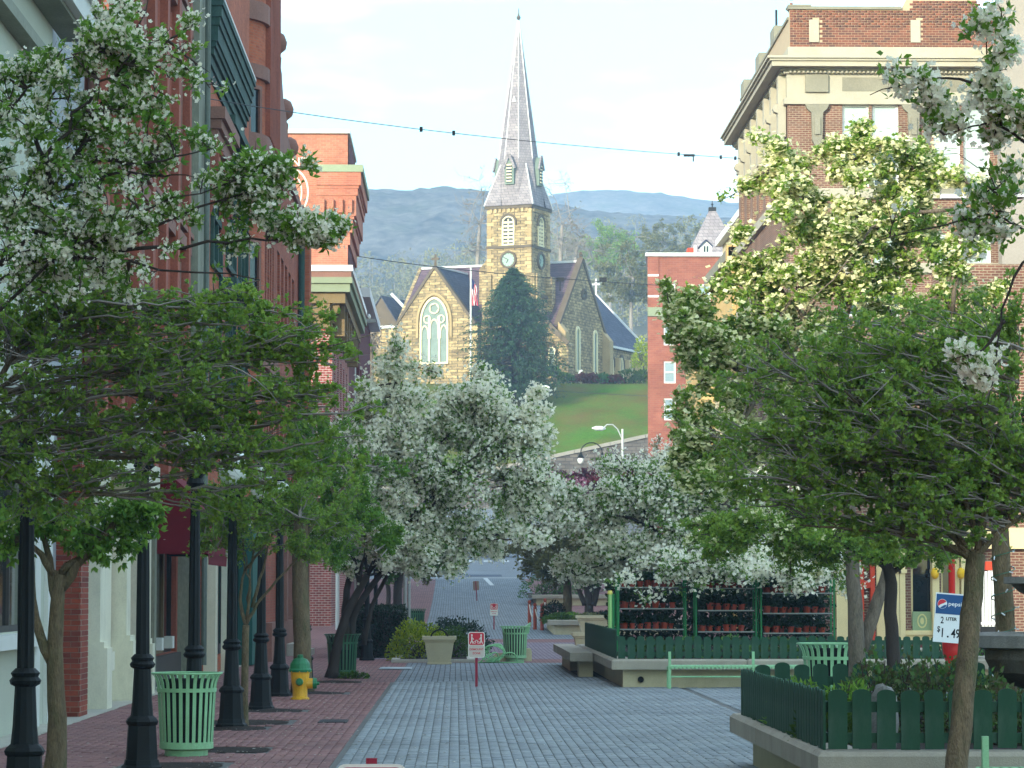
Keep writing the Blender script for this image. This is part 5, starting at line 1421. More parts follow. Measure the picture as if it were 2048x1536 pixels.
# dismount signs ----------------------------------------------------------------
m_srd = mat('sign_red', (196, 40, 56), var=.06, scale=4, rough=.5)
m_sgn = mat('sign_white', (222, 218, 206), var=.05, scale=4, rough=.5)
m_sgt = mat('sign_grey', (196, 182, 170), var=.08, scale=4, rough=.5)
m_post = mat('sign_post_red', (140, 26, 50), var=.15, scale=5, rough=.5)
m_sback = mat('sign_back', (140, 116, 96), var=.12, scale=4, rough=.5)
def rrect(w, z0, z1, r, n=5):
    pts = []
    for cx, cy, a0 in ((w / 2 - r, z1 - r, 0), (-w / 2 + r, z1 - r, 90), (-w / 2 + r, z0 + r, 180), (w / 2 - r, z0 + r, 270)):
        for k in range(n + 1): a = R(a0 + 90 * k / n); pts.append((cx + r * math.cos(a), cy + r * math.sin(a)))
    return pts
def dismount(label, back=False, white=True):
    t = thing('dismount_sign', label, 'sign', (0, 0, 0), group='red dismount signs down the middle of the street')
    fr = Fr((0, 0, 0), (1, 0, 0), (0, -1, 0))
    b = MB(); b.box(-.024, .024, -.0, .03, -.02, 1.07 if not back else 1.03); b.build('post', m_post, t, local=True)
    b = MB(); b.fprism(fr, rrect(.315, .56, 1.045, .045), .004 if not back else -.045, .010 if not back else -.035); pl = b.build('plate', m_sgn if not back else m_sback, t, local=True)
    if back: return t
    b = MB(); b.fprism(fr, rrect(.285, .80, 1.03, .034), .010, .0125); b.build('red_field', m_srd, pl, local=True)
    if not white:
        b = MB(); b.fprism(fr, rrect(.285, .575, .793, .034), .010, .0125); b.build('lower_field', m_sgt, pl, local=True)
    b = MB()
    for s in (-1, 1):
        cx = s * .088
        b.fprism(fr, [(cx + .017 * math.cos(a), .985 + .019 * math.sin(a)) for a in np.linspace(0, 2 * math.pi, 10, endpoint=False)], .0125, .015)
        for (x0, z0, x1, z1, w) in ((cx, .962, cx, .893, .026), (cx, .95, cx - s * .04, .90, .012), (cx, .895, cx + s * .026, .825, .015), (cx, .895, cx - s * .024, .825, .015)):
            b.bar(fr.p(x0, z0, .0138), fr.p(x1, z1, .0138), w, .0024, up=(0, -1, 0))
    for s in (-.5, .5):
        cx = s * .068
        c1 = [(cx + .025 * math.cos(a), .85 + .025 * math.sin(a)) for a in np.linspace(0, 2 * math.pi, 12, endpoint=False)]
        c2 = [(cx + .018 * math.cos(a), .85 + .018 * math.sin(a)) for a in np.linspace(0, 2 * math.pi, 12, endpoint=False)]
        b.fring(fr, c1, c2, .0125, .015, closed=True)
    for p in ((-.034, .85, 0, .895), (.034, .85, 0, .895), (-.02, .89, .03, .89)): b.bar(fr.p(p[0], p[1], .0138), fr.p(p[2], p[3], .0138), .008, .0024, up=(0, -1, 0))
    b.build('pictogram', m_sgn, pl, local=True)
    mt = m_srd
    text_mesh('lettering', 'DISMOUNT', .056, mt, pl, fr, 0, .70, .0125, bold=.001, squeeze=.92)
    text_mesh('lettering', 'ZONE', .056, mt, pl, fr, 0, .625, .0125, bold=.001)
    return t
s1 = dismount('weathered red and grey dismount zone sign on a red post in the middle foreground', white=False); s1.location = (WX(953, 57), 57, 0)
s2 = dismount('whiter red and white dismount zone sign further down the lane'); s2.location = (WX(988, 120), 120, gz(120))
s3 = dismount('distant sign seen from its brown back near the stop line', back=True); s3.location = (WX(954, 158), 158, gz(158)); s3.rotation_euler = (0, R(-4), 0)
s4 = clone(s2, (WX(744, 13.3), 13.3, 0), 0, 'nearest dismount sign, only its red and white top edge in view at the bottom')

# planters, picket fences ----------------------------------------------------------------
def planter(label, x0, x1, y0, y1, zc=.54, ct=.19, over=.12, z0=0.0, group=None):
    t = thing('raised_planter', label, 'planter', (x0, y0, z0), group=group)
    i = over + .10; w = .42
    b = MB()
    b.box(x0 + i, x1 - i, y0 + i, y0 + i + .25, z0 - .2, z0 + zc - ct); b.box(x0 + i, x1 - i, y1 - i - .25, y1 - i, z0 - .2, z0 + zc - ct)
    b.box(x0 + i, x0 + i + .25, y0 + i + .25, y1 - i - .25, z0 - .2, z0 + zc - ct); b.box(x1 - i - .25, x1 - i, y0 + i + .25, y1 - i - .25, z0 - .2, z0 + zc - ct)
    b.build('wall', m_bedwall, t)
    def slab(a, c, d, e):
        bb = MB(); r = .035; za, zb = z0 + zc - ct, z0 + zc
        bb.box(a, c, d, e, za + .0, zb - r); bb.prism([(a, d, zb - r), (c, d, zb - r), (c, e, zb - r), (a, e, zb - r)], (0, 0, 0.0001))
        vs = [(a, d, zb - r), (c, d, zb - r), (c, e, zb - r), (a, e, zb - r), (a + r, d + r, zb), (c - r, d + r, zb), (c - r, e - r, zb), (a + r, e - r, zb)]
        bb.add(vs, [(0, 1, 5, 4), (1, 2, 6, 5), (2, 3, 7, 6), (3, 0, 4, 7), (4, 5, 6, 7)])
        bb.build('cap_slab', m_rim, t)
    n = max(1, round((x1 - x0) / 2.2))
    for k in range(n):
        a = x0 + (x1 - x0) * k / n; c = x0 + (x1 - x0) * (k + 1) / n - .012
        slab(a, c, y0, y0 + w); slab(a, c, y1 - w, y1)
    n = max(1, round((y1 - y0 - 2 * w) / 2.2))
    for k in range(n):
        a = y0 + w + .012 + (y1 - y0 - 2 * w) * k / n; c = y0 + w + (y1 - y0 - 2 * w) * (k + 1) / n - .012
        slab(x0, x0 + w, a, c); slab(x1 - w, x1, a, c)
    b = MB(); b.box(x0 + i + .2, x1 - i - .2, y0 + i + .2, y1 - i - .2, z0, z0 + zc - .06); b.build('soil', m_soil, t)
    return t
def picket_mesh(w, h, th=.02):
    b = MB(); n = 7
    pts = [(-w / 2, 0), (w / 2, 0), (w / 2, h - w * .28)]
    for k in range(1, n): a = math.pi * k / n; pts.append((w / 2 * math.cos(a) if False else w / 2 * math.cos(a), h - w * .28 + w * .28 * math.sin(a)))
    pts.append((-w / 2, h - w * .28))
    b.fprism(Fr((0, 0, 0), (1, 0, 0), (0, -1, 0)), pts, 0, th)
    return b
PM = {}
def picket_fence(label, p0, p1, z0, h, pitch, w, post=True):
    p0 = Vector((*p0, z0)); p1 = Vector((*p1, z0)); d = p1 - p0; L = d.length; d.normalize()
    ang = math.atan2(d.y, d.x)
    t = thing('picket_fence', label, 'fence', tuple(p0), ang)
    b = MB(); b.box(0, L, .003, .04, .05, .13); b.build('rail', m_fence, t, local=True)
    b = MB(); b.box(0, L, .003, .04, h * .62, h * .62 + .085); b.build('rail', m_fence, t, local=True)
    key = (round(w, 3), round(h, 3))
    n = int(L / pitch)
    for k in range(n + 1):
        if key not in PM: o = picket_mesh(w, h).build('picket', m_fence, t, local=True); PM[key] = o.data
        else: o = bpy.data.objects.new('picket', PM[key]); COL.objects.link(o); o.parent = t
        o.location = (w / 2 + k * pitch, 0, rng.normal(0, .005)); o.rotation_euler = (0, rng.normal(0, .006), 0)
    return t
# near right planter
PX0, PY0, PY1 = 2.86, 23.75, 31.4
planter('nearest raised planter with rounded stone cap under the dark green pickets, bottom right', PX0, 9.0, PY0, PY1)
picket_fence('dark green picket fence along the front of the nearest planter', (PX0 + .12, PY0 + .32), (8.6, PY0 + .32), .545, .475, .194, .152)
picket_fence('dark green picket fence seen end-on along the left side of the nearest planter', (PX0 + .10, PY1 - .4), (PX0 + .10, PY0 + .36), .545, .475, .194, .152)
picket_fence('dark green picket fence along the back of the nearest planter, behind the roses', (PX0 + .12, 29.9), (8.6, 29.9), .53, .56, .194, .152)
# second planter with plant racks
QX0, QY0, QY1 = 2.93, 56.4, 73.0
planter('long raised planter under the flower pot racks, with a round drain hole in its front', QX0, 10.6, QY0, QY1)
picket_fence('grey green picket fence along the front of the long planter below the flower pot racks', (QX0 + .14, QY0 + .4), (9.9, QY0 + .4), .545, .42, .18, .135)
picket_fence('dark green picket fence along the left side of the long planter, seen end-on', (QX0 + .12, QY1 - 2.5), (QX0 + .12, QY0 + .44), .545, .55, .18, .135)
t = thing('drain_pipe', 'round black drain hole in the cream front of the long planter', 'drain hole', (WX(1281, 56.6), 56.6, .16))
b = MB(); b.tube([(0, -.02, .0), (0, .15, 0)], .05, 14); b.build('hole', m_liner, t, local=True)
b = MB(); o1 = [(.058 * math.cos(a), .058 * math.sin(a)) for a in np.linspace(0, 6.283, 16, endpoint=False)]; o2 = [(.046 * math.cos(a), .046 * math.sin(a)) for a in np.linspace(0, 6.283, 16, endpoint=False)]
b.fring(Fr((0, 0, 0), (1, 0, 0), (0, -1, 0)), o1, o2, -.0, .03, closed=True); b.build('rim', m_liner, t, local=True)
# stone seat slab at the left of the second planter
t = thing('stone_seat', 'thick stone seat slab on a cream block beside the long planter', 'bench', (2.6, 66, 0))
part('seat', m_rim, t, lambda b: b.box(2.42, 2.90, 63.5, 74.5, .34, .52))
part('support', m_bedwall, t, lambda b: (b.box(2.62, 2.92, 63.9, 64.7, 0, .338), b.box(2.62, 2.92, 69, 74, 0, .338)))
# far planters
planter('pale stone raised planter with low green plants behind the tapered planter pot', WX(1096, 113), 9.0, 112.5, 122, z0=gz(114))
planter('most distant raised planter with a cream front near the wooden posts', WX(1063, 152), 9, 151, 160, z0=gz(152) - .02)
# tapered pots
def stone_pot(label, x, y, w, h, z=0.0):
    t = thing('tapered_planter', label, 'planter', (x, y, z), group='square tapered stone planters')
    fr_l = [(.36, 0), (.36, .05), (.33, .06), (.43, .80), (.46, .81), (.46, .86), (.5, .88), (.5, 1.0), (.44, 1.0), (.42, .93)]
    b = MB(); vs = []
    for q, zq in fr_l: vs += [(sx * q * w, sy * q * w, zq * h) for sx, sy in ((-1, -1), (1, -1), (1, 1), (-1, 1))]
    n = len(fr_l)
    b.add(vs, [(4 * i + k, 4 * i + (k + 1) % 4, 4 * i + 4 + (k + 1) % 4, 4 * i + 4 + k) for i in range(n - 1) for k in range(4)])
    b.build('pot', m_bedwall, t, local=True)
    b = MB(); b.box(-.33 * w, .33 * w, -.33 * w, .33 * w, .62 * h, .92 * h); b.build('soil', m_soil, t, local=True)
    return t
sp1 = stone_pot('tapered square stone planter with a dark hoop in front of the yellow-green bush', WX(879, 75.3), 75.3, .85, .70)
b = MB(); b.tube([(.22 * math.cos(a), 0, .62 + .24 * math.sin(a)) for a in np.linspace(0, math.pi, 14)], .022, 6); b.build('hoop', m_black, sp1, local=True)
stone_pot('larger tapered stone planter in front of the pale raised planter on the right', WX(1187, 108.5), 108.5, 1.26, .82, gz(108))
stone_pot('tapered stone planter half hidden behind the stone seat slab', WX(1176, 80), 80, .85, .72)

# green bench -------------------------------------------------------------
def bench(label, x0, x1, y, z0=0):
    t = thing('slatted_bench', label, 'bench', (x0, y, z0), group='mint green slatted steel benches')
    L = x1 - x0
    for k in range(2 if L < 2.8 else 3):
        x = k * L / ((2 if L < 2.8 else 3) - 1)
        b = MB(); b.box(x - .025, x + .025, -.03, .02, 0, .70); b.box(x - .025, x + .025, .38, .43, 0, .42); b.box(x - .02, x + .02, .02, .38, .36, .42); b.build('leg', m_can, t, local=True)
    b = MB(); b.tube([(0, -.02, .42), (L, -.02, .42)], .03, 8); b.tube([(0, .40, .42), (L, .40, .42)], .025, 8); b.build('seat_rail', m_can, t, local=True)
    b = MB(); b.tube([(0, 0, .235), (L, 0, .235)], .018, 6); b.build('stretcher', m_can, t, local=True)
    n = int(L / .075)
    mesh = None
    for k in range(n):
        x = .05 + k * (L - .1) / (n - 1)
        if mesh is None: b = MB(); b.box(-.022, .022, -.045, .41, .43, .445); b.box(-.022, .022, -.052, -.045, .385, .445); o = b.build('slat', m_can, t, local=True); mesh = o.data
        else: o = bpy.data.objects.new('slat', mesh); COL.objects.link(o); o.parent = t
        o.location = (x, 0, 0)
    return t
bench('long mint green slatted bench in front of the long planter', WX(1338, 55.8), WX(1338, 55.8) + 3.1, 55.7)
bench('mint green slatted bench, only its corner visible at the bottom right', WX(1962, 23.1), WX(1962, 23.1) + 2.2, 23.0)

# plant racks with pots -------------------------------------------------------------
m_gpost = mat('bright_green_post', (24, 116, 62), var=.12, scale=5, rough=.5)
m_rail = mat('pale_shelf_edge', (136, 140, 136), var=.15, scale=3, rough=.5)
m_pot = mat('terracotta_pot', (150, 62, 42), var=.14, scale=6, rough=.8)
m_dkl = leafmat('dark_bedding_leaf', (34, 62, 30), (22, 42, 24))
DR = 62.5
def leaf_ball(name, m, parent, n, rx, ry, rz, c, ls, seed=0):
    r2 = np.random.default_rng(seed)
    p = r2.normal(0, 1, (n, 3)); p /= np.linalg.norm(p, axis=1)[:, None]; p *= r2.uniform(.5, 1, (n, 1)); p[:, 2] = np.abs(p[:, 2])
    p = p * np.array([rx, ry, rz]) + np.array(c)
    d = r2.normal(0, 1, (n, 3)); d /= np.linalg.norm(d, axis=1)[:, None]
    e = np.cross(d, r2.normal(0, 1, (n, 3))); e /= np.linalg.norm(e, axis=1)[:, None]
    V = np.stack([p, p + d * ls * .5 + e * ls * .28, p + d * ls, p + d * ls * .5 - e * ls * .28], 1).reshape(-1, 3)
    return mesh_np(name, V, np.arange(4 * n).reshape(n, 4), m, parent, rnd=r2.random(n))
pot_proto = thing('flower_pot', 'terracotta flower pot with a dark green seedling on a green plant rack', 'flower pot', (0, 0, 0), group='terracotta pots on the plant racks')
b = MB(); b.lathe([(.05, 0), (.068, .105), (.076, .105), (.078, .135), (.065, .135), (.06, .115)], 10); b.build('pot', m_pot, pot_proto, local=True)
leaf_ball('plant', m_dkl, pot_proto, 90, .11, .11, .19, (0, 0, .13), .08)
first = True
for bi, (pa, pb, zs_) in enumerate(((1236, 1371, (1.03, 1.46, 1.90)), (1392, 1512, (.98, 1.42, 1.88)), (1522, 1668, (.95, 1.36, 1.78)))):
    xa_, xb_ = WX(pa, DR), WX(pb, DR)
    lb = ('plant rack at the left end of the long planter', 'middle plant rack behind the picket fence, next to the reddish trunk', 'right-hand plant rack nearest the grey tree trunks')[bi]
    rk = thing('plant_rack', 'bright green steel ' + lb, 'plant rack', (xa_, DR, .5))
    for x in (xa_, xb_):
        for y in (DR, DR + .55): part('post', m_gpost, rk, lambda b: b.bar((x, y, .48), (x, y, 2.12 if bi == 0 else 2.05), .055 if bi == 0 and x == xa_ else .035))
    for z in zs_:
        sh = part('shelf', m_liner, rk, lambda b: b.box(xa_ + .04, xb_ - .04, DR, DR + .55, z - .03, z - .004))
        part('shelf_edge', m_rail, sh, lambda b: b.box(xa_ + .04, xb_ - .04, DR - .025, DR - .003, z - .02, z + .008))
        n = int((xb_ - xa_ - .1) / .165)
        for row in (0, 1):
            for k in range(n):
                if rng.random() < .16: continue
                if first: o = pot_proto; first = False
                else: o = dup(pot_proto)
                o.location = (xa_ + .14 + k * .165 + rng.normal(0, .008), DR + .12 + row * .28, z + .002); o.rotation_euler = (0, 0, rng.uniform(0, 6)); o['label'] = 'terracotta pot, %s from the left in the %s row, %s shelf of the %s rack' % (('first', 'second', 'third', 'fourth', 'fifth', 'sixth', 'seventh', 'eighth', 'ninth', 'tenth')[min(k, 9)], ('front', 'back')[row], ('bottom', 'middle', 'top')[zs_.index(z)], ('left-hand', 'middle', 'right-hand')[bi])
                q = rng.uniform(.78, 1.15); o.scale = (q, q, q)
lt = thing('lime_post', 'lime and pale green tube post at the left end of the plant racks', 'post', (WX(1221, 61), 61, .5))
part('tube', mat('lime_tube', (150, 196, 120), var=.1, scale=3, rough=.4), lt, lambda b: b.tube([(WX(1220, 61), 61, .4), (WX(1220, 61), 61, 1.75)], .045, 10))
part('edge_strip', m_gpost, lt, lambda b: b.box(WX(1220, 61) + .046, WX(1220, 61) + .09, 60.97, 61.03, .4, 1.76))
part('end_cap', mat('yellow_cap', (226, 210, 110), var=.05), lt, lambda b: b.lathe([(.05, 0), (.055, .03), (.04, .08)], 10, (WX(1220, 61), 61, 1.75)))
mt_ = thing('milk_crate_board', 'pale board leaning in the planting behind the picket fence', 'board', (WX(1612, 61), 61, .6))
b = MB(); b.prism([(-.07, 0, .0), (.1, 0, -.05), (.06, 0, .12), (-.06, 0, .14)], (0, .03, 0)); b.build('panel', m_trimW, mt_, local=True)

# wooden posts with rope -------------------------------------------------------------
m_wpost = mat('rusty_wood_post', (150, 70, 52), var=.2, scale=4, stretch=(1, 1, .3))
m_rope = mat('white_rope', (206, 200, 188), var=.1, scale=8)
wp = []
for (px, D, lb) in ((1059, 124, 'dark leftmost of the wooden rope posts by the distant planter'), (1070, 120, 'middle wooden rope post by the distant planter'), (1084, 119, 'right-hand wooden rope post by the distant planter'), (1090, 127, 'rear wooden rope post close to the distant planter wall')):
    x = WX(px, D); z = gz(D)
    t = thing('rope_post', lb, 'post', (x, D, z), group='wooden rope posts')
    b = MB(); b.lathe([(.075, 0), (.075, .88), (.05, .92), (.08, .97), (.07, 1.03), (.02, 1.07)], 10); b.build('post', m_wpost, t, local=True)
    wp.append(Vector((x, D, z + .9)))
for i, (a, c, lb) in enumerate(((0, 1, 'white rope sagging between the left and middle wooden posts'), (1, 2, 'white rope sagging between the middle and right wooden posts'), (2, 3, 'white rope from the right wooden post to the rear post'))):
    t = thing('rope', lb, 'rope', tuple(wp[a]))
    A, B = wp[a], wp[c]
    part('cord', m_rope, t, lambda b: b.tube([A.lerp(B, s) + Vector((0, 0, -.5 * 4 * s * (1 - s) * .9)) for s in np.linspace(0, 1, 9)], .022, 6))
t = thing('rope', 'taut white rope running down from the right wooden post into the plants', 'rope', tuple(wp[2]))
part('cord', m_rope, t, lambda b: b.tube([wp[2], W(1112, 1232, 119)], .02, 6))

# coil of hose, kerbs round the left bed -------------------------------------------------------------
cx_, cy_ = WX(988, 76.5), 76.5
t = thing('coiled_hose', 'pale green coiled hose heaped on the paving between the sign and the mint litter bin', 'hose', (cx_, cy_, 0))
m_hose = mat('pale_green_hose', (128, 186, 130), var=.1, scale=5, rough=.5)
b = MB()
for k in range(7):
    r = .30 - .018 * k; pts = [(r * math.cos(a) + .02 * k - .05, .1 * math.sin(a * 1.0) + .02 * k, .30 + (r * .92) * math.sin(a)) for a in np.linspace(0, 2 * math.pi, 26)]
    b.tube([(p[0] + rng.normal(0, .02), p[1] * 1.6 + rng.normal(0, .02), p[2] * (.72 + .04 * k) + .02) for p in pts], .013, 6, cap=False)
b.build('coil', m_hose, t, smooth=True, local=True)
b = MB()
for k in range(5):
    a0 = rng.uniform(0, 6); pts = [(-.28 + .2 * k + .1 * math.cos(a0 + s * 4), .12 * math.sin(a0 + s * 3) - .15, .02 + .25 * max(0, math.sin(s * 3.1)) * (k % 2)) for s in np.linspace(0, 1, 12)]
    pts = [(p[0] + (s - .5) * .5, p[1], p[2]) for p, s in zip(pts, np.linspace(0, 1, 12))]
    b.tube(pts, .018, 6, cap=False)
b.build('loose_loop', m_hose, t, smooth=True, local=True)
t = thing('bed_kerb', 'low pale kerb round the planting bed with the yellow-green bush', 'kerb', (-1, 76.6, 0))
b = MB(); x0, x1 = WX(783, 76.8), WX(950, 76.8)
part('kerb_stone', m_conc, t, lambda b: b.box(x0, x1, 76.7, 76.95, -.02, .09)); part('kerb_stone', m_conc, t, lambda b: b.box(x0, x0 + .2, 76.96, 90, -.02, .09)); part('kerb_stone', m_conc, t, lambda b: b.box(x1 - .2, x1, 76.96, 90, -.02, .09))
part('soil', m_soil, t, lambda b: b.box(x0 + .2, x1 - .2, 76.95, 90, 0, .07))
for px, lb in ((1002, 'low rounded pale stone just right of the coiled hose'), (1056, 'rounded pale stone block right of the mint litter bin')):
    t = thing('kerb_block', lb, 'stone block', (WX(px, 78.5), 78.5, 0))
    b = MB(); w = .2 if px < 1010 else .09
    b.fprism(Fr((0, 0, 0), (1, 0, 0), (0, -1, 0)), [(-w, 0), (w, 0), (w, .16 if px < 1010 else .26), (w * .6, .22 if px < 1010 else .34), (-w * .6, .22 if px < 1010 else .34), (-w, .16 if px < 1010 else .26)], 0, .3); b.build('stone', m_bedwall, t, local=True)
t = thing('grey_post', 'pale grey twin pole behind the yellow-green bush', 'pole', (WX(812, 86), 86, 0))
part('pole', m_pole, t, lambda b: (b.tube([(WX(810, 86), 86, 0), (WX(810, 86), 86, 2.7)], .055, 8), b.tube([(WX(818, 86), 86.1, .9), (WX(818, 86), 86.1, 2.7)], .045, 8)))
part('bracket', m_pole, t, lambda b: b.box(WX(810, 86) - .08, WX(818, 86) + .1, 85.95, 86.15, .95, 1.05))

# price sign on its red stand -------------------------------------------------------------
D = 45.0
t = thing('price_sign', 'white and blue soda price board reading 2 liter $1.49, tilted against a red stand', 'sign', (WX(1898, D), D, .5))
c = W(1898, 1236, D); tl = R(4.5)
fr = Fr((c.x, D, 0), (math.cos(tl), 0, -math.sin(tl)), (0, -1, 0))
class FrT:
    def __init__(s, o, a): s.o = o; s.u = Vector((math.cos(a), 0, -math.sin(a))); s.w = Vector((math.sin(a), 0, math.cos(a))); s.n = Vector((0, -1, 0))
    def p(s, u, z, d): return s.o + s.u * u + s.w * z + s.n * d
ft = FrT(Vector((c.x, D, c.z)), tl)
m_blue = mat('soda_blue', (14, 74, 128), var=.05, rough=.4); m_ink = mat('black_print', (18, 18, 20), var=.05); m_wprint = mat('white_print', (228, 230, 230), var=.02, rough=.4); m_rprint = mat('red_print', (206, 40, 56), var=.03, rough=.4); m_lblue = mat('light_blue_print', (80, 150, 200), var=.03, rough=.4)
b = MB(); b.fbox(ft, -.22, .22, -.37, .37, -.012, 0); bd = b.build('board', m_wprint, t)
b = MB(); b.fbox(ft, -.208, .206, .055, .35, .0, .003); b.build('blue_field', m_blue, bd)
def circ(cx, cy, r, a0, a1, n=18): return [(cx + r * math.cos(a), cy + r * math.sin(a)) for a in np.linspace(a0, a1, n)]
lx, lz, lr = -.115, .205, .072
b = MB(); b.fprism(ft, circ(lx, lz, lr, 0, 2 * math.pi, 25)[:-1], .003, .005); b.build('logo_disc', m_wprint, bd)
b = MB(); b.fprism(ft, circ(lx, lz, lr * .94, R(30), R(215)) + [(lx - .03, lz - .012), (lx + .02, lz + .01)], .005, .0065); b.build('logo_red', m_rprint, bd)
b = MB(); b.fprism(ft, circ(lx, lz, lr * .94, R(-118), R(-8)) + [(lx + .028, lz - .018), (lx - .01, lz - .045)], .005, .0065); b.build('logo_blue', m_blue, bd)
text_mesh('lettering', 'pepsi', .088, m_wprint, bd, ft, .078, .185, .003, bold=.001, squeeze=1.12)
text_mesh('lettering', '2', .14, m_ink, bd, ft, -.10, -.085, .001, bold=.002, squeeze=.7)
text_mesh('lettering', 'LITER', .066, m_ink, bd, ft, .035, -.035, .001, bold=.002)
text_mesh('lettering', '$', .12, m_ink, bd, ft, -.145, -.215, .001, bold=.002, squeeze=.75)
text_mesh('lettering', '1', .19, m_ink, bd, ft, -.085, -.29, .001, bold=.003, squeeze=.7)
text_mesh('lettering', '.', .19, m_ink, bd, ft, .0, -.29, .001, bold=.003)
text_mesh('lettering', '49', .19, m_ink, bd, ft, .115, -.29, .001, bold=.003, squeeze=.72)
t = thing('red_stand', 'bright red pole with a flared red base behind the soda price board', 'post', (WX(1905, D + .3), D + .3, 0))
m_redp2 = mat('bright_red_paint', (196, 34, 26), var=.08, scale=3, rough=.4)
part('pole', m_redp2, t, lambda b: b.tube([(WX(1904, D + .3), D + .3, .5), (WX(1904, D + .3), D + .3, 2.3)], .05, 10))
part('base', m_redp2, t, lambda b: b.lathe([(.09, .3), (.11, .72), (.16, .86), (.175, 1.08), (.05, 1.1)], 16, (WX(1906, D + .3), D + .3, 0)), smooth=True)

# fountain -------------------------------------------------------------
m_fount = mat('dark_fountain_stone', (88, 78, 64), var=.25, scale=3, bump=.5, stain=.6, stain_c=(120, 124, 120))
m_fount2 = mat('fountain_rim', (128, 126, 120), var=.2, scale=3, bump=.4, stain=.5, stain_c=(80, 76, 66))
FX, FY = WX(2112, 27.8), 27.8
t = thing('fountain', 'tiered dark stone fountain with a wide grey-rimmed bowl at the right edge', 'fountain', (FX, FY, .5))
part('pedestal', m_fount, t, lambda b: b.lathe([(.5, .4), (.5, .55), (.3, .65), (.26, .85), (.3, .92)], 20, (FX, FY, 0)))
part('lower_bowl', m_fount, t, lambda b: b.lathe([(.28, .9), (.42, .94), (.60, 1.06), (.66, 1.18), (.66, 1.27), (.60, 1.27)], 32, (FX, FY, 0)), smooth=False)
part('lower_rim', m_fount2, t, lambda b: b.lathe([(.66, 1.27), (.74, 1.29), (.74, 1.40), (.71, 1.425), (.62, 1.42), (.60, 1.30)], 32, (FX, FY, 0)))
part('stem', m_fount, t, lambda b: b.lathe([(.2, 1.2), (.15, 1.45), (.13, 1.7), (.2, 1.76)], 16, (FX, FY, 0)))
part('upper_bowl', m_fount, t, lambda b: b.lathe([(.2, 1.74), (.34, 1.8), (.42, 1.88)], 28, (FX, FY, 0)))
part('upper_rim', m_fount2, t, lambda b: b.lathe([(.42, 1.87), (.48, 1.88), (.48, 1.94), (.4, 1.94), (.36, 1.88)], 28, (FX, FY, 0)))

# street lights near the church -------------------------------------------------------------
m_alu = mat('grey_aluminium', (186, 190, 188), var=.08, scale=2, rough=.45)
def cobra(label, pole_px, y_top, y_base, head_px, head_py, D):
    t = thing('street_light', label, 'street light', (WX(pole_px, D), D, gz(D)))
    a = W(pole_px, y_top, D)
    part('pole', m_alu, t, lambda b: b.tube([(a.x, D, min(a.z - 3, WZ(y_base, D))), (a.x, D, a.z)], [.13, .09], 8))
    h = W(head_px, head_py, D - 1); m = a.lerp(h, .5) + Vector((0, 0, .35)); s = a + Vector((0, 0, -.9))
    part('arm', m_alu, t, lambda b: b.tube([s, s.lerp(m, .5) + Vector((0, 0, .25)), m, m.lerp(h, .6) + Vector((0, 0, .2)), h], .055, 6))
    d = (h - a).normalized(); d.z = 0
    hd = part('head', m_white, t, lambda b: (b.tube([h - d * .25, h + d * .1, h + d * .7, h + d * 1.1], [.07, .2, .19, .06], 8)))
    return t
cobra('grey street light with a white cobra head arching left over the grass bank', 1245, 858, 1000, 1206, 857, 255)
cobra('half hidden street light whose white cobra head peeks out over the white blossom', 1052, 790, 1000, 1080, 776, 250)
t = thing('pendant_lamp', 'old-fashioned dark gooseneck lamp with a white pendant globe below the grass bank', 'street light', (WX(1200, 240), 240, gz(240)))
x0 = WX(1205, 240)
part('pole', m_lamp, t, lambda b: b.tube([(x0, 240, gz(240)), (x0, 240, WZ(905, 240))], .1, 8))
pts = [(WX(1205 - 18 * (1 - math.cos(a)) * 1.2, 240), 240, WZ(905 - 20 * math.sin(a), 240)) for a in np.linspace(0, math.pi, 10)]
part('gooseneck', m_lamp, t, lambda b: b.tube(pts, .05, 6)); hx, hy, hz = pts[-1]
part('hood', m_lamp, t, lambda b: b.lathe([(.04, .45), (.1, .3), (.28, .0), (.26, -.03), (.1, .15)], 12, (hx, hy, hz - .4)))
part('globe', m_globe, t, lambda b: b.lathe([(.2, .0), (.27, -.2), (.22, -.42), (.06, -.52)], 12, (hx, hy, hz - .4)), smooth=True)
# church yard lamp, white down pipe
t = thing('yard_lamp', 'thin dark lamp post on the lawn edge before the church', 'lamp post', (WX(1113, 320), 320, 24))
part('pole', m_lamp, t, lambda b: b.tube([(WX(1113, 320), 320, 23.5), (WX(1113, 320), 320, WZ(700, 320))], .07, 6))
part('arm', m_lamp, t, lambda b: b.bar((WX(1113, 320), 320, WZ(702, 320)), (WX(1109, 320), 320, WZ(714, 320)), .1))
part('sign_box', m_sback, t, lambda b: b.box(WX(1106, 320), WX(1114, 320), 319.8, 319.95, WZ(770, 320), WZ(750, 320)))
t = thing('white_standpipe', 'white bent standpipe against the dim church gable', 'pipe', (WX(1158, 328), 328, 24))
part('pipe', m_white, t, lambda b: b.tube([W(1158, 766, 327.5), W(1158, 748, 327.5), W(1160, 743, 327.5), W(1165, 741, 327.5)], .12, 8))
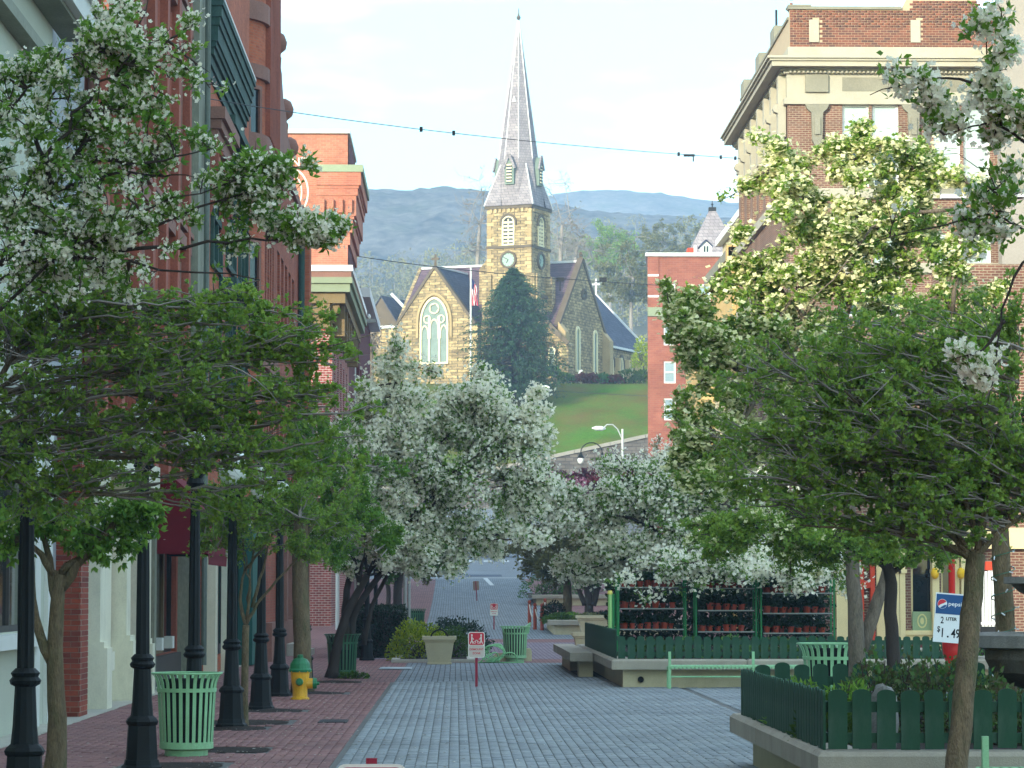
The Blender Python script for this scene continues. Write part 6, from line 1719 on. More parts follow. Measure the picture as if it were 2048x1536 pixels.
# flag
t = thing('flagpole', 'white flagpole before the sunlit church gable', 'flagpole', (WX(941, 312), 312, 20))
fpx = WX(941, 312)
part('pole', m_white, t, lambda b: b.tube([(fpx, 312, 20), (fpx, 312, WZ(536, 312))], [.12, .08], 8)); part('ball', m_white, t, lambda b: b.lathe([(.02, 0), (.12, .1), (.02, .22)], 8, (fpx, 312, WZ(536, 312))))
fl_ = thing('flag', 'red white and blue striped flag hanging limp from the flagpole', 'flag', (fpx, 312, WZ(560, 312)))
m_fb = mat('flag_blue', (40, 48, 96), var=.08)
z1, z0 = WZ(556, 312), WZ(610, 312)
for k in range(7):
    b = MB(); n = 9
    for s, (q0, q1) in ((0, (k / 7, (k + .55) / 7)), ):
        pass
    xa_ = fpx + .1 + .085 * k; vs = []
    for i in range(n):
        z = z1 - .15 * k - (z1 - z0 - .15 * k) * i / (n - 1)
        w = .05 * math.sin(i * 1.1 + k)
        vs += [(xa_ + w, 312 + .12 * math.sin(k * 1.9 + i * .4), z), (xa_ + w + .088, 312 + .12 * math.sin((k + 1) * 1.9 + i * .4), z - .1)]
    b.cm = 0
    b.add(vs, [(2 * i, 2 * i + 1, 2 * i + 3, 2 * i + 2) for i in range(n - 1)])
    b.mi = [2 if (i < 3 and k < 3) else (0 if k % 2 == 0 else 1) for i in range(n - 1)]
    b.build('fold', [m_rprint, m_wprint, m_fb], fl_)

# wires -------------------------------------------------------------
def wire(label, pts, r, bits=()):
    r *= .9
    t = thing('overhead_wire', label, 'wire', tuple(pts[0]), group=None)
    part('cable', m_black, t, lambda b: b.tube(pts, r, 5))
    for p, l in bits: part('clip', m_black, t, lambda b: b.box(p.x - l, p.x + l, p.y - .05, p.y + .05, p.z - .06, p.z + .06))
    return t
A, B = W(-40, 94, 52), W(1480, 317, 104)
mid = W(740, 246, 72)
def qpts(A, M, B, n=16):
    C = M * 2 - (A + B) / 2
    return [A * (1 - s) ** 2 + C * 2 * s * (1 - s) + B * s * s for s in np.linspace(0, 1, n)]
P_ = qpts(A, mid, B, 28)
w1 = wire('thin black wire sagging across the sky from the grey shop to the brick office building', P_, .012, [(P_[i].lerp(P_[i + 1], q), .04) for i, q in ((15, .2), (16, .3), (24, .5), (26, .2), (26, .8))])
k = P_[25]
part('hanger', m_black, w1, lambda b: (b.box(k.x - .25, k.x + .12, k.y - .03, k.y + .03, k.z - .05, k.z + .03), b.box(k.x + .05, k.x + .09, k.y - .02, k.y + .02, k.z - .22, k.z)))
P_ = qpts(W(700, 510, 158), W(1000, 547, 172), W(1345, 572, 200), 24)
w2 = wire('lower wire with dark hangers crossing in front of the church', P_, .025)
for px in (1120, 1206):
    k = W(px, 559, 180)
    part('hanger', m_black, w2, lambda b: (b.box(k.x - .22, k.x + .22, 179.9, 180.1, k.z - .12, k.z + .12), b.box(k.x - .03, k.x + .03, 179.95, 180.05, k.z - (.7 if px < 1200 else .35), k.z)))
wire('faint low wire running from the cobra head to the apartment building', qpts(W(1040, 779, 240), W(1180, 786, 235), W(1310, 793, 205), 12), .02)
# traffic signal seen through the leaves
t = thing('traffic_signal', 'lit red traffic signal glimpsed through the leaves above the street', 'traffic signal', tuple(W(676, 884, 120)))
c = W(676, 884, 120)
part('housing', m_black, t, lambda b: b.box(c.x - .2, c.x + .2, 119.95, 120.2, c.z - .75, c.z + .3))
mr_, nt, b_, out = _base('red_signal_light'); b_.inputs['Base Color'].default_value = lin((230, 40, 30)); b_.inputs['Emission Color'].default_value = (1, .05, .03, 1); b_.inputs['Emission Strength'].default_value = 2.5
part('lens', mr_, t, lambda b: b.lathe([(.13, 0), (.1, .03)], 14, (0, 0, 0)) or b.tube([(c.x, 119.95, c.z), (c.x, 119.9, c.z)], .16, 14))
part('mast', m_alu, t, lambda b: b.tube([(c.x, 120.1, gz(120)), (c.x, 120.1, c.z - .75)], .08, 8))
# ------------------------------------------------------------------ trees and planting
def unit(a): return a / np.maximum(np.linalg.norm(a, axis=-1, keepdims=True), 1e-9)
def tubes_np(P, rad, n=3):
    """P (N,K,3), rad (N,K): one tapering tube per row"""
    N, K, _ = P.shape
    T = np.gradient(P, axis=1); T = unit(T)
    ref = np.where(np.abs(T[..., 2:3]) > .9, np.array([1., 0, 0]), np.array([0, 0, 1.]))
    A = unit(np.cross(T, ref)); B = np.cross(T, A)
    ang = np.arange(n) * 2 * np.pi / n
    V = P[:, :, None, :] + (A[:, :, None, :] * np.cos(ang)[None, None, :, None] + B[:, :, None, :] * np.sin(ang)[None, None, :, None]) * rad[:, :, None, None]
    idx = np.arange(N * K * n).reshape(N, K, n); nx = np.roll(idx, -1, axis=2)
    Fq = np.stack([idx[:, :-1], nx[:, :-1], nx[:, 1:], idx[:, 1:]], -1).reshape(-1, 4)
    return V.reshape(-1, 3), Fq
def quads_leaf(C, Dn, size, wid, rs):
    """rhombic leaves: C base points, Dn directions"""
    N = len(C); e = unit(np.cross(Dn, unit(rs.normal(0, 1, (N, 3))))); nn = np.cross(Dn, e)
    s = size[:, None]
    return np.stack([C, C + Dn * s * .45 + e * s * wid + nn * s * .10, C + Dn * s, C + Dn * s * .45 - e * s * wid + nn * s * .10], 1).reshape(-1, 3), np.arange(4 * N).reshape(N, 4)
def flowers_np(C, Nn, r, petals, rs, cup=.35):
    N = len(C); a = unit(np.cross(Nn, unit(rs.normal(0, 1, (N, 3))))); b_ = np.cross(Nn, a); out = []
    for k in range(petals):
        t = 2 * np.pi * k / petals; h = np.pi / petals * .92
        d = lambda q: a * math.cos(q) + b_ * math.sin(q)
        R_ = r[:, None]
        out.append(np.stack([C, C + d(t - h) * R_ * .75 + Nn * R_ * cup * .6, C + d(t) * R_ * 1.05 + Nn * R_ * cup, C + d(t + h) * R_ * .75 + Nn * R_ * cup * .6], 1))
    V = np.stack(out, 1).reshape(-1, 3)
    return V, np.arange(len(V)).reshape(-1, 4)
m_bark = mat('grey_brown_bark', (112, 100, 86), var=.45, scale=8, bump=1.1, fine=5, stretch=(2, 2, .5), stain=.5, stain_c=(74, 84, 58))
m_barkd = mat('dark_bark', (62, 54, 48), var=.3, scale=6, bump=.8, stretch=(2, 2, .5))
m_barkm = mat('mossy_bark', (112, 96, 72), var=.5, scale=9, bump=1.2, stretch=(2, 2, .5), stain=.9, lo=.45, stain_c=(74, 84, 48), fine=5)
m_twig = mat('grey_twig', (140, 132, 124), var=.25, scale=6)
m_twigd = mat('dark_twig', (70, 58, 52), var=.25, scale=6)
LG = leafmat('spring_leaf', (136, 172, 66), (84, 130, 54), trans=.5)
LH = leafmat('hawthorn_leaf', (162, 186, 76), (94, 138, 58), trans=.5, rough=.42, spec=.5)
LD_ = leafmat('deep_leaf', (98, 138, 62), (58, 98, 50), trans=.45)
LO = leafmat('olive_leaf', (136, 132, 82), (100, 106, 64))
LP = leafmat('purple_leaf', (120, 50, 66), (90, 40, 56))
FW = leafmat('white_blossom', (250, 248, 232), (240, 236, 212), trans=.45, rough=.7)
FP = leafmat('pink_bud', (232, 168, 170), (240, 214, 208), trans=.3, rough=.7)
FC = leafmat('cream_bract', (242, 238, 196), (222, 220, 160), trans=.3, rough=.7)
FK = leafmat('pink_blossom', (226, 170, 186), (206, 130, 150), trans=.3, rough=.7)

def ell(px, py, D, rx, ry, rd, w=1.0):
    c = W(px, py, D); s = D / F
    return (np.array(c), np.array([rx * s, rd, ry * s]), w)
def poly(pts, D, dz=0):
    """limb polyline from picture points; D may vary along it"""
    out = []
    for i, p in enumerate(pts): out.append(np.array(W(p[0], p[1], p[2] if len(p) > 2 else D)))
    return np.array(out)
def smooth(P, n, rs, jit=0.0):
    P = np.asarray(P, float); t = np.linspace(0, len(P) - 1, n); k = np.arange(len(P))
    q = np.stack([np.interp(t, k, P[:, i]) for i in range(3)], 1)
    for _ in range(2):
        q[1:-1] = (q[:-2] + 2 * q[1:-1] + q[2:]) / 4
    if jit: q[1:-1] += rs.normal(0, jit, (n - 2, 3))
    return q
def tree(name, label, trunk, tr, crown, limbs=(), cat='tree', group=None, n_auto=6, n_twig=300, leaf=None, flower=None, seed=1, bark=None, twm=None, twig_r=.006,
         limb_r=.03, flat=1.0, gaps=.0, upcurve=.25, droop=0.0, dens=(2.6, 4.2, 2.6), fuzz=.6, shift=(0, 0, 0), n_sub=90, tlen=1.0, extra_trunks=()):
    """trunk (world points, r0, r1), limbs (world polylines), crown ellipsoids; twigs run from the limbs to points in the crown and carry spurs"""
    rs = np.random.default_rng(seed)
    n_twig = int(n_twig * dens[0]); leaf = dict(leaf, n=int(leaf['n'] * dens[1])) if leaf else None; flower = dict(flower, n=int(flower['n'] * dens[2])) if flower else None
    bark = bark or m_bark; twm = twm or m_twig
    trunk = np.asarray(trunk, float)
    t = thing(name, label, cat, tuple(trunk[0]), group=group)
    b = MB(); q = smooth(trunk, 12, rs, tr[0] * .05)
    rr = [tr[0] + (tr[1] - tr[0]) * i / 11 for i in range(12)]; rr[0] *= 1.35; rr[1] *= 1.1
    b.tube([Vector(p) for p in q], rr, 12)
    for (pts, r0, r1) in extra_trunks:
        q2 = smooth(pts, 10, rs, r0 * .08); b.tube([Vector(p) for p in q2], [r0 + (r1 - r0) * i / 9 for i in range(10)], 10)
    b.build('trunk', bark, t, smooth=True)
    wts = np.array([e[2] * np.prod(e[1]) ** .6 for e in crown]); wts /= wts.sum()
    def sample(n, inner=.0):
        ids = rs.choice(len(crown), n, p=wts); d = unit(rs.normal(0, 1, (n, 3))); r = rs.uniform(inner ** 3, 1, (n, 1)) ** (1 / 3)
        return np.array([crown[i][0] for i in ids]) + d * r * np.array([crown[i][1] for i in ids]), ids
    LPs = []; lb = MB()
    for L in limbs:
        ln = np.linalg.norm(np.diff(L, axis=0), axis=1).sum(); q = smooth(L, 14, rs, ln * .006); LPs.append(q[3:])
        r0 = limb_r * rs.uniform(.8, 1.1)
        lb.tube([Vector(p) for p in q], [r0 * (1 - .82 * i / 13) for i in range(14)], 7)
    top = trunk[-1]
    tg, _ = sample(n_auto, .6)
    for p in tg:
        s0 = top if not LPs or rs.random() < .5 else LPs[rs.integers(len(LPs))][rs.integers(2, 6)]
        m = s0 + (p - s0) * .5 + np.array([0, 0, upcurve * np.linalg.norm(p - s0) * .4])
        q = smooth([s0, m, p], 12, rs, .02); LPs.append(q[3:]); r0 = limb_r * .75
        lb.tube([Vector(x) for x in q], [r0 * (1 - .85 * i / 11) for i in range(12)], 6)
    if lb.v: lb.build('branches', bark, t, smooth=True)
    LP_ = np.concatenate(LPs)
    # boughs: from the limbs out to points in the crown; the crown's edge is ragged, some boughs stop short, some reach out
    bt, ids = sample(n_sub); cen = np.array([crown[i][0] for i in ids]); bt = cen + (bt - cen) * rs.lognormal(0, .16, (n_sub, 1))
    csz = np.array([crown[i][1] for i in ids])
    near = np.array([np.linalg.norm((p + np.array(shift) * rs.uniform(.2, 1.2) - LP_) * np.array([1, .7, 1.25]), axis=1).argmin() for p in bt])
    S = LP_[near]; dv = bt - S; ln = np.linalg.norm(dv, axis=1, keepdims=True)
    M = S + dv * .5 + rs.normal(0, .09, (n_sub, 3)) * ln * np.array([1, 1, flat]) + np.array([0, 0, 1.]) * ln * .14 * upcurve
    bt = bt - np.array([0, 0, 1.]) * ln * droop * .3
    KB = 9; tb = np.linspace(0, 1, KB)[None, :, None]
    PB = S[:, None] * (1 - tb) ** 2 + M[:, None] * 2 * tb * (1 - tb) + bt[:, None] * tb ** 2
    PB[:, 1:] += rs.normal(0, .012, (n_sub, KB - 1, 3)) * ln[:, None]
    VB, FB = tubes_np(PB, twig_r * 1.9 * (1 - .7 * tb[0, :, 0])[None, :] * np.clip(ln / ln.mean(), .6, 1.5), 4)
    # twigs along the boughs
    n = n_twig; bi = rs.integers(0, n_sub, n); bu = rs.uniform(.12, 1, n) ** .8 * (KB - 1); k0 = np.minimum(bu.astype(int), KB - 2); fr_ = (bu - k0)[:, None]
    S = PB[bi, k0] * (1 - fr_) + PB[bi, k0 + 1] * fr_
    tl = np.clip(csz[bi].mean(1, keepdims=True) * .34, .10, 1.2) * tlen
    ax = unit(PB[bi, k0 + 1] - PB[bi, k0])
    dv = unit(ax * .9 + rs.normal(0, .75, (n, 3)) * np.array([1, 1, flat]) + np.array([0, 0, .25 * upcurve])) * tl * rs.uniform(.35, 1.3, (n, 1))
    tips = S + dv; ln = np.linalg.norm(dv, axis=1, keepdims=True)
    M = S + dv * .5 + rs.normal(0, .10, (n, 3)) * ln + np.array([0, 0, 1.]) * ln * (.12 * upcurve - droop * .1)
    tips = tips - np.array([0, 0, 1.]) * ln * droop * .6
    K = 5; tt = np.linspace(0, 1, K)[None, :, None]
    P = S[:, None] * (1 - tt) ** 2 + M[:, None] * 2 * tt * (1 - tt) + tips[:, None] * tt ** 2
    rad = twig_r * (1 - .75 * tt[0, :, 0])[None, :] * rs.uniform(.7, 1.3, (n, 1)) * np.clip(ln / ln.mean(), .6, 1.6)
    V1, F1 = tubes_np(P, rad)
    # side twigs
    m2 = n * 2; pi = rs.integers(0, n, m2); pt = rs.uniform(.25, .95, (m2, 1))
    B0 = S[pi] * (1 - pt) ** 2 + M[pi] * 2 * pt * (1 - pt) + tips[pi] * pt ** 2
    dr = unit(unit(dv[pi]) + rs.normal(0, .7, (m2, 3)) * np.array([1, 1, flat])); l2 = np.clip(ln[pi] * rs.uniform(.12, .4, (m2, 1)), .02, .45)
    B2 = B0 + dr * l2 - np.array([0, 0, 1.]) * l2 * droop * .3; B1 = (B0 + B2) / 2 + rs.normal(0, .08, (m2, 3)) * l2
    t3 = np.linspace(0, 1, 3)[None, :, None]
    P2 = B0[:, None] * (1 - t3) ** 2 + B1[:, None] * 2 * t3 * (1 - t3) + B2[:, None] * t3 ** 2
    V2, F2 = tubes_np(P2, np.full((m2, 3), twig_r * .45) * np.array([1, .8, .4]))
    mesh_np('twigs', np.concatenate([V1, V2, VB]), np.concatenate([F1, F2 + len(V1), FB + len(V1) + len(V2)]), twm, t)
    def spots(cnt):
        a = int(cnt * .45); i = rs.integers(0, n, a); u = rs.uniform(.3, 1, (a, 1))
        q1 = S[i] * (1 - u) ** 2 + M[i] * 2 * u * (1 - u) + tips[i] * u ** 2
        c = cnt - a; j = rs.integers(0, m2, c); u = rs.uniform(.3, 1, (c, 1))
        return np.concatenate([q1, B0[j] * (1 - u) + B2[j] * u])
    if leaf:
        sp = spots(leaf['n']); sp = sp + rs.normal(0, leaf['size'] * fuzz, sp.shape); k = leaf.get('per', 4); C = np.repeat(sp, k, 0)
        ax = np.repeat(unit(rs.normal(0, .6, (len(sp), 3)) + np.array([0, 0, leaf.get('up', .8)])), k, 0)
        d = unit(ax * .7 + unit(rs.normal(0, 1, (len(C), 3))) * leaf.get('spread', .9) - np.array([0, 0, leaf.get('hang', 0.)]))
        sz = leaf['size'] * rs.uniform(.6, 1.2, len(C))
        V, Fq = quads_leaf(C, d, sz, leaf.get('wid', .3), rs)
        rn = np.clip(np.repeat(rs.random(len(sp)), k) * .7 + rs.random(len(C)) * .3, 0, 1)
        mesh_np('crown', V, Fq, leaf['mat'], t, rnd=rn)
    if flower:
        n0 = flower['n'] // flower.get('per', 4); sp = spots(n0 * 3)
        if 'zone' in flower:                                             # some kinds bloom in patches
            sp = sp[flower['zone'](sp, rs)]
        k2 = flower.get('patch', .9) * .5; ph = rs.uniform(0, 6, 4)
        v = np.sin(sp[:, 0] / k2 + ph[0]) + np.sin(sp[:, 1] / k2 + ph[1]) * .5 + np.sin(sp[:, 2] / k2 + ph[2])
        sp = sp[np.argsort(-v - rs.gumbel(0, flower.get('loose', 1.) * 1.6, len(sp)))[:n0]]
        per = flower.get('per', 4); C = np.repeat(sp, per, 0) + rs.normal(0, flower.get('spread', .03) * 1.35, (len(sp) * per, 3))
        nn = unit(rs.normal(0, .8, (len(C), 3)) + np.array([0, -.25, flower.get('up', .4)]))
        V, Fq = flowers_np(C, nn, flower['r'] * rs.uniform(.7, 1.15, len(C)), flower.get('petals', 5), rs, flower.get('cup', .35))
        mesh_np('blossom', V, Fq, flower['mat'], t, rnd=np.repeat(rs.random(len(C)), flower.get('petals', 5)))
        if flower.get('buds'):
            C = np.repeat(spots(flower['buds'] // 3), 3, 0); C = C + rs.normal(0, .02, C.shape)
            V, Fq = flowers_np(C, unit(rs.normal(0, 1, C.shape)), np.full(len(C), flower['r'] * .42), 4, rs, 1.3)
            mesh_np('buds', V, Fq, FP, t, rnd=np.repeat(rs.random(len(C)), 4))
    return t

# left: crabapple nearest the viewer, its trunk outside the frame
D = 20.0
tree('crabapple_tree', 'white and pink blossoming crabapple branches reaching in from the upper left', [(-3.75, D, 0), (-3.7, D, 1.0), (-3.55, D, 2.2), tuple(W(-130, 720, D))], (.11, .07),
     [ell(60, 330, 20, 190, 190, .5), ell(180, 420, 20, 170, 110, .4), ell(230, 190, 20, 110, 160, .35), ell(330, 130, 20, 60, 100, .25), ell(420, 330, 20, 80, 60, .25), ell(540, 345, 20, 60, 34, .15, 9), ell(610, 455, 20, 95, 24, .15, 14), ell(480, 400, 20, 110, 60, .2, 2), ell(300, 250, 20, 160, 160, .4), ell(210, 70, 20, 110, 80, .35, 1.5), ell(330, 60, 20, 60, 50, .25), ell(70, 130, 20, 90, 70, .35), ell(60, 470, 20, 140, 80, .4), ell(300, 450, 20, 120, 70, .3), ell(470, 500, 20, 90, 40, .2), ell(20, 180, 20, 70, 80, .3), ell(140, 540, 20, 190, 60, .4), ell(160, 330, 20, 190, 200, .5)],
     [poly(p, D) for p in ([(-130, 720), (0, 530), (110, 380), (190, 240), (270, 90), (300, -20)], [(0, 530), (60, 460), (230, 505), (330, 430), (480, 398), (590, 335)], [(60, 460), (230, 505), (400, 492), (520, 478), (690, 470)],
                           [(-100, 650), (-40, 320), (40, 190), (90, 150)], [(150, 310), (280, 330), (410, 300)], [(230, 150), (320, 90), (385, 50)], [(-130, 720), (-20, 560), (120, 500), (300, 540), (520, 560)], [(110, 380), (60, 250), (120, 170)])],
     n_auto=5, n_twig=500, leaf=dict(n=1050, per=5, size=.060, wid=.2, mat=LG, up=.5, hang=.25), flower=dict(n=5600, per=4, r=.018, mat=FW, spread=.022, buds=420, patch=.6, loose=1.6, cup=.5), fuzz=.4, n_sub=290, tlen=1.0, seed=3, bark=m_barkd, twm=m_twigd, twig_r=.004, limb_r=.022, gaps=.4)
# left: hawthorn with flat layers of twigs
D = 22.6
tree('hawthorn_tree', 'wide flat-layered hawthorn of grey twigs and small bright leaves on the left', [(-4.0, D, 0), (-3.95, D, 1.2), (-3.9, D, 2.0), tuple(W(-90, 900, D))], (.13, .09),
     [ell(180, 760, 22.6, 340, 160, .8), ell(450, 720, 22.6, 240, 130, .7), ell(100, 900, 22.6, 230, 100, .6), ell(400, 900, 22.6, 230, 80, .6), ell(520, 640, 22.6, 150, 60, .4), ell(600, 780, 22.6, 110, 90, .4), ell(660, 700, 22.6, 60, 40, .25), ell(640, 880, 22.6, 110, 110, .5), ell(80, 1000, 22.6, 200, 60, .5), ell(200, 580, 22.6, 240, 60, .5), ell(420, 1000, 22.6, 160, 50, .5),  ell(600, 640, 22.6, 90, 60, .3), ell(300, 610, 22.6, 280, 50, .5), ell(60, 640, 22.6, 150, 80, .5), ell(330, 820, 22.6, 330, 160, .7)],
     [poly(p, D) for p in ([(-90, 900), (60, 850), (250, 872), (400, 868), (620, 830)], [(-90, 900), (-20, 800), (100, 700), (300, 620), (520, 560)], [(-90, 880), (40, 760), (250, 742), (500, 720), (740, 670)], [(-90, 920), (150, 905), (380, 930), (600, 950)],
                           [(-60, 830), (50, 680), (150, 615), (270, 585)], [(-90, 940), (120, 985), (300, 990), (460, 975)], [(0, 780), (200, 790), (420, 800), (640, 790)])],
     n_auto=8, n_twig=1000, leaf=dict(n=1900, per=5, size=.038, wid=.36, mat=LH, up=.9), fuzz=.5, shift=(-.9, 0, -.1), dens=(1.9, 6.4, 1), n_sub=280, tlen=1.5, seed=5, bark=m_bark, twig_r=.0046, limb_r=.026, flat=.35, upcurve=.15, gaps=.25)
# left: forked tree whose trunk stands beside the nearest lamp post
D = 28.0
tree('forked_tree', 'forked grey-green trunk with hanging dark leaves beside the nearest lamp post', [(WX(112, D), D, 0), tuple(W(118, 1480, D)), tuple(W(108, 1380, D)), tuple(W(112, 1230, D)), tuple(W(120, 1150, D))], (.105, .058),
     [ell(215, 1050, 28, 80, 60, .4), ell(120, 1030, 28, 120, 60, .4), ell(20, 1040, 28, 60, 60, .3), ell(270, 1010, 28, 50, 60, .3)],
     [poly(p, D) for p in ([(118, 1180), (150, 1130), (215, 1065), (265, 990), (290, 920)], [(112, 1200), (98, 1110), (80, 1040), (60, 950)])],
     extra_trunks=[(poly([(106, 1330), (70, 1260), (62, 1180), (66, 1100), (20, 1010)], D), .05, .03)],
     n_auto=3, n_twig=110, leaf=dict(n=430, per=5, size=.075, wid=.22, mat=LG, up=-.2, hang=.5), flower=dict(n=110, per=3, r=.015, mat=FW), seed=8, bark=m_barkm, twm=m_twigd, twig_r=.004, limb_r=.054, droop=.5)
# left: thin young tree
D = 40.3
tree('young_tree', 'thin young tree with forked stem and fine olive leaves beside the footed lamp post', [(WX(490, D), D, 0), tuple(W(489, 1380, D)), tuple(W(492, 1250, D))], (.055, .045),
     [ell(540, 1050, 40, 150, 70, .9), ell(440, 1070, 40, 70, 55, .6), ell(620, 1060, 40, 110, 60, .8), ell(500, 980, 40, 120, 50, .6), ell(640, 990, 40, 90, 50, .6)],
     [poly(p, D) for p in ([(492, 1250), (478, 1200), (492, 1130), (480, 1030)], [(492, 1250), (515, 1205), (560, 1150), (620, 1090), (680, 1040)], [(505, 1215), (530, 1120), (545, 1020)])],
     n_auto=5, n_twig=420, leaf=dict(n=2600, per=4, size=.04, wid=.3, mat=LH), seed=9, bark=m_barkm, twig_r=.005, limb_r=.03, flat=.6, gaps=.2)
# left: thick trunk behind the hydrant
D = 53.5
tree('lime_tree', 'thick rough tree trunk behind the fire hydrant, its crown merging with its neighbours', [(WX(606, D), D, 0), tuple(W(604, 1260, D)), tuple(W(600, 1140, D)), tuple(W(602, 1040, D))], (.165, .13),
     [ell(640, 930, 54, 150, 90, 1.0), ell(560, 960, 54, 130, 80, 1.0), ell(650, 1050, 54, 110, 70, .8), ell(720, 1060, 54, 80, 70, .8)],
     [poly(p, D) for p in ([(602, 1060), (560, 990), (520, 900)], [(602, 1080), (660, 1010), (720, 930)])],
     n_auto=6, n_twig=380, leaf=dict(n=3600, per=4, size=.055, wid=.32, mat=LG), flower=None, seed=10, bark=m_barkm, twig_r=.006, limb_r=.05, gaps=.2)
# left middle: big white crabapple
D = 63.0
tree('white_crabapple_tree', 'big crabapple smothered in white blossom arching over the street from a leaning multi-stem trunk', [(WX(664, D), D, 0), tuple(W(672, 1300, D)), tuple(W(690, 1230, D)), tuple(W(735, 1150, D))], (.12, .07),
     [ell(740, 870, 63, 120, 100, 1.3), ell(860, 815, 63, 150, 80, 1.3), ell(960, 795, 63, 100, 70, 1.2), ell(800, 960, 63, 180, 120, 1.4), ell(960, 920, 63, 130, 130, 1.3), ell(900, 1050, 63, 110, 75, 1.1), ell(1040, 980, 63, 60, 70, .8), ell(1070, 830, 63, 34, 60, .5), ell(1010, 1040, 63, 40, 60, .6), ell(700, 1060, 63, 110, 60, 1.0), ell(850, 770, 63, 90, 36, .8), ell(880, 850, 62.4, 110, 80, .9), ell(800, 1020, 62.4, 150, 80, .9), ell(850, 860, 63, 180, 130, 1.0), ell(780, 900, 63, 110, 90, 1.0), ell(790, 1100, 63, 110, 50, .9), ell(1075, 1000, 63, 44, 70, .7), ell(1060, 880, 63, 50, 80, .7), ell(1030, 790, 63, 50, 40, .7), ell(720, 960, 63, 90, 90, 1.0), ell(860, 1120, 63, 90, 40, .8), ell(960, 1090, 63, 50, 40, .6)],
     [poly(p, D) for p in ([(735, 1150), (800, 1000), (880, 880), (980, 760)], [(735, 1150), (780, 1060), (900, 1000), (1040, 960)], [(720, 1170), (740, 1000), (760, 850), (800, 740)], [(800, 1000), (950, 940), (1060, 870)], [(720, 1170), (690, 1060), (670, 960)], [(760, 1110), (880, 1070), (970, 1080)])],
     extra_trunks=[(poly([(700, 1290), (708, 1215), (760, 1150), (800, 1090)], D + .4), .09, .05), (poly([(690, 1300), (690, 1210), (705, 1120)], D + .3), .10, .06), (poly([(728, 1290), (742, 1210), (780, 1140)], D + .8), .06, .04)],
     n_auto=10, n_twig=1500, leaf=dict(n=6200, per=4, size=.06, wid=.26, mat=LG), flower=dict(n=20500, per=5, r=.042, mat=FW, spread=.06, petals=4, patch=1.1, loose=1.3), n_sub=280, seed=12, bark=m_barkd, twm=m_twigd, twig_r=.007, limb_r=.05, gaps=.3, droop=.3)
D = 96.0
tree('street_tree', 'darker leafy tree behind the clipped hedge, trunk in its shade', [(WX(795, D), D, 0), tuple(W(795, 1180, D)), tuple(W(800, 1120, D))], (.16, .12),
     [ell(800, 1090, 96, 90, 60, 1.5), ell(870, 1080, 96, 80, 60, 1.5), ell(740, 1080, 96, 90, 60, 1.5)], [], n_auto=8, n_twig=300, leaf=dict(n=3000, per=4, size=.10, wid=.3, mat=LD_), seed=13, bark=m_barkd, twig_r=.01, limb_r=.05)
D = 118.0
tree('street_tree', 'small leafy tree with a thin dark trunk beyond the distant bin', [(WX(775, D), D, gz(D)), tuple(W(778, 1180, D)), tuple(W(770, 1140, D))], (.1, .08),
     [ell(800, 1110, 118, 70, 50, 1.5), ell(850, 1120, 118, 50, 40, 1.2)], [], n_auto=6, n_twig=160, leaf=dict(n=1500, per=4, size=.11, wid=.3, mat=LO), seed=14, bark=m_barkd, twig_r=.01, limb_r=.05)
# right: hawthorn in front of the planter
D = 22.5
tree('hawthorn_tree', 'broad hawthorn with bright small leaves, leaning mossy trunk in front of the nearest planter', [(WX(1905, 22), 22, 0), tuple(W(1912, 1536, 22.1)), tuple(W(1930, 1360, 22.2)), tuple(W(1943, 1220, 22.4)), tuple(W(1952, 1110, 22.5))], (.088, .072),
     [ell(1760, 880, 22.5, 280, 180, .9), ell(1880, 720, 22.5, 170, 150, .7), ell(1650, 980, 22.5, 200, 80, .6), ell(1950, 930, 22.5, 150, 130, .6), ell(1560, 900, 22.5, 90, 60, .4), ell(1700, 700, 22.5, 160, 90, .5), ell(1990, 700, 22.5, 90, 120, .4), ell(1780, 1010, 22.5, 250, 80, .7), ell(1620, 830, 22.5, 150, 70, .5), ell(1750, 800, 22.5, 300, 220, .8)],
     [poly(p, D) for p in ([(1952, 1110), (2000, 1060), (2110, 1000)], [(1948, 1120), (1880, 1045), (1780, 1000), (1640, 990), (1510, 1000)], [(1955, 1090), (1920, 950), (1800, 850), (1680, 770), (1560, 740)], [(1960, 1080), (2000, 920), (1930, 760), (1760, 650)],
                           [(1955, 1100), (1990, 900), (2040, 700)], [(1930, 1000), (1780, 930), (1640, 880), (1500, 880)], [(1948, 1120), (1880, 1080), (1760, 1060), (1600, 1050)])],
     n_auto=8, n_twig=1000, leaf=dict(n=3000, per=5, size=.037, wid=.37, mat=LH, up=.9), fuzz=.5, shift=(.9, 0, -.25), dens=(1.7, 5.6, 1), n_sub=260, tlen=1.4, seed=15, bark=m_barkm, twig_r=.0044, limb_r=.03, flat=.5, upcurve=.15, gaps=.25)
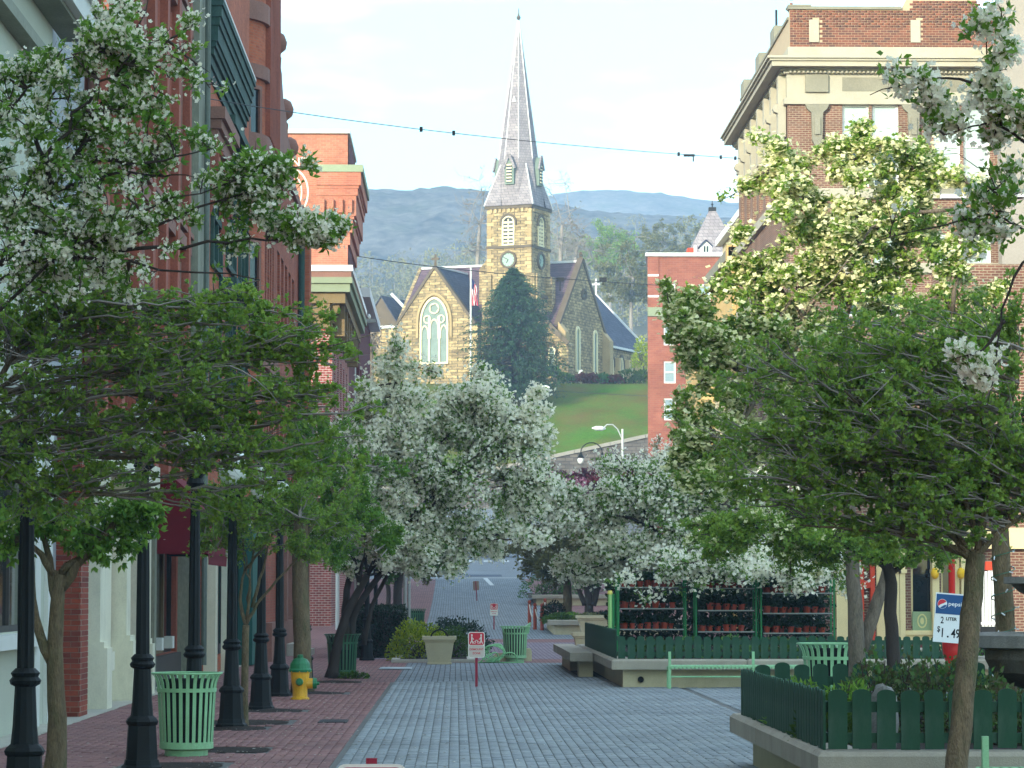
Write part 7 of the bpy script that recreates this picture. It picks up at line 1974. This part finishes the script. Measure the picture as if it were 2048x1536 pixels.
# right: dogwood with layers of cream bracts
D = 39.0
Lr = [(1560, 295, 110, 40), (1700, 290, 120, 48), (1810, 330, 100, 60), (1620, 350, 140, 50), (1760, 400, 130, 60), (1580, 460, 120, 50), (1540, 385, 110, 36), (1690, 440, 190, 46), (1820, 470, 100, 46), (1470, 590, 100, 46), (1380, 615, 60, 50), (1430, 680, 110, 34), (1560, 530, 120, 44), (1680, 560, 150, 50), (1530, 780, 140, 50), (1400, 800, 60, 36), (1560, 860, 130, 34), (1400, 920, 80, 34), (1480, 960, 120, 40), (1650, 700, 150, 60), (1800, 640, 110, 60), (1720, 560, 180, 180), (1560, 700, 160, 120), (1480, 860, 130, 70), (1900, 520, 120, 120), (1950, 640, 90, 90), (1400, 650, 90, 60), (1380, 620, 80, 60), (1440, 900, 110, 60), (1880, 400, 90, 70), (1370, 640, 70, 40), (1420, 600, 90, 50), (1460, 700, 110, 60), (1360, 960, 70, 50), (1450, 960, 110, 50), (1390, 860, 80, 50), (1500, 620, 110, 60), (1750, 520, 160, 90), (1620, 600, 140, 80)]
def upper(sp, rs): return rs.random(len(sp)) < .95
tree('dogwood_tree', 'tall dogwood with layered cream bracts behind the hawthorn, standing on a forked grey trunk', [(WX(1712, D), D, 0), tuple(W(1714, 1350, D)), tuple(W(1714, 1280, D)), tuple(W(1708, 1180, D)), tuple(W(1704, 1060, D)), tuple(W(1690, 900, D))], (.13, .07),
     [ell(a, c, D, rx, ry, .9 if rx > 80 else .5) for a, c, rx, ry in Lr],
     [poly(p, D) for p in ([(1690, 900), (1640, 700), (1560, 560), (1460, 500)], [(1690, 880), (1690, 640), (1640, 460), (1560, 330)], [(1700, 950), (1760, 700), (1800, 500), (1830, 360)], [(1690, 900), (1560, 800), (1420, 700), (1350, 640)], [(1700, 960), (1560, 900), (1400, 880)], [(1690, 640), (1720, 460), (1700, 300)])],
     extra_trunks=[(poly([(1722, 1300), (1742, 1230), (1778, 1150), (1796, 1040), (1780, 850)], D + .3), .10, .05)],
     n_auto=10, n_twig=1500, leaf=dict(n=9200, per=4, size=.055, wid=.34, mat=LH, up=.3), flower=dict(n=14000, per=3, r=.037, mat=FC, spread=.05, petals=4, cup=.15, up=1.6, patch=.9, loose=1.8, zone=upper), n_sub=360, tlen=.7, seed=16, bark=m_bark, twm=m_twigd, twig_r=.006, limb_r=.045, flat=.3, upcurve=.6, gaps=.25)
# right: dark trunk with small leaves
D = 35.0
tree('street_tree', 'dark slim trunk with a low green crown right of the forked grey dogwood trunk', [(WX(1792, D), D, .4), tuple(W(1786, 1290, D)), tuple(W(1780, 1210, D)), tuple(W(1784, 1160, D)), tuple(W(1772, 1130, D))], (.085, .065),
     [ell(1700, 1080, 35, 190, 50, .8), ell(1540, 1060, 35, 150, 60, .8), ell(1850, 1080, 35, 90, 60, .6), ell(1450, 1080, 35, 90, 50, .6)],
     [poly(p, D) for p in ([(1776, 1140), (1720, 1100), (1600, 1070), (1480, 1050)], [(1780, 1150), (1830, 1110), (1880, 1080)], [(1776, 1140), (1740, 1060), (1690, 1010)])],
     n_auto=5, n_twig=460, leaf=dict(n=2700, per=4, size=.045, wid=.32, mat=LH), flower=dict(n=240, per=4, r=.034, mat=FC, petals=4, up=1.2, patch=.4, loose=.5, zone=lambda sp, rs: (911 + sp[:, 0] * F / sp[:, 1]) < 1660), seed=17, bark=m_barkd, twm=m_twigd, twig_r=.005, limb_r=.035, flat=.5)
# right: blossoming crabapple branches nearest the viewer
D = 14.0
tree('crabapple_tree', 'large white crabapple blossom sprays hanging in from the right edge, nearest the viewer', [(3.2, D, 0), (3.2, D, 1.2), (3.1, D, 2.4), tuple(W(2200, 560, D))], (.1, .06),
     [ell(1990, 110, 14, 50, 120, .15), ell(2020, 300, 14, 50, 140, .18), ell(1900, 270, 14, 50, 46, .08, 1.5), ell(1960, 420, 14, 80, 50, .1), ell(1820, 172, 14, 80, 20, .05, 2.2), ell(2030, 600, 14, 26, 110, .08), ell(1945, 725, 14, 42, 26, .05), ell(1975, 790, 14, 16, 30, .04), ell(1800, 455, 14, 70, 20, .05, 2)],
     [poly(p, D) for p in ([(2200, 560), (2080, 480), (1990, 420), (1900, 440), (1730, 490)], [(2200, 560), (2100, 330), (1990, 190), (1960, 90), (1990, -20)], [(2048, 250), (1960, 165), (1850, 150), (1740, 190)], [(2150, 520), (2050, 500), (2010, 600), (1990, 720), (1975, 810)], [(2080, 300), (1980, 240), (1890, 270)], [(2010, 640), (1970, 700), (1905, 720)])],
     n_auto=3, n_twig=110, leaf=dict(n=170, per=3, size=.045, wid=.26, mat=LG), flower=dict(n=1100, per=5, r=.019, mat=FW, spread=.020, buds=40, patch=.35, loose=.8, cup=.45), n_sub=30, seed=18, bark=m_barkd, twm=m_twigd, twig_r=.0028, limb_r=.010, gaps=.4)
# right: white crabapple over the plant racks
D = 67.0
tree('white_crabapple_tree', 'low spreading white-blossomed crabapple over the flower pot racks, on a short reddish trunk', [(WX(1398, D), D, .5), tuple(W(1396, 1230, D)), tuple(W(1392, 1170, D)), tuple(W(1385, 1120, D))], (.17, .12),
     [ell(1200, 1060, 67, 110, 90, 1.4), ell(1330, 1060, 67, 160, 110, 1.6), ell(1460, 1080, 67, 150, 100, 1.6), ell(1260, 960, 67, 130, 60, 1.2), ell(1140, 1000, 67, 60, 60, .9), ell(1110, 1060, 67, 50, 50, .8), ell(1200, 1130, 67, 90, 40, 1.0), ell(1600, 1120, 67, 120, 70, 1.3), ell(1390, 970, 67, 150, 60, 1.2), ell(1290, 1140, 61.3, 90, 40, .6), ell(1400, 1140, 61.3, 90, 44, .6), ell(1510, 1130, 61.4, 100, 44, .6), ell(1600, 1130, 61.4, 80, 44, .6),  ell(1540, 1010, 67, 120, 70, 1.2)],
     [poly(p, D) for p in ([(1385, 1120), (1300, 1050), (1200, 1020), (1120, 1000)], [(1385, 1120), (1400, 1020), (1380, 930)], [(1388, 1130), (1480, 1070), (1600, 1090)], [(1388, 1140), (1290, 1110), (1210, 1120)], [(1300, 1050), (1270, 960), (1230, 910)])],
     n_auto=10, n_twig=1300, leaf=dict(n=5600, per=4, size=.065, wid=.26, mat=LG), flower=dict(n=15500, per=5, r=.044, mat=FW, spread=.065, petals=4, patch=1.1, loose=1.3), n_sub=260, seed=19, bark=m_barkd, twm=m_twigd, twig_r=.007, limb_r=.06, gaps=.3, droop=.2)
# right, further on
D = 119.0
tree('street_tree', 'twiggy olive-brown tree above the low green plants of the distant planter', [(WX(1133, D), D, .6), tuple(W(1136, 1190, D)), tuple(W(1132, 1150, D))], (.2, .14),
     [ell(1090, 1080, 119, 90, 60, 2), ell(1180, 1110, 119, 110, 46, 2), ell(1110, 1130, 119, 90, 30, 1.8)], [], n_auto=10, n_twig=500, leaf=dict(n=3600, per=4, size=.10, wid=.3, mat=LO), seed=20, bark=m_barkm, twm=m_twigd, twig_r=.012, limb_r=.06)
D = 116.0
tree('shrub_tree', 'dark many-stemmed bare shrub beside the olive-brown tree', [(WX(1178, D), D, .6), tuple(W(1178, 1195, D)), tuple(W(1170, 1160, D))], (.2, .1), [ell(1180, 1150, D, 50, 30, 1.2)], [], n_auto=8, n_twig=140, leaf=dict(n=500, per=3, size=.1, wid=.3, mat=LD_),
     extra_trunks=[(poly([(1185, 1210), (1195, 1180), (1205, 1150)], D), .15, .06), (poly([(1170, 1210), (1158, 1180), (1145, 1155)], D), .12, .05)], seed=21, bark=m_barkd, twig_r=.012, limb_r=.05, cat='shrub')
D = 165.0
tree('pink_blossom_tree', 'small pink blossoming tree far down the street below the retaining wall', [(WX(1130, D), D, gz(D)), tuple(W(1130, 1100, D)), tuple(W(1128, 1040, D))], (.15, .1), [ell(1118, 985, D, 36, 30, 1.5), ell(1140, 1010, D, 50, 40, 1.6)], [], n_auto=6, n_twig=160,
     leaf=dict(n=500, per=3, size=.12, wid=.3, mat=LP), flower=dict(n=2200, per=4, r=.07, mat=FK, spread=.12, petals=4), seed=22, bark=m_barkd, twig_r=.012, limb_r=.06)
tree('purple_plum_tree', 'small purple-leaved plum tree far down the street right of the pink one', [(WX(1190, D + 4), D + 4, gz(D)), tuple(W(1185, 1060, D + 4)), tuple(W(1180, 1000, D + 4))], (.15, .1), [ell(1170, 970, D + 4, 60, 30, 1.6), ell(1270, 970, D + 4, 50, 26, 1.5)], [], n_auto=6, n_twig=200,
     leaf=dict(n=1600, per=4, size=.14, wid=.3, mat=LP), seed=23, bark=m_barkd, twig_r=.012, limb_r=.06)
D = 180.0
tree('white_street_tree', 'hazy white blossoming tree at the far end of the right-hand row, by the pendant lamp', [(WX(1215, D), D, gz(D)), tuple(W(1215, 1060, D)), tuple(W(1215, 990, D))], (.2, .12), [ell(1210, 960, D, 100, 50, 2.5), ell(1330, 940, D, 80, 50, 2.5), ell(1090, 1000, D, 60, 60, 2), ell(1000, 1020, D, 34, 40, 1.5)], [], n_auto=8, n_twig=300,
     leaf=dict(n=1500, per=4, size=.13, wid=.3, mat=LO), flower=dict(n=4200, per=4, r=.075, mat=FW, spread=.14, petals=4), seed=24, bark=m_barkd, twig_r=.014, limb_r=.08)
# right: trunk wound with string lights
D = 29.2
xl = WX(2006, D)
t = tree('lit_tree', 'rough mossy tree trunk wound with small white string lights behind the fountain bowl', [(WX(2012, D), D, .5), tuple(W(2008, 1220, D)), tuple(W(2002, 1120, D)), tuple(W(1998, 1000, D))], (.10, .085), [ell(2040, 900, D, 90, 100, .6), ell(1960, 960, D, 60, 60, .4)], [], n_auto=4, n_twig=120, leaf=dict(n=700, per=4, size=.045, wid=.3, mat=LD_), seed=25, bark=m_barkm, twm=m_twigd, twig_r=.004, limb_r=.03)
b = MB(); pts = [Vector((xl + .115 * math.cos(a), D + .115 * math.sin(a), .9 + a * .03)) for a in np.linspace(0, 44, 160)]
b.tube(pts, .006, 4); b.build('light_string', m_canD, t)
b = MB()
for p in pts[::6]: b.bar(p, p + Vector((rng.normal(.02, .02), -.03, rng.normal(0, .02))), .010)
b.build('bulb', m_wprint, t)

# conifer at the church
def conifer(label, px, D, py0, py1, rpx, seed):
    rs = np.random.default_rng(seed); base = np.array(W(px, py1, D)); H = W(px, py0, D).z - base[2]; Rm = rpx * D / F
    t = thing('conifer_tree', label, 'tree', tuple(base))
    b = MB(); b.tube([tuple(base - [0, 0, .5]), tuple(base + [0, 0, H * .93])], [.28, .04], 8); b.build('trunk', m_barkd, t)
    N = 2100; h = rs.uniform(.02, 1, N) ** 1.15; ang = rs.uniform(0, 2 * np.pi, N)
    R_ = Rm * np.clip((1 - h ** 2.6) ** .75 * (1 - .12 * np.exp(-((h - .0) / .12) ** 2)), .04, 1) * rs.uniform(.55, 1.10, N) * (1 + .16 * np.sin(ang * 3 + h * 9))
    S = np.stack([np.zeros(N), np.zeros(N), h * H + .25], 1); E = np.stack([np.cos(ang) * R_, np.sin(ang) * R_, h * H - R_ * .12 + .5 * h], 1)
    P = np.stack([S, (S + E) / 2 + [0, 0, .12], E], 1) + base
    V1, F1 = tubes_np(P, np.tile([.03, .02, .008], (N, 1))); mesh_np('branches', V1, F1, m_barkd, t)
    k = 16; u = rs.uniform(.45, 1.02, (N, k, 1)); C = (P[:, None, 0] * (1 - u) ** 2 + P[:, None, 1] * 2 * u * (1 - u) + P[:, None, 2] * u ** 2).reshape(-1, 3) + rs.normal(0, .07, (N * k, 3))
    d = unit(np.repeat(unit(E - S), k, 0) * .6 + rs.normal(0, .45, (N * k, 3)) + np.array([0, 0, -.45])); V, Fq = quads_leaf(C, d, np.full(N * k, .32) * rs.uniform(.6, 1.2, N * k), .2, rs)
    mesh_np('crown', V, Fq, leafmat('conifer_needles', (62, 92, 56), (38, 66, 48), trans=.2), t, rnd=np.clip(np.repeat(rs.random(N), k) * .7 + rs.random(N * k) * .3, 0, 1))
conifer('big dark green conifer on the lawn in front of the church tower', 1027, 308, 548, 786, 100, 31)

# bare and budding trees behind the church
for i, (px, D, pb, pt_, rx, lb, lf) in enumerate(((955, 372, 560, 335, 46, 'bare twiggy tree rising behind the church just left of the spire foot', None), (1120, 375, 560, 340, 62, 'tall bare tree behind the church right of the spire foot', None), (1150, 400, 560, 420, 50, 'lower bare tree right behind the purple church roof', None),
                                                  (1262, 420, 640, 470, 70, 'broad budding tree beyond the blue choir roof', LO), (1220, 520, 560, 440, 60, 'yellow-green budding tree on the slope right of the tower', LH), (1340, 520, 560, 430, 70, 'bushy budding tree above the apartment building roof', LO))):
    c = W(px, (pb + pt_) / 2, D); H = (pb - pt_) * D / F
    tree('bare_tree' if lf is None else 'budding_tree', lb, [(c.x, D, 23.5), (c.x, D, c.z - H * .3), (c.x + .3, D, c.z)], (.35, .2), [ell(px, pt_ + (pb - pt_) * .42, D, rx, (pb - pt_) * .42, 3.5), ell(px + 10, pt_ + (pb - pt_) * .65, D, rx * 1.15, (pb - pt_) * .25, 3.5)], [], n_auto=16, n_twig=200 if lf is None else 150,
         leaf=dict(n=20 if lf is None else 1300, per=3, size=.22 if lf is None else .32, wid=.3, mat=lf or LO), seed=40 + i, bark=m_twig, twm=m_twig, twig_r=.018, limb_r=.09, upcurve=.5)

# wood on the middle slope: one mass
b = MB()
hs = np.linspace(-160, 260, 60); hy = np.linspace(520, 860, 24)
sky = lambda x: np.interp(x, [W(p, 440, 860).x for p in (300, 900, 1000, 1110, 1200, 1320, 1440, 1700)], [W(p, q, 860).z for p, q in ((300, 560), (900, 520), (1000, 500), (1110, 462), (1200, 456), (1320, 462), (1440, 452), (1700, 480))])
b.v = [(x, y, 22 + (sky(x) - 22) * ((y - 520) / 340) ** .8 - 3) for y in hy for x in hs]
b.f = [(j * 60 + i, j * 60 + i + 1, (j + 1) * 60 + i + 1, (j + 1) * 60 + i) for j in range(23) for i in range(59)]; b.mi = [0] * len(b.f)
struct(b.build('wooded_slope', m_forest))
rs = np.random.default_rng(77)
NT = 620; tx = rs.uniform(-60, 130, NT); ty = rs.uniform(525, 855, NT)
tz = 22 + (sky(tx) - 22) * ((ty - 520) / 340) ** .8 - 3
k = 120; cen = np.stack([tx, ty, tz + rs.uniform(3, 5.5, NT)], 1); rad_ = rs.uniform(2.4, 4.4, NT)
p = unit(rs.normal(0, 1, (NT, k, 3))) * rs.uniform(.55, 1, (NT, k, 1)) * rad_[:, None, None] * np.array([1, 1, 1.1]) + cen[:, None]
C = p.reshape(-1, 3); d = unit(rs.normal(0, 1, C.shape)); V, Fq = quads_leaf(C, d, np.full(len(C), .9) * rs.uniform(.5, 1.3, len(C)), .3, rs)
tone = np.repeat(rs.random(NT), k)
stuff(mesh_np('far_woods', V, Fq, leafmat('mixed_spring_wood', (150, 146, 84), (112, 106, 88), trans=.3), rnd=np.clip(tone * .8 + rs.random(len(C)) * .2, 0, 1)))
tw = np.stack([cen + [0, 0, -6], cen, cen + [0, 0, 3.5]], 1); V, Fq = tubes_np(tw, np.tile([.2, .12, .03], (NT, 1)))
stuff(mesh_np('far_woods_trunks', V, Fq, m_twig))

# bushes, hedge, planting
def bush(name, label, c, r, n, ls, m, seed, cat='bush', wid=.3, squash=1.0, parent=None, group=None, lumps=5):
    rs = np.random.default_rng(seed); c = np.array(c, float); r = np.array(r, float)
    t = parent or thing(name, label, cat, tuple(c), group=group)
    d = unit(rs.normal(0, 1, (n, 3))); d[:, 2] = np.abs(d[:, 2]) * 1.0 - .12
    ph = rs.uniform(0, 6, 3); lump = 1 + .10 * np.sin(d[:, 0] * lumps + ph[0]) * np.sin(d[:, 2] * lumps + ph[1]) + .08 * np.sin(d[:, 1] * lumps * 1.4 + ph[2])
    C = c + d * r * (rs.uniform(.62, 1, (n, 1)) ** .6) * lump[:, None]
    dd = unit(d * .8 + rs.normal(0, .6, (n, 3)) + np.array([0, 0, .3])); V, Fq = quads_leaf(C, dd, ls * rs.uniform(.6, 1.3, n), wid, rs)
    mesh_np('leaves', V, Fq, m, t, rnd=rs.random(n))
    b = MB()
    for k in range(26):
        q = unit(rs.normal(0, 1, 3)); q[2] = abs(q[2]); b.tube([tuple(c), tuple(c + q * r * .45 + rs.normal(0, .03, 3)), tuple(c + q * r * .9)], [.018, .012, .005], 5)
    b.build('stems', m_twigd, t)
    return t
LY = leafmat('golden_leaf', (168, 178, 36), (112, 140, 30)); LB = leafmat('boxwood_leaf', (84, 112, 36), (54, 84, 32)); LJ = leafmat('juniper_leaf', (50, 74, 52), (34, 54, 42)); LHd = leafmat('hedge_leaf', (38, 60, 34), (24, 42, 28)); LR = leafmat('rose_leaf', (84, 126, 58), (86, 78, 52)); LRr = leafmat('red_leaf', (120, 64, 52), (96, 52, 44))
bush('golden_bush', 'rounded yellow-green bush behind the tapered planter with the hoop', (WX(838, 79), 79, .08), (.78, .7, 1.08), 3600, .075, LY, 51)
bush('round_bush', 'clipped round mid-green bush right of the yellow-green bush', (WX(905, 80.5), 80.5, .08), (.62, .6, .92), 3000, .06, LB, 52)
bush('juniper_bush', 'spreading dark grey-green juniper behind the round bushes', (WX(905, 87), 87, .05), (1.15, 1.0, 1.12), 3000, .09, LJ, 53, lumps=9)
t = thing('hedge', 'clipped dark green box-shaped hedge left of the yellow-green bush', 'hedge', (WX(760, 83), 83, 0))
rs = np.random.default_rng(54); hx0, hx1, hy0, hy1, hz1 = WX(704, 82), WX(806, 82), 82, 88, 1.36
b = MB(); b.box(hx0 + .08, hx1 - .08, hy0 + .08, hy1 - .08, 0, hz1 - .08); b.build('stems', m_twigd, t)
N = 6000; C = np.stack([rs.uniform(hx0, hx1, N), rs.uniform(hy0, hy1, N), rs.uniform(0.02, hz1, N)], 1); f_ = rs.integers(0, 4, N)
C[f_ <= 1, 1] = hy0 + rs.normal(0.02, .035, (f_ <= 1).sum()); C[f_ == 2, 2] = hz1 + rs.normal(0, .035, (f_ == 2).sum()); C[f_ == 3, 0] = hx1 + rs.normal(0, .035, (f_ == 3).sum())
V, Fq = quads_leaf(C, unit(rs.normal(0, 1, (N, 3)) + [0, -.5, .4]), .07 * rs.uniform(.6, 1.3, N), .3, rs); mesh_np('leaves', V, Fq, LHd, t, rnd=rs.random(N))
# roses and others in the nearest planter
for i, (px, D, z, rx, ry, rz_, m, lb) in enumerate(((1650, 26, .5, .24, .4, .38, LB, 'bright green leafy plant at the left end of the nearest planter'), (1700, 26.5, .5, .26, .4, .42, LG, 'yellow-green leafy plant left of the grey rock in the nearest planter'), (1745, 28, .5, .3, .5, .62, LR, 'dark red and green rose bush above the grey rock'),
                                                   (1812, 28, .5, .34, .5, .60, LR, 'dark rose bush in the middle of the nearest planter'), (1880, 27.5, .5, .34, .5, .62, LR, 'dark green rose bush beneath the soda price board'), (1960, 27, .5, .34, .5, .52, LR, 'low rose bush between the leaning trunk and the fountain'), (1600, 28.5, .5, .28, .4, .40, LG, 'grassy light green plant at the back left of the nearest planter'), (2030, 26.2, .5, .3, .4, .36, LR, 'small rose bush at the right edge below the fountain bowl'))):
    bush('rose_bush' if m is LR else 'leafy_plant', lb, (WX(px, D), D, z), (rx * 1.15, ry, rz_ * 1.28), 1300, .055 if m is LR else .07, m, 60 + i, cat='plant', wid=.3 if m is LR else .16, lumps=8)
t = thing('garden_rock', 'rough grey rock poking up behind the pickets of the nearest planter', 'rock', (WX(1765, 25.2), 25.2, .5))
b = MB(); rs = np.random.default_rng(5)
b.lathe([(.10, 0), (.12, .2), (.105, .42), (.07, .5), (.02, .52)], 9, (0, 0, 0)); b.v = [(x * rs.uniform(.85, 1.15), y * rs.uniform(.85, 1.15), z * rs.uniform(.95, 1.05)) for x, y, z in b.v]; b.build('stone', m_fount2, t, local=True)
# planting under the racks
for i in range(9):
    x = QX0 + .9 + i * .82
    bush('bedding_plant', 'low bedding plant behind the grey green pickets, %s from the left' % ('first', 'second', 'third', 'fourth', 'fifth', 'sixth', 'seventh', 'eighth', 'ninth')[i], (x, 59.0 + rng.uniform(-.4, 1.2), .5), (.42, .5, .36 + rng.uniform(0, .12)), 420, .09, LD_ if i % 3 else LB, 80 + i, cat='plant', group='dark plants below the racks')
t = thing('foliage_bank', 'dark mass of shrubs behind the flower pot racks', 'shrubs', (5.5, 65, .5)); t['kind'] = 'stuff'
rs = np.random.default_rng(90); N = 9000; C = np.stack([rs.uniform(3.3, 8.0, N), rs.uniform(63.6, 66.4, N), .5 + rs.uniform(0, 1, N) ** .8 * 1.5], 1); V, Fq = quads_leaf(C, unit(rs.normal(0, 1, (N, 3))), .11 * rs.uniform(.6, 1.3, N), .32, rs); mesh_np('leaves', V, Fq, LHd, t, rnd=rs.random(N))
for i, (px, D, rx, rz_, m, lb) in enumerate(((1118, 114, .7, .35, LB, 'low bright plant at the left end of the pale raised planter'), (1150, 115, .7, .32, LG, 'light green low plant in the middle of the pale raised planter'), (1180, 114, .8, .34, LO, 'brownish low plant above the larger tapered planter'), (1204, 115, .6, .4, LJ, 'grey-green low plant at the right end of the pale raised planter'), (1108, 119, .55, .75, LHd, 'dark round bush beside the rope posts in the planter'), (1085, 153, 1.3, 1.3, LD_, 'dark green shrub on the most distant planter'), (1115, 154, 1.2, 1.0, LD_, 'second dark shrub on the most distant planter, right of the taller one'))):
    bush('low_shrub', lb, (WX(px, D), D, gz(D) + .45), (rx, .8, rz_), 900, .11, m, 100 + i, cat='plant')
bush('ground_shrub', 'small grassy weeds at the foot of the dark green litter bin', (WX(706, 63), 63, .0), (.34, .4, .12), 300, .08, LB, 120, cat='plant')
for i, (px, py, rx, rz_, m, lb) in enumerate(((1103, 752, 1.1, 1.2, LD_, 'dark green shrub at the foot of the church tower'), (1130, 762, 1.2, .9, LB, 'rounded green shrub by the church tower buttress'), (1166, 762, 1.0, .8, LRr, 'reddish shrub left of the church gable foot'), (1185, 764, 1.1, .9, LRr, 'second reddish shrub at the church gable foot'), (1205, 764, 1.2, .9, LD_, 'dark green shrub below the church lancet windows'), (1228, 764, 1.1, .8, LRr, 'reddish shrub at the church gable corner'), (1262, 772, 2.2, 2.0, LB, 'big green shrub before the choir wall'), (1286, 768, 1.6, 1.7, LB, 'big green shrub next to the apartment building edge'), (770, 740, 2.5, 1.8, LB, 'green shrub at the foot of the low church wing'), (1283, 730, 1.0, 3.2, LY, 'small yellow-green tree in front of the choir windows'))):
    D = 327 if px > 1000 else 322
    c = W(px, py, D); bush('church_shrub', lb, (c.x, D, c.z), (rx, 1.2, rz_), 700, .3, m, 130 + i, cat='shrub')
# bare climber by the maroon building
D = 200
tree('bare_shrub', 'tangled bare grey shrub between the maroon building and the church wing', [(WX(742, D), D, 4), tuple(W(742, 720, D)), tuple(W(744, 690, D))], (.2, .12), [ell(742, 672, D, 28, 42, 1.0)], [], n_auto=8, n_twig=110, seed=150, bark=m_bark, twig_r=.03, limb_r=.07, cat='shrub')
